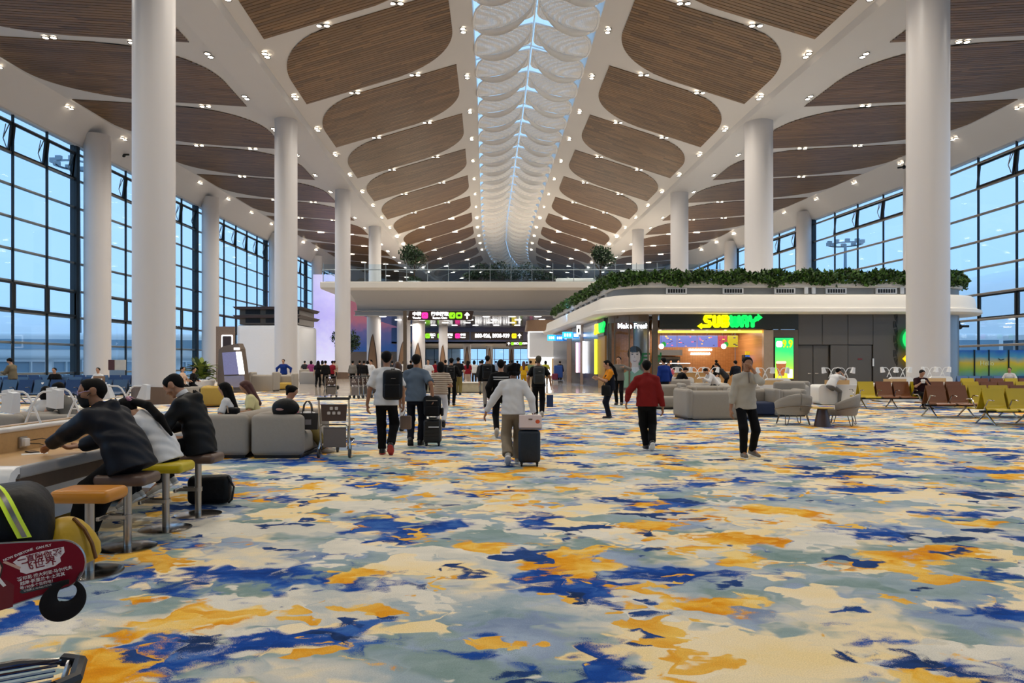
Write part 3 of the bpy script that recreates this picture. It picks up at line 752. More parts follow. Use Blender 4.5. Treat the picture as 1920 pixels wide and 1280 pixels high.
# ---- balcony over the passage ----
BAL = link('balcony', None, kind='structure', label='cream balcony bridging the concourse above the passage', cat='balcony')
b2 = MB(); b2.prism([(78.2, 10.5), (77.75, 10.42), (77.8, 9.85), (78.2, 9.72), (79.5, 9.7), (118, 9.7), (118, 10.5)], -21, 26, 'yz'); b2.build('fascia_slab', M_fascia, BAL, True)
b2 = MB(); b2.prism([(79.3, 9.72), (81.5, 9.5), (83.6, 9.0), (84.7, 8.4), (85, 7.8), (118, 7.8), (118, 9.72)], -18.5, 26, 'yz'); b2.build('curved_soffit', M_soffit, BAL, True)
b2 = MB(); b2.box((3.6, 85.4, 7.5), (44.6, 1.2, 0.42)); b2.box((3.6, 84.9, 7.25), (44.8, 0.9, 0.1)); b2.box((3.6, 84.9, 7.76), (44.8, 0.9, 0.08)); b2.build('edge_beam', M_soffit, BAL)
b2 = MB(); b2.box((3.7, 101.5, 7.4), (44, 32, 0.1)); b2.build('mirror_ceiling', M_mirror, BAL)
bm = MB(); bm.cyl((0, 0, 0), 0.45, 0.04, 16); me = bm.mesh('ceiling_disc_light', M_lit)
for i in range(9):
    for j in range(4): link('ceiling_disc_light', me, BAL, (-16 + 3.2 * i + 0.8 * (j % 2), 88 + 7.0 * j, 7.29))
PLD = bpy.data.lights.new('passage_fill_lamp', 'AREA'); PLD.energy = 330; PLD.color = (1.0, 0.93, 0.84); PLD.shape = 'DISK'; PLD.size = 1.2  # fill lamps added to brighten the passage under and beyond the balcony
for i in range(4):
    for j in range(3):
        o = bpy.data.objects.new('passage_fill_lamp', PLD); COL.objects.link(o); o.parent = BAL; o.location = (-14 + 7.5 * i, 89 + 10 * j, 7.2)
for i in range(3):
    for j in range(2):
        o = bpy.data.objects.new('passage_fill_lamp', PLD); COL.objects.link(o); o.parent = BAL; o.location = (-12 + 9 * i, 127 + 20 * j, 4.75)  # added fill under the far ceiling, no light fitting here
b2 = MB(); b2.box((3, 79.2, 10.52), (47, 2.2, 0.05)); b2.build('balcony_floor', M_soffit, BAL)
rail = thing('balcony_railing', 'glass balustrade with thin steel posts along the balcony edge', 'railing', (0, 78.3, 10.5))
pm = MB(); pm.box((0, 0, 1.05), (0.07, 0.09, 2.1)); pme = pm.mesh('post', M_mast)
gm = MB(); gm.box((1.15, 0, 1.0), (2.2, 0.02, 1.9)); gme = gm.mesh('glass_panel', M_glass)
for i in range(20):
    link('post', pme, rail, (-20.8 + 2.3 * i, 0, 0))
    if i < 19: link('glass_panel', gme, rail, (-20.8 + 2.3 * i, 0, 0))
b2 = MB(); b2.tube([(-20.9, -0.05, 1.34), (23.2, -0.05, 1.34)], 0.045, 6); b2.build('handrail', M_mast, rail)
b2 = MB(); b2.tube([(-20.9, -0.05, 1.34), (-21, 14, 1.34)], 0.045, 6); b2.build('side_handrail', M_mast, rail)
potted_tree(-11.5, 83.5, 10.5, 4.7, 1.95, 'round potted tree on the balcony left of the skylight', 1500)
potted_tree(10.2, 82.5, 10.5, 4.6, 1.75, 'round potted tree on the balcony right of the skylight', 1500)
sh = [(-4.6, 0.9, 1.3), (-3.6, 1.0, 2.2), (-2.4, 0.9, 1.9), (-1.1, 1.1, 2.4), (0.4, 1.0, 1.8), (1.7, 1.2, 2.3), (2.9, 1.0, 1.7), (4.1, 0.9, 1.1)]
wd = ['leftmost of the dense row', 'second from the left, tall and feathery', 'third from the left of the row', 'fourth from the left, the tallest', 'fifth from the left of the row', 'sixth from the left, round headed', 'second from the right of the row', 'rightmost and lowest of the row']
for (x, r, h), w in zip(sh, wd): shrub(x, 80.6 + 0.2 * (h > 2), 10.52, r, h, 'dark green shrub on the balcony planter, ' + w, n=330, leaf=0.24, group='balcony planter shrubs')
b2 = MB(); b2.rbox((-0.3, 80.6, 10.72), (10.4, 2.0, 0.36), 0.1, 2); b2.build('planter_trough', M_signbrown, label='low dark trough under the balcony shrubs', cat='planter')
b2 = MB(); b2.rbox((8.2, 86, 11.1), (6.5, 3.0, 1.2), 0.4, 3); b2.build('balcony_counter', M_fascia, smooth=True, label='low curved lit counter on the balcony behind the right tree', cat='counter')

# ---- far hall under the balcony ----
M_blue = gradient('blue_mauve_wall', 0, [(0.0, '#2d4f86'), (0.45, '#4a567e'), (1.0, '#6e6270')], 0.4, lo=-18, hi=8)
b2 = MB(); b2.box((2, 118.2, 6.1), (44, 0.4, 2.6)); b2.build('trim_1', M_blue, kind='structure', label='blue to mauve header wall above the far passage', cat='wall')
b2 = MB(); b2.box((2, 142, 4.95), (44, 48, 0.3)); b2.build('far_ceiling', M_soffit, kind='structure', label='low ceiling of the far passage', cat='ceiling')
M_led = gradient('salmon_blue_wall', 2, [(0.0, '#27508f'), (0.35, '#5c5c90'), (0.6, '#b06a78'), (1.0, '#b8707a')], 0.4, emit=0.25, lo=4, hi=12)
b2 = MB(); b2.box((-25.5, 121, 8.0), (14, 0.3, 9.0)); b2.build('trim_2', M_led, kind='structure', label='wall shaded from salmon down to blue left of the passage', cat='wall')
M_ledw = gradient('lilac_screen_print', 2, [(0.0, '#e6e2f8'), (0.5, '#b9aee8'), (1.0, '#d8d4f6')], 0.4, emit=0.5, lo=0, hi=18)
b2 = MB(); b2.box((-29.6, 112, 8), (3.4, 0.25, 15)); b2.build('screen_wall', M_ledw, label='tall glowing lilac screen wall left of the balcony', cat='screen')
fw = link('window_90', None, None, (0, 165, 0), kind='structure', label='glazed end of the far passage', cat='window')
gm = MB(); gm.box((0, 0, 0), (1.9, 0.03, 2.3)); gme = gm.mesh('pane', M_glass); mm = MB(); mm.box((0, 0, 2.4), (0.12, 0.15, 4.8)); mme = mm.mesh('mullion', M_dark)
for i in range(-12, 8):
    link('mullion', mme, fw, (i * 2.0, 0, 0))
    for z in (1.2, 3.6): link('pane', gme, fw, (i * 2.0 + 1, 0, z))
b2 = MB(); b2.box((-4, 0, 2.4), (40, 0.14, 0.12)); b2.build('transom', M_alu, fw)
for i, (px, w, Y) in enumerate([(701, 26, 89), (757, 25, 96), (785, 24, 101), (831, 17, 112), (876, 14, 123), (918, 13, 134), (959, 10, 143), (1003, 9, 150)]):
    D = w * Y / FPX; X = fx(px, Y); hh = 7.4 if Y < 117 else 4.9
    t = thing('passage_column', 'white passage column with brown pointed panel, %s from the left' % ['first', 'second', 'third', 'fourth', 'fifth', 'sixth', 'seventh', 'last'][i], 'column', (X, Y, 0), kind='structure')
    b2 = MB(); b2.lathe([(D / 2, 0), (D / 2, hh)], 28); b2.build('shaft', M_col, t, True)
    a = fz(628, 89) * (1.0 if i == 0 else 0.86); og = []
    for k in range(13):
        s = k / 12; og.append((D * 0.30 * (1 - s ** 2.2), a * s))
    poly = [(x, z) for x, z in og] + [(-x, z) for x, z in og[::-1][1:]]
    b2 = MB(); b2.prism(poly, -D / 2 - 0.08, -D / 2 + 0.12, 'xz'); b2.build('pointed_panel', M_wood, t)
    poly = [(x * 1.12 + 0.05, z * 1.03) for x, z in og] + [(-x * 1.12 - 0.05, z * 1.03) for x, z in og[::-1][1:]]
    b2 = MB(); b2.prism(poly, -D / 2 - 0.04, -D / 2 + 0.12, 'xz'); b2.build('panel_edge', M_signbrown, t)
potted_tree(-22.0, 95, 0, 6.2, 2.2, 'leafy indoor tree beyond the third left column', 1400, 0.32)

# ---- hanging and wall signs ----
def icon(parent, x, z, s, m, y, kind):
    p = MB(); p.prism(rrect(s, s, s * 0.25), y, y - 0.03, 'xz'); o = p.build('icon_tile', m, parent, loc=(x, 0, z))
    k = MB()
    if kind == 'plane':
        k.prism([(-0.28 * s, -0.1 * s), (0.0, -0.02 * s), (0.22 * s, 0.26 * s), (0.3 * s, 0.22 * s), (0.12 * s, -0.05 * s), (0.2 * s, -0.3 * s), (0.1 * s, -0.28 * s), (-0.04 * s, -0.12 * s), (-0.24 * s, -0.18 * s)], y - 0.03, y - 0.04, 'xz')
    elif kind == 'case':
        k.prism(rrect(0.5 * s, 0.34 * s, 0.05 * s, 3), y - 0.03, y - 0.04, 'xz')
    else:
        k.tube([(-0.26 * s, y - 0.035, -0.14 * s), (0, y - 0.035, 0.2 * s), (0.26 * s, y - 0.035, -0.14 * s)], 0.04 * s, 5)
    k.build('pictogram', M_signbrown, o)
def arrow(parent, x, z, s, y):
    k = MB(); k.prism([(0, 0.5 * s), (0.42 * s, 0.08 * s), (0.28 * s, -0.04 * s), (0.1 * s, 0.12 * s), (0.1 * s, -0.5 * s), (-0.1 * s, -0.5 * s), (-0.1 * s, 0.12 * s), (-0.28 * s, -0.04 * s), (-0.42 * s, 0.08 * s)], y, y - 0.03, 'xz')
    k.build('arrow', M_litw, parent, loc=(x, 0, z))
Y = 48.0
sg = thing('direction_sign', 'brown flag sign on a post pointing to transfer and baggage claim', 'sign', (fx(826, Y), Y, 0))
S = Y / FPX
b2 = MB(); z0, z1 = fz(600, Y), fz(583, Y)
b2.prism([(-62 * S, z0), (58 * S, z0), (62 * S, z1 - 0.1), (62 * S, z1), (-58 * S, z1)], -0.09, 0.09, 'xz'); b2.build('sign_board', M_signbrown, sg)
b2 = MB(); b2.box((-66.5 * S, 0, z1 / 2), (0.24, 0.16, z1 + 0.02)); b2.build('post', M_bronze, sg)
zc = (z0 + z1) / 2
lettering('中转', 0.30, M_litw, sg, (-44 * S, -0.1, zc + 0.09), bold=0.02); lettering('Transfer', 0.17, M_litw, sg, (-44 * S, -0.1, zc - 0.16), bold=0.02)
icon(sg, -29 * S, zc, 0.42, M_pink, -0.1, 'walk')
lettering('行李提取', 0.30, M_litw, sg, (-1 * S, -0.1, zc + 0.09), bold=0.02); lettering('Baggage Claim', 0.17, M_litw, sg, (-1 * S, -0.1, zc - 0.16), bold=0.02)
icon(sg, 22 * S, zc, 0.42, M_lime, -0.1, 'plane'); icon(sg, 35 * S, zc, 0.42, M_lime, -0.1, 'case'); arrow(sg, 50 * S, zc, 0.44, -0.1)
Y = 117.9; S = Y / FPX; zc = fz(629.5, Y)
sg = thing('gate_sign', 'long brown overhead sign with gate ranges B80-926 and B938-939', 'sign', (fx(884, Y), Y, 0))
b2 = MB(); b2.box((-52 * S, 0, zc), (96 * S, 0.14, 1.3)); b2.build('sign_board', M_signbrown, sg)
b2 = MB(); b2.box((48 * S, 0, zc), (98 * S, 0.14, 1.3)); b2.build('sign_board', M_signbrown, sg)
arrow(sg, -92 * S, zc, 0.75, -0.09); icon(sg, -82 * S, zc, 0.8, M_lime, -0.09, 'walk')
lettering('出口', 0.5, M_litw, sg, (-73 * S, -0.09, zc + 0.15), bold=0.02); lettering('Exit', 0.28, M_litw, sg, (-73 * S, -0.09, zc - 0.25), bold=0.02)
icon(sg, -59 * S, zc, 0.8, M_lime, -0.09, 'plane'); lettering('行李提取', 0.46, M_litw, sg, (-45 * S, -0.09, zc + 0.15), bold=0.02); lettering('Baggage Claim', 0.26, M_litw, sg, (-45 * S, -0.09, zc - 0.25), bold=0.02)
icon(sg, -26 * S, zc, 0.8, M_pink, -0.09, 'walk'); lettering('中转', 0.46, M_litw, sg, (-16 * S, -0.09, zc + 0.15), bold=0.02); lettering('Transfer', 0.26, M_litw, sg, (-16 * S, -0.09, zc - 0.25), bold=0.02)
lettering('B80-926, B938-939', 0.86, M_litw, sg, (39 * S, -0.09, zc), bold=0.03, sx=0.86); icon(sg, 80 * S, zc, 0.8, M_yel, -0.09, 'none'); arrow(sg, 90 * S, zc, 0.75, -0.09)
Y = 117.0; S = Y / FPX; zc = fz(644, Y)
sg = thing('exit_sign', 'small dark sign strip with exit and baggage icons below the gate sign', 'sign', (fx(980, Y), Y, 0))
b2 = MB(); b2.box((0, 0, zc), (62 * S, 0.12, 0.9)); b2.build('sign_board', M_signbrown, sg)

for q in (-2.2, 2.2): b2 = MB(); b2.tube([(q, 0, zc + 0.4), (q, 1.3, 5.2)], 0.03, 5); b2.build('hanger', M_black, sg)
arrow(sg, -26 * S, zc, 0.5, -0.08); icon(sg, -19 * S, zc, 0.5, M_lime, -0.08, 'walk'); lettering('出口', 0.4, M_litw, sg, (-12 * S, -0.08, zc), bold=0.02)
icon(sg, -4 * S, zc, 0.5, M_lime, -0.08, 'plane'); lettering('行李', 0.4, M_litw, sg, (4 * S, -0.08, zc), bold=0.02); icon(sg, 16 * S, zc, 0.5, M_pink, -0.08, 'walk'); lettering('中转', 0.4, M_litw, sg, (24 * S, -0.08, zc), bold=0.02)

# ---- the sandwich shop on the right ----
def path_normals(path):
    out = []
    for i, p in enumerate(path):
        a = Vector(path[max(0, i - 1)]); b = Vector(path[min(len(path) - 1, i + 1)]); d = (b - a).normalized(); out.append(Vector((d.y, -d.x)))
    return out
def sweep(b, path, prof):
    N = path_normals(path); g = []
    for (o, z) in prof: g.append([(p[0] + n.x * o, p[1] + n.y * o, z) for p, n in zip(path, N)])
    b.grid(g); return b
shop_path = [(4.0, 70), (4.7, 60), (5.4, 50), (5.85, 44.2)] + arc(8.0, 43.5, 2.15, math.radians(184), math.radians(270), 8) + [(12, 41.35), (16, 41.35), (20, 41.35)] + arc(24.85, 43.9, 2.55, math.radians(270), math.radians(360), 8) + [(27.4, 50), (27.4, 60)]
SHOP = thing('sandwich_shop', 'shop pavilion with cream fascia and lit yellow green lettering', 'shop')
b2 = MB(); sweep(b2, shop_path, [(-0.3, 4.42), (0.0, 4.42), (0.85, 4.42), (0.97, 4.52), (0.94, 4.70), (0.72, 4.76), (0.66, 4.9), (0.58, 5.4), (0.45, 5.52), (0.2, 5.56), (-0.3, 5.56)]); b2.build('fascia', M_fascia, SHOP, True, recalc=False)
b2 = MB(); sweep(b2, shop_path, [(-0.28, 5.54), (-0.22, 5.6), (-0.22, 5.98), (-0.28, 6.02)]); b2.build('louvre_band', M_louv, SHOP, True, recalc=False)
b2 = MB(); sweep(b2, shop_path, [(-0.3, 5.98), (-0.1, 5.98), (-0.02, 6.05), (-0.02, 6.3), (-0.08, 6.38), (-1.3, 6.38)]); b2.build('planter_rim', M_plaster, SHOP, True, recalc=False)
b2 = MB(); b2.prism([(p[0], p[1]) for p in shop_path], 6.2, 6.34, 'xy'); b2.build('roof', M_plaster, SHOP)
bm = MB(); bm.box((0, 0, 0), (1.2, 0.16, 0.34)); bm.cm = 1
for i in range(7): bm.box((-0.45 + 0.15 * i, -0.09, 0), (0.11, 0.02, 0.22))
vme = bm.mesh('air_vent', [M_whiteg, M_black])
for px in (1268, 1374, 1471, 1567, 1661): link('air_vent', vme, SHOP, (fx(px, 41.5), 41.5, 5.79))
for i in range(8):
    y = 45.5 + 2.4 * i; x = itp(y, [44.2, 50, 60, 70], [5.85, 5.4, 4.7, 4.0]) + 0.15
    link('air_vent', vme, SHOP, (x, y, 5.79), math.radians(-86))
bm = MB(); bm.rbox((0, 0, 0), (0.22, 0.12, 0.42), 0.03, 2); sme = bm.mesh('wall_speaker', M_whiteg)
for px in (1512, 1526, 1692): link('wall_speaker', sme, SHOP, (fx(px, 41.4), 41.45, 5.82))
hp = []
pl = [Vector(p) for p in shop_path]; pn = path_normals(shop_path)
seg = [(pl[i + 1] - pl[i]).length for i in range(len(pl) - 1)]
for i, L in enumerate(seg):
    m = int(L * (260 if pl[i].y < 52 else 150))
    for _ in range(m):
        t = lr.random(); q = pl[i].lerp(pl[i + 1], t); nn = pn[i].lerp(pn[i + 1], t)
        o = lr.uniform(-0.75, 0.16); zz = 6.3 + 0.68 * math.sqrt(max(0, 1 - ((o + 0.3) / 0.5) ** 2)) * lr.random() ** 0.4 + 0.1 * math.sin(3 * q.x + 5 * q.y)
        hp.append((q.x + nn.x * o, q.y + nn.y * o, zz - 0.05))
        if lr.random() < 0.42: oo = lr.uniform(0.02, 0.2); hp.append((q.x + nn.x * oo, q.y + nn.y * oo, lr.uniform(6.14, 6.5) + 0.08 * math.sin(2.3 * q.x + 1.7 * q.y)))
leaves(hp, 0.24, 'roof_hedge', M_leaf, None, label='dense green hedge along the shop roof edge', cat='hedge', kind='stuff')

YF = 41.35
def X_(px): return fx(px, YF)
def Z_(py): return fz(py, YF)
# grey composite panels, doors
for i, (a, b, za, zb_) in enumerate([(1497, 1541.5, 589, 646), (1542.5, 1589.5, 589, 646), (1590.5, 1636.5, 589, 646), (1637.5, 1681, 589, 732), (1682, 1722, 589, 732), (1557.5, 1589.5, 647, 732)]):
    b2 = MB(); b2.box(((X_(a) + X_(b)) / 2, YF + 0.06, (Z_(za) + max(0, Z_(zb_))) / 2), (X_(b) - X_(a), 0.12, Z_(za) - max(0, Z_(zb_)))); b2.build('wall_panel', M_grey, SHOP)
for a, b in ((1497, 1526), (1526.8, 1556)):
    b2 = MB(); b2.box(((X_(a) + X_(b)) / 2, YF + 0.2, Z_(647) / 2), (X_(b) - X_(a) - 0.02, 0.08, Z_(647))); d = b2.build('service_door', M_grey, SHOP)
    b2 = MB(); b2.tube([(X_(1526) + (0.12 if a > 1500 else -0.12), YF + 0.1, 0.98), (X_(1526) + (0.3 if a > 1500 else -0.3), YF + 0.1, 0.98)], 0.02, 6); b2.build('handle', M_alu, d)
b2 = MB(); b2.box(((X_(1591) + X_(1635)) / 2, YF + 0.1, Z_(647) / 2), (X_(1635) - X_(1591), 0.1, Z_(647))); d = b2.build('single_door', M_grey, SHOP)
b2 = MB(); b2.box((X_(1613), YF + 0.03, Z_(673)), (0.26, 0.02, 0.08)); b2.build('door_plate', mat('red_plate', '#7a2a2c', 0.5), d)
b2 = MB(); b2.box((X_(1637), YF - 0.02, Z_(679)), (0.08, 0.03, 0.45)); b2.build('access_panel', M_whiteg, d)
b2 = MB(); b2.box((X_(1640), YF + 0.5, 2.2), (X_(1780) - X_(1497), 0.1, 4.4)); b2.build('inner_wall', M_grey, SHOP)
b2 = MB()
sweep(b2, arc(24.85, 43.9, 2.35, math.radians(268), math.radians(360), 10) + [(27.2, 60)], [(0, 0), (0, 4.5)]); b2.build('end_cladding', mat('silver_cladding', '#9a9896', 0.3, metal=0.6, var=0.04), SHOP, True, recalc=False)
b2 = MB(); zz = Z_(590)
for i in range(7):
    z1 = zz - i * 0.42
    if i % 2 == 0: b2.prism([(X_(1676), z1), (X_(1683), z1 + 0.08), (X_(1679), z1 - 0.32)], YF - 0.03, YF, 'xz'); b2.prism([(X_(1683), z1 - 0.02), (X_(1683), z1 - 0.38), (X_(1680), z1 - 0.36)], YF - 0.03, YF, 'xz')
    else: b2.prism([(X_(1675), z1 + 0.06), (X_(1679), z1 - 0.32), (X_(1675), z1 - 0.34)], YF - 0.03, YF, 'xz'); b2.prism([(X_(1677), z1 + 0.06), (X_(1683), z1), (X_(1680), z1 - 0.3)], YF - 0.03, YF, 'xz')
b2.build('mosaic_mark', mat('dark_mosaic', '#2c2a28', 0.5), SHOP, kind='stuff')
# round and diamond blade signs
sg = thing('round_sign', 'glowing green disc sign on the shop wall beside the column', 'sign', (X_(1706), YF - 0.25, Z_(636)))
b2 = MB(); b2.lathe([(0.0001, 0), (0.66, 0), (0.66, 0.16), (0.0001, 0.16)], 32, M=Matrix.Rotation(PI / 2, 4, 'X')); b2.build('face', mat('green_disc_lit', '#18d860', 0.4, emit=1.0, var=0.0), sg, True)
b2 = MB(); b2.lathe([(0.66, -0.02), (0.72, -0.02), (0.72, 0.18), (0.66, 0.18)], 32, M=Matrix.Rotation(PI / 2, 4, 'X')); b2.build('rim', mat('green_rim_lit', '#0a7a38', 0.4, emit=0.6, var=0), sg, True)
sg = thing('diamond_sign', 'glowing yellow diamond sign on the shop wall below the green disc', 'sign', (X_(1706), YF - 0.25, Z_(672.5)))
b2 = MB(); b2.prism([(0, 0.58), (0.58, 0), (0, -0.58), (-0.58, 0)], -0.16, 0, 'xz'); b2.build('rim', mat('yellow_rim_lit', '#ffd800', 0.4, emit=0.9, var=0), sg)
b2 = MB(); b2.prism([(0, 0.46), (0.46, 0), (0, -0.46), (-0.46, 0)], -0.18, -0.15, 'xz'); b2.build('face', mat('yellow_diamond_lit', '#f4e800', 0.4, emit=1.2, var=0), sg)
# sign band and letters
b2 = MB(); b2.box(((X_(1237) + X_(1495)) / 2, YF - 0.02, (Z_(588) + Z_(617)) / 2), (X_(1495) - X_(1237), 0.25, Z_(588) - Z_(617))); b2.build('sign_band', mat('dark_olive_band', '#26281f', 0.35, var=0.03), SHOP)
def shop_letters(parent, loc, s, rz=0):
    """heavy rounded letters with an arrow at each end, drawn stroke by stroke; s = letter height"""
    t = thing('shop_lettering', 'SUBWAY in glowing yellow and green letters %s' % parent, 'sign', loc, rz)
    w = 0.25 * s; r = w / 2 * 1.05
    def strokes(paths, x, m, wide=None):
        b3 = MB()
        for p in paths:
            for q0, q1 in zip(p, p[1:]):
                a = Vector((q0[0], 0, q0[1])); b = Vector((q1[0], 0, q1[1])); d = (b - a); n_ = Vector((-d.z, 0, d.x)).normalized() * r; e = d.normalized() * r * 0.35
                P4 = [a - e + n_, b + e + n_, b + e - n_, a - e - n_]
                b3.prism([(x + v.x * s if False else x + v.x, v.z) for v in P4], -0.14, 0, 'xz')
            for q0 in p: b3.prism([(x + q0[0] + r * math.cos(k * PI / 6), q0[1] + r * math.sin(k * PI / 6)) for k in range(12)], -0.139, 0, 'xz')
        b3.build('letter', m, t)
    h = s; u = 0.5 * s
    S_ = [[(0.60 * s, h - r), (0.22 * s, h - r), (0.16 * s, 0.68 * h), (0.24 * s, 0.54 * h), (0.50 * s, 0.46 * h), (0.58 * s, 0.32 * h), (0.50 * s, r), (-0.12 * s, r)]]
    strokes(S_, -2.12 * s, M_sub_y)
    b3 = MB(); b3.prism([(-2.12 * s - 0.10 * s, r + 0.24 * s), (-2.12 * s - 0.44 * s, r), (-2.12 * s - 0.10 * s, r - 0.24 * s)], -0.14, 0, 'xz'); b3.build('arrow_tail', M_sub_y, t)
    strokes([[(0.14 * s, h - r), (0.14 * s, 0.26 * h), (0.24 * s, r), (0.42 * s, r), (0.52 * s, 0.26 * h), (0.52 * s, h - r)]], -1.36 * s, M_sub_y)
    strokes([[(0.14 * s, r), (0.14 * s, h - r), (0.44 * s, h - r), (0.52 * s, 0.74 * h), (0.40 * s, 0.53 * h), (0.52 * s, 0.32 * h), (0.44 * s, r), (0.14 * s, r)], [(0.14 * s, 0.52 * h), (0.4 * s, 0.52 * h)]], -0.68 * s, M_sub_y)
    strokes([[(0.10 * s, h - r), (0.16 * s, 0.25 * h), (0.26 * s, r), (0.40 * s, 0.25 * h), (0.41 * s, 0.8 * h)], [(0.41 * s, 0.8 * h), (0.43 * s, 0.25 * h), (0.56 * s, r), (0.68 * s, 0.25 * h), (0.74 * s, h - r)]], -0.02 * s, M_sub_g)
    strokes([[(0.12 * s, r), (0.14 * s, 0.7 * h), (0.24 * s, h - r), (0.42 * s, h - r), (0.52 * s, 0.7 * h), (0.54 * s, r)], [(0.14 * s, 0.42 * h), (0.52 * s, 0.42 * h)]], 0.84 * s, M_sub_g)
    strokes([[(0.10 * s, h - r), (0.14 * s, 0.62 * h), (0.32 * s, 0.48 * h), (0.50 * s, 0.60 * h), (0.62 * s, 0.78 * h), (0.74 * s, 0.80 * h)], [(0.32 * s, 0.48 * h), (0.32 * s, r)]], 1.50 * s, M_sub_g)
    b3 = MB(); b3.prism([(2.22 * s, 0.80 * h + 0.28 * s), (2.58 * s, 0.80 * h), (2.22 * s, 0.80 * h - 0.28 * s)], -0.14, 0, 'xz'); b3.build('arrow_head', M_sub_g, t)
    return t
shop_letters('on the dark shop front band', (X_(1366), YF - 0.16, Z_(614.5)), 0.73)
# shop interior
M_brick = bpy.data.materials.new('orange_wall_tile'); M_brick.use_nodes = True
n_ = M_brick.node_tree.nodes; l_ = M_brick.node_tree.links; br = n_.new('ShaderNodeTexBrick'); tc_ = n_.new('ShaderNodeTexCoord'); mp_ = n_.new('ShaderNodeMapping'); mp_.inputs['Rotation'].default_value = (PI / 2, 0, 0)
br.inputs['Color1'].default_value = (*hexc('#c98f5c'), 1); br.inputs['Color2'].default_value = (*hexc('#bd8250'), 1); br.inputs['Mortar'].default_value = (*hexc('#8a5a34'), 1)
br.inputs['Scale'].default_value = 3.0; br.inputs['Mortar Size'].default_value = 0.012; br.offset = 0.0
l_.new(tc_.outputs['Object'], mp_.inputs['Vector']); l_.new(mp_.outputs[0], br.inputs['Vector']); l_.new(br.outputs['Color'], n_['Principled BSDF'].inputs['Base Color']); n_['Principled BSDF'].inputs['Roughness'].default_value = 0.3
xa, xb, yb = X_(1232), X_(1431), 46.6
b2 = MB(); b2.box(((6.3 + xb) / 2, yb + 0.1, 2.2), (xb - 6.3, 0.2, 4.4)); b2.build('back_wall', M_brick, SHOP)
b2 = MB(); b2.box((6.15, (44.4 + yb) / 2, 2.2), (0.15, yb - 44.4, 4.4)); b2.build('corner_side_wall', M_bronze, SHOP)
b2 = MB(); b2.box(((6.2 + xa) / 2, (42.2 + yb) / 2, 4.3), (xa - 6.2, yb - 42.2, 0.1)); b2.build('corner_ceiling', M_bronze, SHOP)
b2 = MB(); b2.box((xb + 0.1, (YF + yb) / 2, 1.8), (0.15, yb - YF, 3.6)); b2.build('side_wall', M_brick, SHOP)
b2 = MB(); b2.box(((xa + xb) / 2, (YF + yb) / 2, 3.62), (xb - xa, yb - YF, 0.1)); b2.build('shop_ceiling', M_bronze, SHOP)
b2 = MB(); b2.box(((xa + xb) / 2, YF + 0.25, 3.42), (xb - xa, 0.12, 0.14)); b2.build('light_strip', mat('yellow_light_strip', '#ffd84a', 0.4, emit=2.2, var=0), SHOP)
b2 = MB(); b2.box((xa - 0.12, YF + 0.05, 2.2), (0.3, 0.3, 4.4)); b2.build('door_jamb', M_bronze, SHOP)
b2 = MB(); b2.box((X_(1440), YF + 0.05, 1.75), (X_(1449) - X_(1431), 0.3, 3.5)); b2.build('door_jamb', mat('tan_metal', '#b79f86', 0.3, metal=0.5), SHOP)
b2 = MB(); b2.box((X_(1472), YF + 0.1, 1.75), (X_(1496) - X_(1448), 0.25, 3.55)); b2.build('ad_pier', M_bronze, SHOP)
AL = bpy.data.lights.new('shop_lamp', 'AREA'); AL.energy = 260; AL.color = (1.0, 0.83, 0.58); AL.shape = 'RECTANGLE'; AL.size = 5.5; AL.size_y = 2.5
o = bpy.data.objects.new('shop_lamp', AL); COL.objects.link(o); o.parent = SHOP; o.location = ((xa + xb) / 2, 44.2, 3.5)
bm = MB(); bm.cyl((0, 0, 0), 0.09, 0.06, 12); me = bm.mesh('shop_downlight', M_lens)
for i in range(6): link('shop_downlight', me, SHOP, (xa + 0.6 + i * 1.0, 43.4 + 0.5 * (i % 2), 3.5))
# menu screens
MS = mat('menu_screen_lilac', '#1c1c28', 0.3, emit=0.75, var=0.05, ecol='#7f8ee6')
sx = [1237, 1269.5, 1307, 1346, 1363.5, 1384]
scm = [MS, MS, MS, mat('menu_screen_red', '#301018', 0.3, emit=0.7, var=0.1, ecol='#e0526a'), mat('menu_screen_yellow', '#302a08', 0.3, emit=0.8, var=0.05, ecol='#e0ca30')]
Ym = 44.6
dots = [mat('menu_ink_a', '#3a2a60', 0.5), mat('menu_ink_b', '#e0506a', 0.5, emit=0.4, var=0), mat('menu_ink_c', '#e8a030', 0.5, emit=0.4, var=0)]
sw = ['first from the left', 'second from the left', 'third from the left', 'fourth, red', 'last, yellow']
for i in range(5):
    a, b = fx(sx[i] + 0.6, Ym), fx(sx[i + 1] - 0.6, Ym); za, zb_ = fz(629, Ym), fz(650.5, Ym)
    t = thing('menu_screen', 'glowing menu screen above the shop counter, ' + sw[i], 'screen', ((a + b) / 2, Ym, (za + zb_) / 2), group='menu screens')
    b2 = MB(); b2.rbox((0, 0, 0), (b - a, 0.08, za - zb_), 0.02, 2); b2.build('display', scm[i], t)
    for k in range(9 if i < 3 else 5):
        b2 = MB(); b2.prism(rrect(lr.uniform(0.05, 0.16), lr.uniform(0.03, 0.07), 0.02, 2), -0.045, -0.042, 'xz')
        b2.build('menu_picture', dots[k % 3] if i < 4 else dots[0], t, loc=(lr.uniform(-0.42, 0.42) * (b - a), 0, lr.uniform(-0.3, 0.3)))
    b2 = MB(); b2.tube([(0, 0.05, 0.3), (0, 0.05, 3.55 - (za + zb_) / 2)], 0.02, 6); b2.build('hanger', M_black, t)
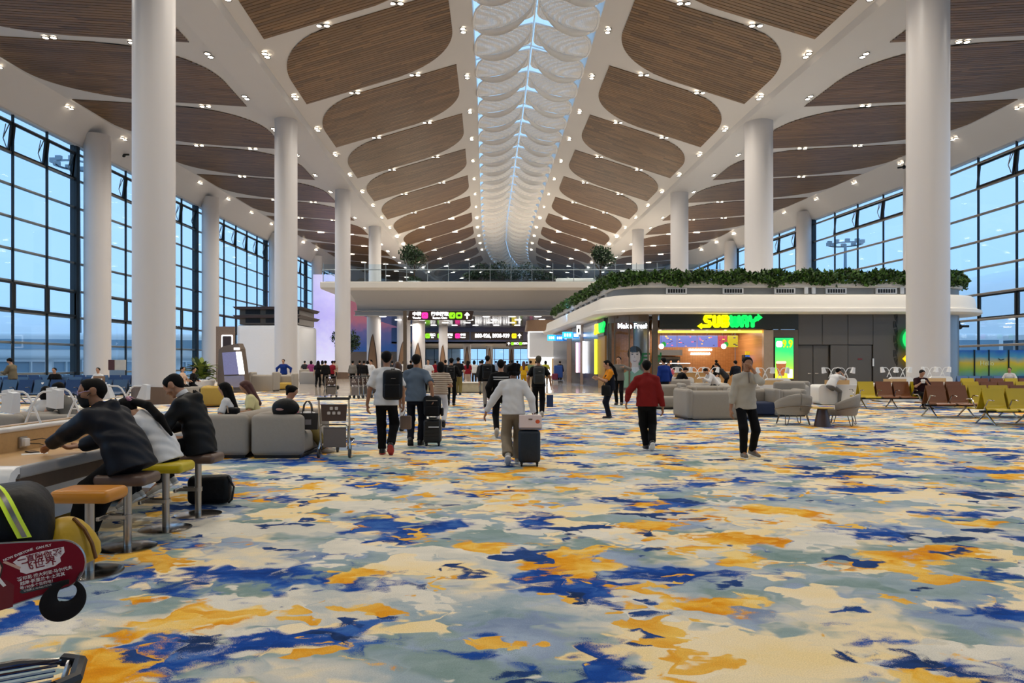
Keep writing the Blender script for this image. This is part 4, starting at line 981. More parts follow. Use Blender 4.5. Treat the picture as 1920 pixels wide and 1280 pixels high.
# glowing neon line on the back wall: two short rows of strokes
sg = thing('neon_sign', 'white neon writing on the orange tiled shop wall', 'sign', (fx(1313, 46.4), 46.42, fz(660, 46.4)))
for row, (w, z) in enumerate(((1.5, 0.16), (1.25, -0.10))):
    b2 = MB(); x = -w / 2
    while x < w / 2:
        s = lr.uniform(0.05, 0.09); b2.tube([(x, 0, z - 0.07), (x + s * 0.5, 0, z + 0.08), (x + s, 0, z - 0.07), (x + s + 0.02, 0, z + 0.03)], 0.02, 5); x += s + 0.03
    b2.build('neon_row', M_litw, sg)
# pendant hangers with white and green globes
for px, w in ((1240, 'near the glass corner'), (1357, 'before the red menu screen')):
    t = thing('pendant_ad', 'hanging white and green disc ad in the shop ' + w, 'sign', (fx(px, 42.5), 42.5, fz(649, 42.5)), group='hanging disc ads')
    b2 = MB(); b2.ball((0, 0, 0), (0.16, 0.05, 0.16), 16, 8); b2.build('disc', M_lit, t, True)
    b2 = MB(); b2.ball((0.16, 0.05, 0.12), (0.14, 0.04, 0.16), 16, 8); b2.build('green_disc', mat('green_paper', '#2fc45a', 0.5, emit=0.3), t, True)
    b2 = MB(); b2.tube([(0, 0, 0.15), (0, 0, 3.5 - fz(649, 42.5))], 0.008, 4); b2.build('string', M_black, t)
# ad lightbox
t = thing('lightbox_ad', 'tall glowing green lightbox ad with an iced drink and 9.9', 'sign', (X_(1469), YF - 0.06, 0))
zt, zb_ = Z_(632), Z_(711)
b2 = MB(); b2.rbox((0, 0, (zt + zb_) / 2), (1.12, 0.12, zt - zb_), 0.06, 3, edges='y'); b2.build('frame', M_black, t)
G = gradient('lightbox_print', 2, [(0.0, '#e8e030'), (0.3, '#8fe04a'), (0.65, '#2fd070'), (1.0, '#25c268')], 0.3, emit=1.1, lo=0.7, hi=3.1)
b2 = MB(); b2.rbox((0, -0.065, (zt + zb_) / 2), (1.06, 0.02, zt - zb_ - 0.08), 0.05, 3, edges='y'); b2.build('print', G, t)
lettering('9.9', 0.62, mat('lime_print_letters', '#c8f000', 0.4, emit=1.0, var=0), t, (0.18, -0.08, Z_(645)), bold=0.03, sx=0.8)
b2 = MB(); b2.prism([(-0.5, 1.55), (0.12, 1.6), (-0.02, 0.85), (-0.36, 0.85)], -0.085, -0.08, 'xz'); b2.build('cup_print', mat('drink_print', '#b86a3a', 0.4, emit=0.5, var=0.5, scale=14), t)
b2 = MB(); b2.prism(rrect(0.6, 0.16, 0.08, 4, -0.19, 1.62), -0.088, -0.08, 'xz'); b2.build('lid_print', mat('cup_lid_print', '#f0d8c0', 0.4, emit=0.8), t)
b2 = MB(); b2.prism(rrect(0.3, 0.5, 0.05, 3, 0.33, 0.98), -0.085, -0.08, 'xz'); b2.build('packet_print', mat('packet_print', '#e8e6f4', 0.4, emit=0.8, var=0.4, scale=9), t)
b2 = MB(); b2.prism(rrect(0.36, 0.34, 0.1, 4, -0.30, Z_(645)), -0.085, -0.08, 'xz'); b2.build('badge_print', M_lit, t)
# serving counter, machines
t = thing('serving_counter', 'glowing serving counter with glass food guard in the shop', 'counter', (fx(1300, 44.2), 44.2, 0))
b2 = MB(); b2.rbox((0.6, 0, 0.5), (5.2, 0.8, 1.0), 0.04, 2); b2.build('counter_body', M_oak, t); b2 = MB(); b2.box((0.6, -0.02, 1.02), (5.3, 0.9, 0.05)); b2.build('counter_top', M_whiteg, t)
b2 = MB(); b2.box((-1.2, -0.35, 1.3), (1.7, 0.02, 0.5)); b2.build('food_guard', M_glass, t)
b2 = MB(); b2.box((-1.2, -0.2, 1.57), (1.8, 0.45, 0.05)); b2.build('guard_shelf', M_lit, t)
t = thing('oven_unit', 'dark oven unit under a steel hood behind the shop counter', 'oven', (fx(1250, 46), 46.0, 0))
b2 = MB(); b2.rbox((0, 0, 1.0), (1.6, 0.7, 2.0), 0.03, 2); b2.build('body', M_bronze, t); b2 = MB(); b2.box((0, -0.2, 2.25), (1.7, 1.0, 0.35)); b2.build('hood', M_alu, t); b2 = MB(); b2.box((0.3, -0.37, 1.6), (0.8, 0.04, 0.45)); b2.build('oven_door', M_black, t)
t = thing('drinks_fridge', 'glass-door drinks fridge glowing white at the shop side', 'fridge', (fx(1421, 44), 44.2, 0))
b2 = MB(); b2.rbox((0, 0, 1.05), (0.75, 0.7, 2.1), 0.03, 2); b2.build('cabinet', M_black, t); b2 = MB(); b2.box((0, -0.36, 1.05), (0.62, 0.02, 1.8)); b2.build('glass_door', mat('fridge_glow', '#c4d8f0', 0.2, emit=1.2, var=0.3, scale=12), t)
for z in (0.5, 0.95, 1.4): b2 = MB(); b2.box((0, -0.38, z), (0.62, 0.02, 0.05)); b2.build('shelf', M_mast, t)
t = thing('drinks_machine', 'black drinks machine with a blue glowing front', 'drinks machine', (fx(1405, 44), 44.1, 0.0))
b2 = MB(); b2.box((0, 0, 0.5), (0.8, 0.7, 1.0)); b2.build('stand', M_oak, t)
b2 = MB(); b2.rbox((0, 0, 1.55), (0.72, 0.6, 1.1), 0.04, 2); b2.build('body', M_black, t); b2 = MB(); b2.box((0, -0.31, 1.85), (0.62, 0.02, 0.42)); b2.build('front_screen', mat('blue_screen', '#2a6ad8', 0.3, emit=0.9, var=0.4), t); b2 = MB(); b2.box((0, -0.31, 2.2), (0.66, 0.04, 0.22)); b2.build('top_sign', mat('yellow_dark_sign', '#c9b22a', 0.4, emit=0.6, var=0.5, scale=20), t)

# curved glass corner with portrait print
b2 = MB(); b2.cyl((7.9, 43.4, 0), 0.5, 4.4, 24); b2.build('corner_column', M_alu, SHOP, True)
corner_p = arc(8.0, 43.5, 2.1, math.radians(178), math.radians(268), 12)
cp = [corner_p[i] for i in (0, 4, 8, 12)]
for i in range(3):
    b2 = MB(); sweep(b2, [corner_p[j] for j in range(i * 4, i * 4 + 5)], [(0, 0.12), (0, 4.1)]); b2.build('corner_glass', M_glass, SHOP, 'all', recalc=False)
for i in range(4):
    b2 = MB(); b2.box((cp[i][0], cp[i][1], 2.2), (0.08, 0.08, 4.4)); b2.build('glass_post', M_bronze, SHOP)
b2 = MB(); sweep(b2, corner_p, [(0.03, 4.0), (0.03, 4.42), (-0.06, 4.42), (-0.06, 4.0), (0.03, 4.0)]); b2.build('corner_header', M_bronze, SHOP, recalc=False)
b2 = MB(); sweep(b2, corner_p, [(0.03, 0.0), (0.03, 0.14), (-0.06, 0.14)]); b2.build('corner_kick', M_bronze, SHOP, recalc=False)
lettering('Make Fresh', 0.42, M_litw, SHOP, (fx(1187, 42.3), 42.3, fz(611, 42.3)), bold=0.03, sx=0.95)
lettering('万岁', 0.8, mat('green_letters', '#1f6a3a', 0.5, emit=0.15), SHOP, (fx(1219, 42), 41.9, fz(674, 42)), bold=0.03, sx=0.9)
PT = thing('portrait_print', 'life-size print of a smiling man in a green jacket on the glass corner', 'poster', (fx(1190, 41.75), 41.75, 0))
def flat(poly, y, m, nm): q = MB(); q.prism(poly, y, y - 0.006, 'xz'); return q.build(nm, m, PT)
skinp = mat('print_skin', '#cdb8b0', 0.6, var=0.03); hairp = mat('print_hair', '#1c1a1c', 0.6, var=0.2); jack = mat('print_jacket', '#7fa38c', 0.6, var=0.08, scale=3); shirtp = mat('print_shirt', '#cfcaca', 0.6)
s = 41.75 / FPX
flat([(-26 * s, 0.15), (-22 * s, fz(700, 41.75)), (-8 * s, fz(692, 41.75)), (0, fz(697, 41.75)), (10 * s, fz(692, 41.75)), (24 * s, fz(705, 41.75)), (26 * s, 0.15)], 0.0, jack, 'jacket')
flat([(-8 * s, fz(693, 41.75)), (0, fz(700, 41.75)), (9 * s, fz(693, 41.75)), (7 * s, fz(688, 41.75)), (-6 * s, fz(688, 41.75))], -0.008, shirtp, 'collar')
flat([(-6 * s, fz(690, 41.75)), (7 * s, fz(690, 41.75)), (7 * s, fz(680, 41.75)), (-5 * s, fz(680, 41.75))], -0.006, skinp, 'neck')
def ell(cx, cz, a, b, n=20, t0=0, t1=2 * PI): return [(cx + a * math.cos(t0 + (t1 - t0) * i / n), cz + b * math.sin(t0 + (t1 - t0) * i / n)) for i in range(n + (0 if t1 - t0 > 6.2 else 1))]
zc = fz(667, 41.75)
flat(ell(0, zc + 0.13, 13.5 * s, 14.5 * s), -0.010, hairp, 'hair')
flat(ell(0, zc - 0.03, 10.5 * s, 15.5 * s), -0.018, skinp, 'face')
flat(ell(-1 * s, zc + 0.36, 11 * s, 5 * s), -0.026, hairp, 'fringe')
for q in (-1, 1): flat(ell(q * 4.6 * s, zc + 0.08, 1.9 * s, 0.7 * s, 10), -0.026, hairp, 'eye'); flat(ell(q * 4.8 * s, zc + 0.17, 2.6 * s, 0.5 * s, 10), -0.026, hairp, 'brow')
flat(ell(0, zc - 0.27, 3.6 * s, 2.4 * s, 14, PI, 2 * PI), -0.026, mat('print_mouth', '#7a3038', 0.6), 'mouth'); flat(ell(0, zc - 0.28, 3.0 * s, 0.8 * s, 10, PI, 2 * PI), -0.033, M_whiteg, 'teeth')
flat([(-0.8 * s, zc + 0.06), (1.4 * s, zc - 0.12), (-1.2 * s, zc - 0.12)], -0.026, mat('print_shade', '#b39c94', 0.6), 'nose')

# left flank of the shop
def flank(y): return itp(y, [44.2, 50, 60, 70], [5.85, 5.4, 4.7, 4.0])
def flank_box(y0, y1, z0, z1, out, m, nm, parent=None):
    x0, x1 = flank(y0) - out, flank(y1) - out; v = Vector((x1 - x0, y1 - y0)); q = MB(); q.box(((x0 + x1) / 2, (y0 + y1) / 2, (z0 + z1) / 2), (v.length - 0.03, 0.12, z1 - z0), rz=math.atan2(v.y, v.x)); return q.build(nm, m, parent or SHOP)
M_steel = mat('brushed_dark_steel', '#6a6a72', 0.22, metal=0.8, var=0.08, scale=2)
M_gold = mat('tan_door_panel', '#a5793c', 0.4, var=0.06)
flank_box(44.3, 46.4, 3.3, 4.4, 0.05, mat('dark_olive_band'), 'side_sign_band')
flank_box(44.3, 46.4, 0, 3.3, 0.0, M_gold, 'side_door')
flank_box(46.4, 49.0, 0, 4.4, 0.0, M_steel, 'side_panel'); flank_box(49.0, 52.0, 0, 4.4, 0.0, M_steel, 'side_panel')
flank_box(52, 53.2, 0, 4.4, 0.02, M_wood, 'side_panel'); flank_box(53.2, 57.5, 0, 4.4, 0.0, M_steel, 'side_panel'); flank_box(57.5, 60, 0, 4.4, 0.02, M_wood, 'side_panel'); flank_box(60, 69, 0, 4.4, 0, M_steel, 'side_panel')
shop_letters('on the narrow side band seen edge-on', (flank(45.3) - 0.12, 45.35, 3.5), 0.62, -math.atan2(2.1, 0.16))
for y0, m, nm, lb in ((46.6, mat('yellow_lightbox', '#e8e23a', 0.3, emit=1.4, var=0.4, scale=3), 'edge_lightbox', 'thin yellow lightbox on the shop flank'),
                      (51.0, M_lit, 'edge_lightbox', 'thin white lightbox on the shop flank'), (54.0, mat('pink_lightbox', '#ffd0e0', 0.3, emit=1.4, var=0.2), 'edge_lightbox', 'thin pink lightbox on the shop flank')):
    q = MB(); q.rbox((flank(y0) - 0.17, y0, 2.0), (0.2, 0.12, 2.3), 0.03, 2); q.build(nm, m, label=lb, cat='sign')
M_cyan = mat('cyan_lit_sign', '#35c8ff', 0.3, emit=1.0, var=0); M_cyan2 = mat('blue_lit_sign', '#1f8ef0', 0.3, emit=0.9, var=0)
for px, py, w, h, Y, m, lb in ((1064, 628, 19, 12, 53, M_cyan, 'pale cyan restroom blade sign nearer the camera'), (1080, 628.5, 11, 11, 53.2, M_cyan2, 'blue end of the restroom blade sign nearer the camera'), (1034, 633, 15, 11, 62, M_cyan, 'pale cyan blade sign farther down the shop flank'), (1049, 633.5, 14, 11, 62.2, M_cyan2, 'blue blade sign farther down the shop flank')):
    t = thing('blade_sign', lb, 'sign', (fx(px, Y), Y, fz(py, Y)))
    q = MB(); q.box((0, 0, 0), (w * Y / FPX, 0.14, h * Y / FPX)); q.build('face', m, t)
    for k in range(3): q = MB(); q.box(((k - 1) * w * Y / FPX * 0.25, -0.08, 0), (0.1, 0.02, 0.22)); q.build('pictogram', M_litw, t)
t = thing('restroom_sign', 'small white lit square sign with a figure over the shop flank', 'sign', (fx(1085, 50), 50, fz(618, 50)))
q = MB(); q.box((0, 0, 0), (0.28, 0.12, 0.62)); q.build('face', M_lit, t); q = MB(); q.prism([(-0.06, -0.2), (0.06, -0.2), (0.06, 0.1), (-0.06, 0.1)], -0.08, -0.06, 'xz'); q.build('pictogram', M_black, t)
BL = bpy.data.lights.new('blue_cove', 'AREA'); BL.energy = 90; BL.color = (0.15, 0.45, 1.0); BL.shape = 'RECTANGLE'; BL.size = 14; BL.size_y = 0.3
o = bpy.data.objects.new('blue_cove_lamp', BL); COL.objects.link(o); o.parent = SHOP; o.location = (4.5, 55, 4.36); o.rotation_euler = (0, math.radians(-35), PI / 2 + 0.07)

# small white kiosk farther along the passage
t = thing('lit_kiosk', 'white kiosk with glowing edges and brown roof beyond the shop', 'kiosk', (3.2, 78, 0))
b2 = MB(); b2.rbox((0.2, 3, 3.6), (3.2, 6, 3.0), 0.15, 3); b2.build('upper_box', M_whiteg, t); b2 = MB(); b2.lathe([(0.0001, 6.3), (1.9, 6.3), (2.1, 5.1), (0.0001, 5.1)], 24, (0.3, 1.6, 0)); b2.build('roof', M_wood, t, True)
b2 = MB(); b2.box((0.2, 3, 1.05), (2.9, 5.6, 2.1)); b2.build('lower_walls', M_oak, t); b2 = MB(); b2.box((0.3, 0.16, 1.15), (1.7, 0.05, 1.9)); b2.build('lit_doorway', M_lit, t)
b2 = MB(); b2.tube([(-1.4, -0.02, 2.15), (-1.4, -0.02, 5.0), (1.8, -0.02, 5.0)], 0.05, 5); b2.tube([(-1.4, -0.02, 2.15), (1.8, -0.02, 2.15)], 0.05, 5); b2.build('light_edge', M_lit, t)

# ---- big white kiosk on the left ----
t = thing('white_kiosk', 'white boxy kiosk with brown slatted roof behind the second left column', 'kiosk', (fx(502, 66), 66, 0)); K = 66 / FPX
b2 = MB(); b2.rbox((0, 3, fz(609, 66) / 2), (118 * K, 6, fz(609, 66)), 0.25, 4); b2.build('body', M_whiteg, t, True)
b2 = MB(); b2.rbox((0, -0.04, fz(615, 66) / 2), (104 * K, 0.1, fz(615, 66) - 0.2), 0.2, 4, edges='y'); b2.build('front_panel', mat('kiosk_panel', '#ecebec', 0.25, var=0.02), t)
for z0, z1 in ((fz(608, 66), fz(593, 66)), (fz(591, 66), fz(577, 66))):
    b2 = MB(); b2.box((0, 3, (z0 + z1) / 2), (110 * K, 5.4, z1 - z0)); b2.build('roof_tier', M_bronze, t)
    b2 = MB(); b2.prism([(-64 * K, z1 + 0.1), (64 * K, z1 + 0.1), (58 * K, z1 - 0.15), (-58 * K, z1 - 0.15)], -0.3, 6.3, 'xz'); b2.build('eave', M_signbrown, t)
    bm = MB(); bm.box((0, 0, 0), (27 * K, 0.06, 8 * K)); me = bm.mesh('roof_vent', M_black)
    for x in (-30, 8, 44): link('roof_vent', me, t, (x * K, 0.27, (z0 + z1) / 2))
# flight information totem
t = thing('information_totem', 'leaning brown totem with glowing flight board beside the planter', 'totem', (fx(434, 38.5), 38.5, 0), -0.25); K = 38.5 / FPX
b2 = MB(); b2.prism([(-0.9, 0), (0.9, 0), (0.55, 2.35), (0.4, 2.65), (-0.55, 2.5), (-0.8, 2.3)], -0.0, 0.45, 'xz'); b2.build('body', mat('taupe_metal', '#6a5a4c', 0.4, metal=0.2, var=0.04), t)
b2 = MB(); b2.prism([(-0.42, 0.95), (0.50, 0.98), (0.30, 2.2), (-0.55, 2.15)], -0.05, 0.0, 'xz'); b2.build('flight_board', mat('flight_board_lit', '#77769c', 0.3, emit=0.35, var=0.45, scale=14, stretch=(5, 1, 1)), t)
b2 = MB(); b2.prism([(0.50, 0.98), (0.82, 0.99), (0.62, 2.2), (0.30, 2.2)], -0.05, 0.0, 'xz'); b2.build('white_screen', M_lit, t)
b2 = MB(); b2.prism([(-0.36, 0.25), (0.86, 0.3), (0.80, 0.92), (-0.42, 0.88)], -0.05, 0.0, 'xz'); b2.build('lower_panel', mat('lilac_steel', '#a99da6', 0.25, metal=0.6, var=0.1), t)
b2 = MB(); b2.box((0.35, -0.03, 2.36), (0.34, 0.04, 0.12)); b2.build('top_label', M_lit, t)
b2 = MB(); b2.box((0, 0.2, 0.06), (2.0, 0.8, 0.12)); b2.build('base', M_bronze, t)
# brown textured wall with a screen behind
t = thing('media_wall', 'brown textured wall piece with a small framed screen behind the totem', 'partition', (fx(423, 60), 60, 0))
b2 = MB(); b2.box((0, 0, fz(612, 60) / 2), (1.5, 0.3, fz(612, 60))); b2.build('panel', mat('brown_stone_texture', '#7d6a5c', 0.7, var=0.5, scale=14, bump=0.5), t)
b2 = MB(); b2.prism(rrect(0.95, 1.1, 0.1), -0.2, -0.15, 'xz'); b2.build('screen_frame', M_lit, t, loc=(0.2, 0, fz(640, 60))); b2 = MB(); b2.prism(rrect(0.75, 0.9, 0.06), -0.22, -0.19, 'xz'); b2.build('screen', M_signbrown, t, loc=(0.2, 0, fz(640, 60)))
# planter with broad leaves beside the totem
t = thing('leafy_planter', 'big-leaved green plant in a pale planter beside the totem', 'plant', (fx(377, 38.8), 38.8, 0))
b2 = MB(); b2.lathe([(0.0001, 0), (0.6, 0), (0.72, 0.62), (0.66, 0.68), (0.0001, 0.6)], 28); b2.build('planter', mat('pale_planter', '#d8d2ca', 0.5), t, True)
b2 = MB(); tone = []
for i in range(90):
    a = lr.uniform(0, 6.28); el = lr.uniform(0.1, 1.45); L = lr.uniform(0.5, 0.95); rr_ = lr.uniform(0, 0.3); w = L * 0.16
    base = Vector((rr_ * math.cos(a), rr_ * math.sin(a), 0.62 + lr.uniform(0, 0.75))); d = Vector((math.cos(a) * math.cos(el), math.sin(a) * math.cos(el), math.sin(el))); s_ = Vector((-math.sin(a), math.cos(a), 0)); g = []
    for k in range(5):
        u = k / 4; p = base + d * L * u + Vector((0, 0, -0.35 * L * u * u)); ww = w * math.sin(PI * (0.08 + 0.9 * u)); g.append([p - s_ * ww + Vector((0, 0, 0.04)), p, p + s_ * ww + Vector((0, 0, 0.04))])
    nf = len(b2.f); b2.grid(g); tn = lr.random() ** 1.6; tone += [tn] * (len(b2.f) - nf)
b2.build('foliage', M_leaf3, t, 'all', tone=tone, recalc=False, kind='stuff')
# painted glass screens on the right
MUR = gradient('mural_print', 2, [(0.0, '#0e4a78'), (0.2, '#2a86b0'), (0.42, '#8fb83a'), (0.62, '#e0c020'), (0.8, '#4f9ab8'), (1.0, '#0a50b8')], 0.3, lo=0.1, hi=2.5)
t = thing('mural_screen', 'blue and yellow painted screen wall beneath the right windows', 'screen', (0, 0, 0))
xs = [fx(q, 46) for q in (1788, 1826, 1853, 1890, 1925, 1962)]
for i in range(5):
    q = MB(); q.box(((xs[i] + xs[i + 1]) / 2, 46 - 0.02 * (i % 2), 1.27), (xs[i + 1] - xs[i] - 0.04, 0.06, 2.3)); q.build('painted_panel', MUR, t)
    q = MB(); q.box((xs[i], 45.96, 1.22), (0.06, 0.12, 2.44)); q.build('post', M_dark, t)
lettering('Hello', 0.42, mat('mural_letter', '#cfd8a0', 0.5, emit=0.1), t, (fx(1849, 46), 45.92, fz(681, 46)), bold=0.0)
q = MB(); q.tube([(fx(1871, 46), 45.93, fz(672, 46)), (fx(1875, 46), 45.93, fz(675, 46)), (fx(1881, 46), 45.93, fz(673, 46))], 0.025, 5); q.build('bird_print', M_dark, t)
# CCTV cameras
def cctv(x, y, z, rz, label, drop=0.9):
    t = thing('security_camera', label, 'camera', (x, y, z), rz)
    b2 = MB(); b2.tube([(0, 0, 0), (0, 0, drop)], 0.035, 6); b2.build('stem', M_black, t); b2 = MB(); b2.ball((0, 0, -0.05), 0.16, 12, 8); b2.build('dome', M_black, t, True); b2 = MB(); b2.rbox((0.3, -0.1, -0.02), (0.4, 0.14, 0.14), 0.03, 2); b2.build('barrel', M_black, t)
Y = 58.5; cctv(fx(232, Y), Y, fz(290, Y), 0, 'black security cameras hanging left of the first left column', 0.25)
Y = 60.0; cctv(fx(1695, Y), Y, fz(312, Y), 2.6, 'black security camera hanging beside the big right column', 0.5)
cctv(27.45, 43.6, fz(611, 43.6), 0, 'small security camera on the shop end wall', 0.3)
# =====================================================================
#  FURNITURE AND LOOSE THINGS
# =====================================================================
M_chrome = mat('polished_chrome', '#b9b6b2', 0.16, metal=1.0, var=0.04)
M_satin = mat('brushed_steel', '#a7a29c', 0.28, metal=1.0, var=0.06, scale=40)
M_seat_or = mat('orange_leather', '#c07a12', 0.35, var=0.05); M_seat_ye = mat('yellow_leather', '#bfa80e', 0.38, var=0.05); M_seat_br = mat('brown_leather', '#5c463a', 0.4, var=0.06)
M_sofa = mat('greige_upholstery', '#989085', 0.75, var=0.05, scale=18, bump=0.1); M_sofa2 = mat('beige_upholstery', '#b3a284', 0.75, var=0.05, scale=18); M_mustard = mat('mustard_upholstery', '#b3923e', 0.75, var=0.05, scale=18)
M_desk = mat('white_solid_surface', '#e6e3de', 0.3, var=0.015); M_lampw = mat('white_powder_coat', '#ecebe9', 0.35, var=0.015)
M_navyc = mat('navy_cushion', '#1d2a48', 0.8, var=0.08)
M_wheel = mat('grey_rubber', '#3c3c3e', 0.6, var=0.1)

# ---- counter desk, stools, lamps ----
t = thing('counter_desk', 'white and oak work counter with raised socket ledge in the left foreground', 'desk', (-4.75, 0, 0.025))
y0, y1 = 5.62, 9.15; L = y1 - y0; yc = (y0 + y1) / 2
for s in (-1, 1):
    b2 = MB(); b2.rbox((s * 0.45, yc, 0.725), (0.72, L, 0.05), 0.02, 2); b2.build('worktop', M_oak, t)
    # white shell that wraps the edge and rolls down at the near end
    prof = [(y0 + 0.02, 0.757), (y0 - 0.04, 0.75), (y0 - 0.10, 0.72), (y0 - 0.13, 0.66), (y0 - 0.14, 0.56), (y0 - 0.06, 0.56), (y0 - 0.05, 0.66), (y0 - 0.02, 0.695), (y0 + 0.02, 0.70)]
    b2 = MB(); b2.prism(prof, s * 0.06, s * 0.86, 'yz'); b2.build('end_roll', M_desk, t, True)
    b2 = MB(); b2.rbox((s * 0.835, yc, 0.705), (0.06, L, 0.10), 0.025, 3, edges='y'); b2.build('edge_rail', mat('pale_grey_edge', '#9d9a98', 0.4), t, True)
    b2 = MB(); b2.rbox((s * 0.70, yc + 0.05, 0.60), (0.04, L - 0.3, 0.20), 0.01, 1); b2.build('apron', M_skirt, t)
    b2 = MB(); b2.box((s * 0.10, yc, 0.84), (0.03, L, 0.19)); b2.build('back_panel', M_oak, t)
    for y in (6.72, 6.2, 8.3):
        b2 = MB(); b2.rbox((s * 0.125, y, 0.825), (0.03, 0.11, 0.11), 0.012, 2); o = b2.build('power_outlet', M_satin, t)
b2 = MB(); b2.rbox((0, yc, 0.955), (0.27, L, 0.045), 0.018, 3); b2.build('ledge', M_desk, t, True)
b2 = MB(); b2.box((0, yc, 0.982), (0.10, L - 0.1, 0.008)); b2.build('ledge_inlay', M_oak, t)
b2 = MB(); b2.box((0, yc, 0.36), (0.35, L - 0.4, 0.66)); b2.build('pedestal', M_desk, t)
for y in (6.3, 8.4): b2 = MB(); b2.box((0.0, y, 0.03), (0.9, 0.45, 0.06)); b2.build('plinth', M_skirt, t)
def desk_lamp_mesh():
    b = MB()
    for s in (-1, 1):
        b.tube([(-s * 0.075, 0, 0), (-s * 0.035, 0, 0.10), (s * 0.02, 0, 0.22), (s * 0.06, 0, 0.285), (s * 0.10, 0, 0.31), (s * 0.22, 0, 0.315)], 0.011, 7)
    b.tube([(-0.035, 0, 0.10), (0.035, 0, 0.10)], 0.009, 6)
    sh = MB()
    sh.add([(-0.03, -0.045, 0.03), (0.03, -0.045, 0.03), (0.03, 0.045, 0.03), (-0.03, 0.045, 0.03), (-0.055, -0.06, -0.15), (0.055, -0.06, -0.15), (0.055, 0.06, -0.15), (-0.055, 0.06, -0.15)],
           [(0, 1, 2, 3), (0, 4, 5, 1), (1, 5, 6, 2), (2, 6, 7, 3), (3, 7, 4, 0), (7, 6, 5, 4)])
    return b.mesh('frame', M_lampw, True), sh.mesh('lamp_shade', M_lampw, recalc=True)
ME_lf, ME_ls = desk_lamp_mesh()
def desk_lamp(x, y, z, label, rz=0, s=1.0, group=None):
    t = thing('desk_lamp', label, 'lamp', (x, y, z), rz, group); link('frame', ME_lf, t)
    for q in (-1, 1):
        o = link('lamp_shade', ME_ls, t, (q * 0.245, 0, 0.30)); o.rotation_euler = (0, q * 0.22, 0)
    t.scale = (s, s, s); return t
for y, w in ((6.42, 'nearest at the picture edge'), (7.05, 'second from the camera'), (7.72, 'beside the masked man'), (8.75, 'beyond the ponytailed woman')):
    desk_lamp(-4.75, y, 1.003, 'white A-frame twin desk lamp on the counter ledge, ' + w, group='counter lamps')
# charger, cables, phone
t = thing('phone_charger', 'white charger plugged into the counter socket', 'charger', (-4.60, 6.72, 0.815))
b2 = MB(); b2.rbox((0, 0, 0.035), (0.05, 0.075, 0.075), 0.01, 2); b2.build('plug_body', M_lampw, t, True)
b2 = MB(); b2.tube([(0.02, 0.03, 0.05), (0.08, 0.12, 0.06), (0.14, 0.22, 0.02), (0.12, 0.34, -0.03)], 0.004, 5); b2.build('cable', M_black, t)
b2 = MB(); b2.tube([(0.02, 0.03, 0.02), (0.07, 0.10, 0.01), (0.12, 0.16, -0.03), (0.2, 0.22, -0.035)], 0.004, 5); b2.build('cable', M_black, t)
t = thing('phone', 'black smartphone lying on the oak counter', 'phone', (-4.42, 6.55, 0.776), 0.9)
b2 = MB(); b2.rbox((0, 0, 0.005), (0.075, 0.155, 0.009), 0.004, 2); b2.build('body', M_black, t); b2 = MB(); b2.box((0, 0, 0.0102), (0.068, 0.145, 0.001)); b2.build('screen', mat('phone_screen', '#59616e', 0.1), t)
b2 = MB(); b2.box((-4.33, 6.45, 0.7765), (0.2, 0.12, 0.002), rz=0.6); b2.build('paper_note', M_lampw, label='white slip of paper under the phone on the counter', cat='paper')

def bar_stool(x, y, m, label):
    t = thing('bar_stool', label, 'stool', (x, y, 0), group='counter stools')
    b2 = MB(); b2.lathe([(0.0001, 0), (0.235, 0), (0.235, 0.008), (0.20, 0.016), (0.04, 0.022), (0.0001, 0.022)], 40); b2.build('base_plate', M_chrome, t, True)
    b2 = MB(); b2.lathe([(0.033, 0.02), (0.033, 0.58)], 24); b2.build('pole', M_satin, t, True)
    b2 = MB(); b2.rbox((-0.09, -0.045, 0.27), (0.20, 0.008, 0.035), 0.002, 1); b2.rbox((-0.09, 0.045, 0.27), (0.20, 0.008, 0.035), 0.002, 1); b2.rbox((-0.19, 0, 0.27), (0.03, 0.26, 0.035), 0.006, 1); b2.lathe([(0.036, 0.25), (0.042, 0.25), (0.042, 0.29), (0.036, 0.29)], 20); b2.build('footrest', M_satin, t)
    b2 = MB(); b2.rbox((0, 0, 0.60), (0.45, 0.32, 0.10), 0.045, 5); b2.build('seat', m, t, True)
    return t
bar_stool(-3.22, 5.42, M_seat_or, 'orange padded bar stool at the counter, empty and nearest the camera')
bar_stool(-3.33, 6.16, M_seat_br, 'brown bar stool under the man in the navy jacket')
bar_stool(-3.34, 6.86, M_seat_ye, 'yellow padded bar stool at the counter under the ponytailed woman')
bar_stool(-3.31, 7.50, M_seat_br, 'brown bar stool under the man in the black jacket')

# ---- sofas ----
def sofa(x, y, rz, length, label, m=None, width=0.88, group=None, arms=(True, True), mseat=None, h=0.74):
    """settee facing local +x; length along y; backrest at x<0"""
    m = m or M_sofa; t = thing('sofa', label, 'sofa', (x, y, 0), rz, group)
    b2 = MB(); b2.rbox((0, 0, 0.03), (width - 0.1, length - 0.1, 0.06), 0.01, 1); b2.build('plinth', M_black, t)
    b2 = MB(); b2.rbox((0.08, 0, 0.25), (width - 0.2, length - 0.25, 0.38), 0.09, 4); b2.build('seat_cushion', mseat or m, t, True)
    b2 = MB(); b2.rbox((-width / 2 + 0.15, 0, 0.41), (0.30, length - 0.2, h - 0.04), 0.13, 5); b2.build('backrest', m, t, True)
    for k, s in enumerate((-1, 1)):
        if arms[k]: b2 = MB(); b2.rbox((0, s * (length / 2 - 0.1), 0.045 + (h - 0.05) / 2), (width, 0.2, h - 0.05), 0.09, 5); b2.build('side_panel', m, t, True)
    return t
sofa(-4.86, 12.75, PI, 1.8, 'greige rounded sofa left of the tote bag, its end panel facing us', group=None)
sofa(-3.93, 12.75, 0, 1.8, 'greige rounded sofa beside the luggage cart, its end panel facing us')
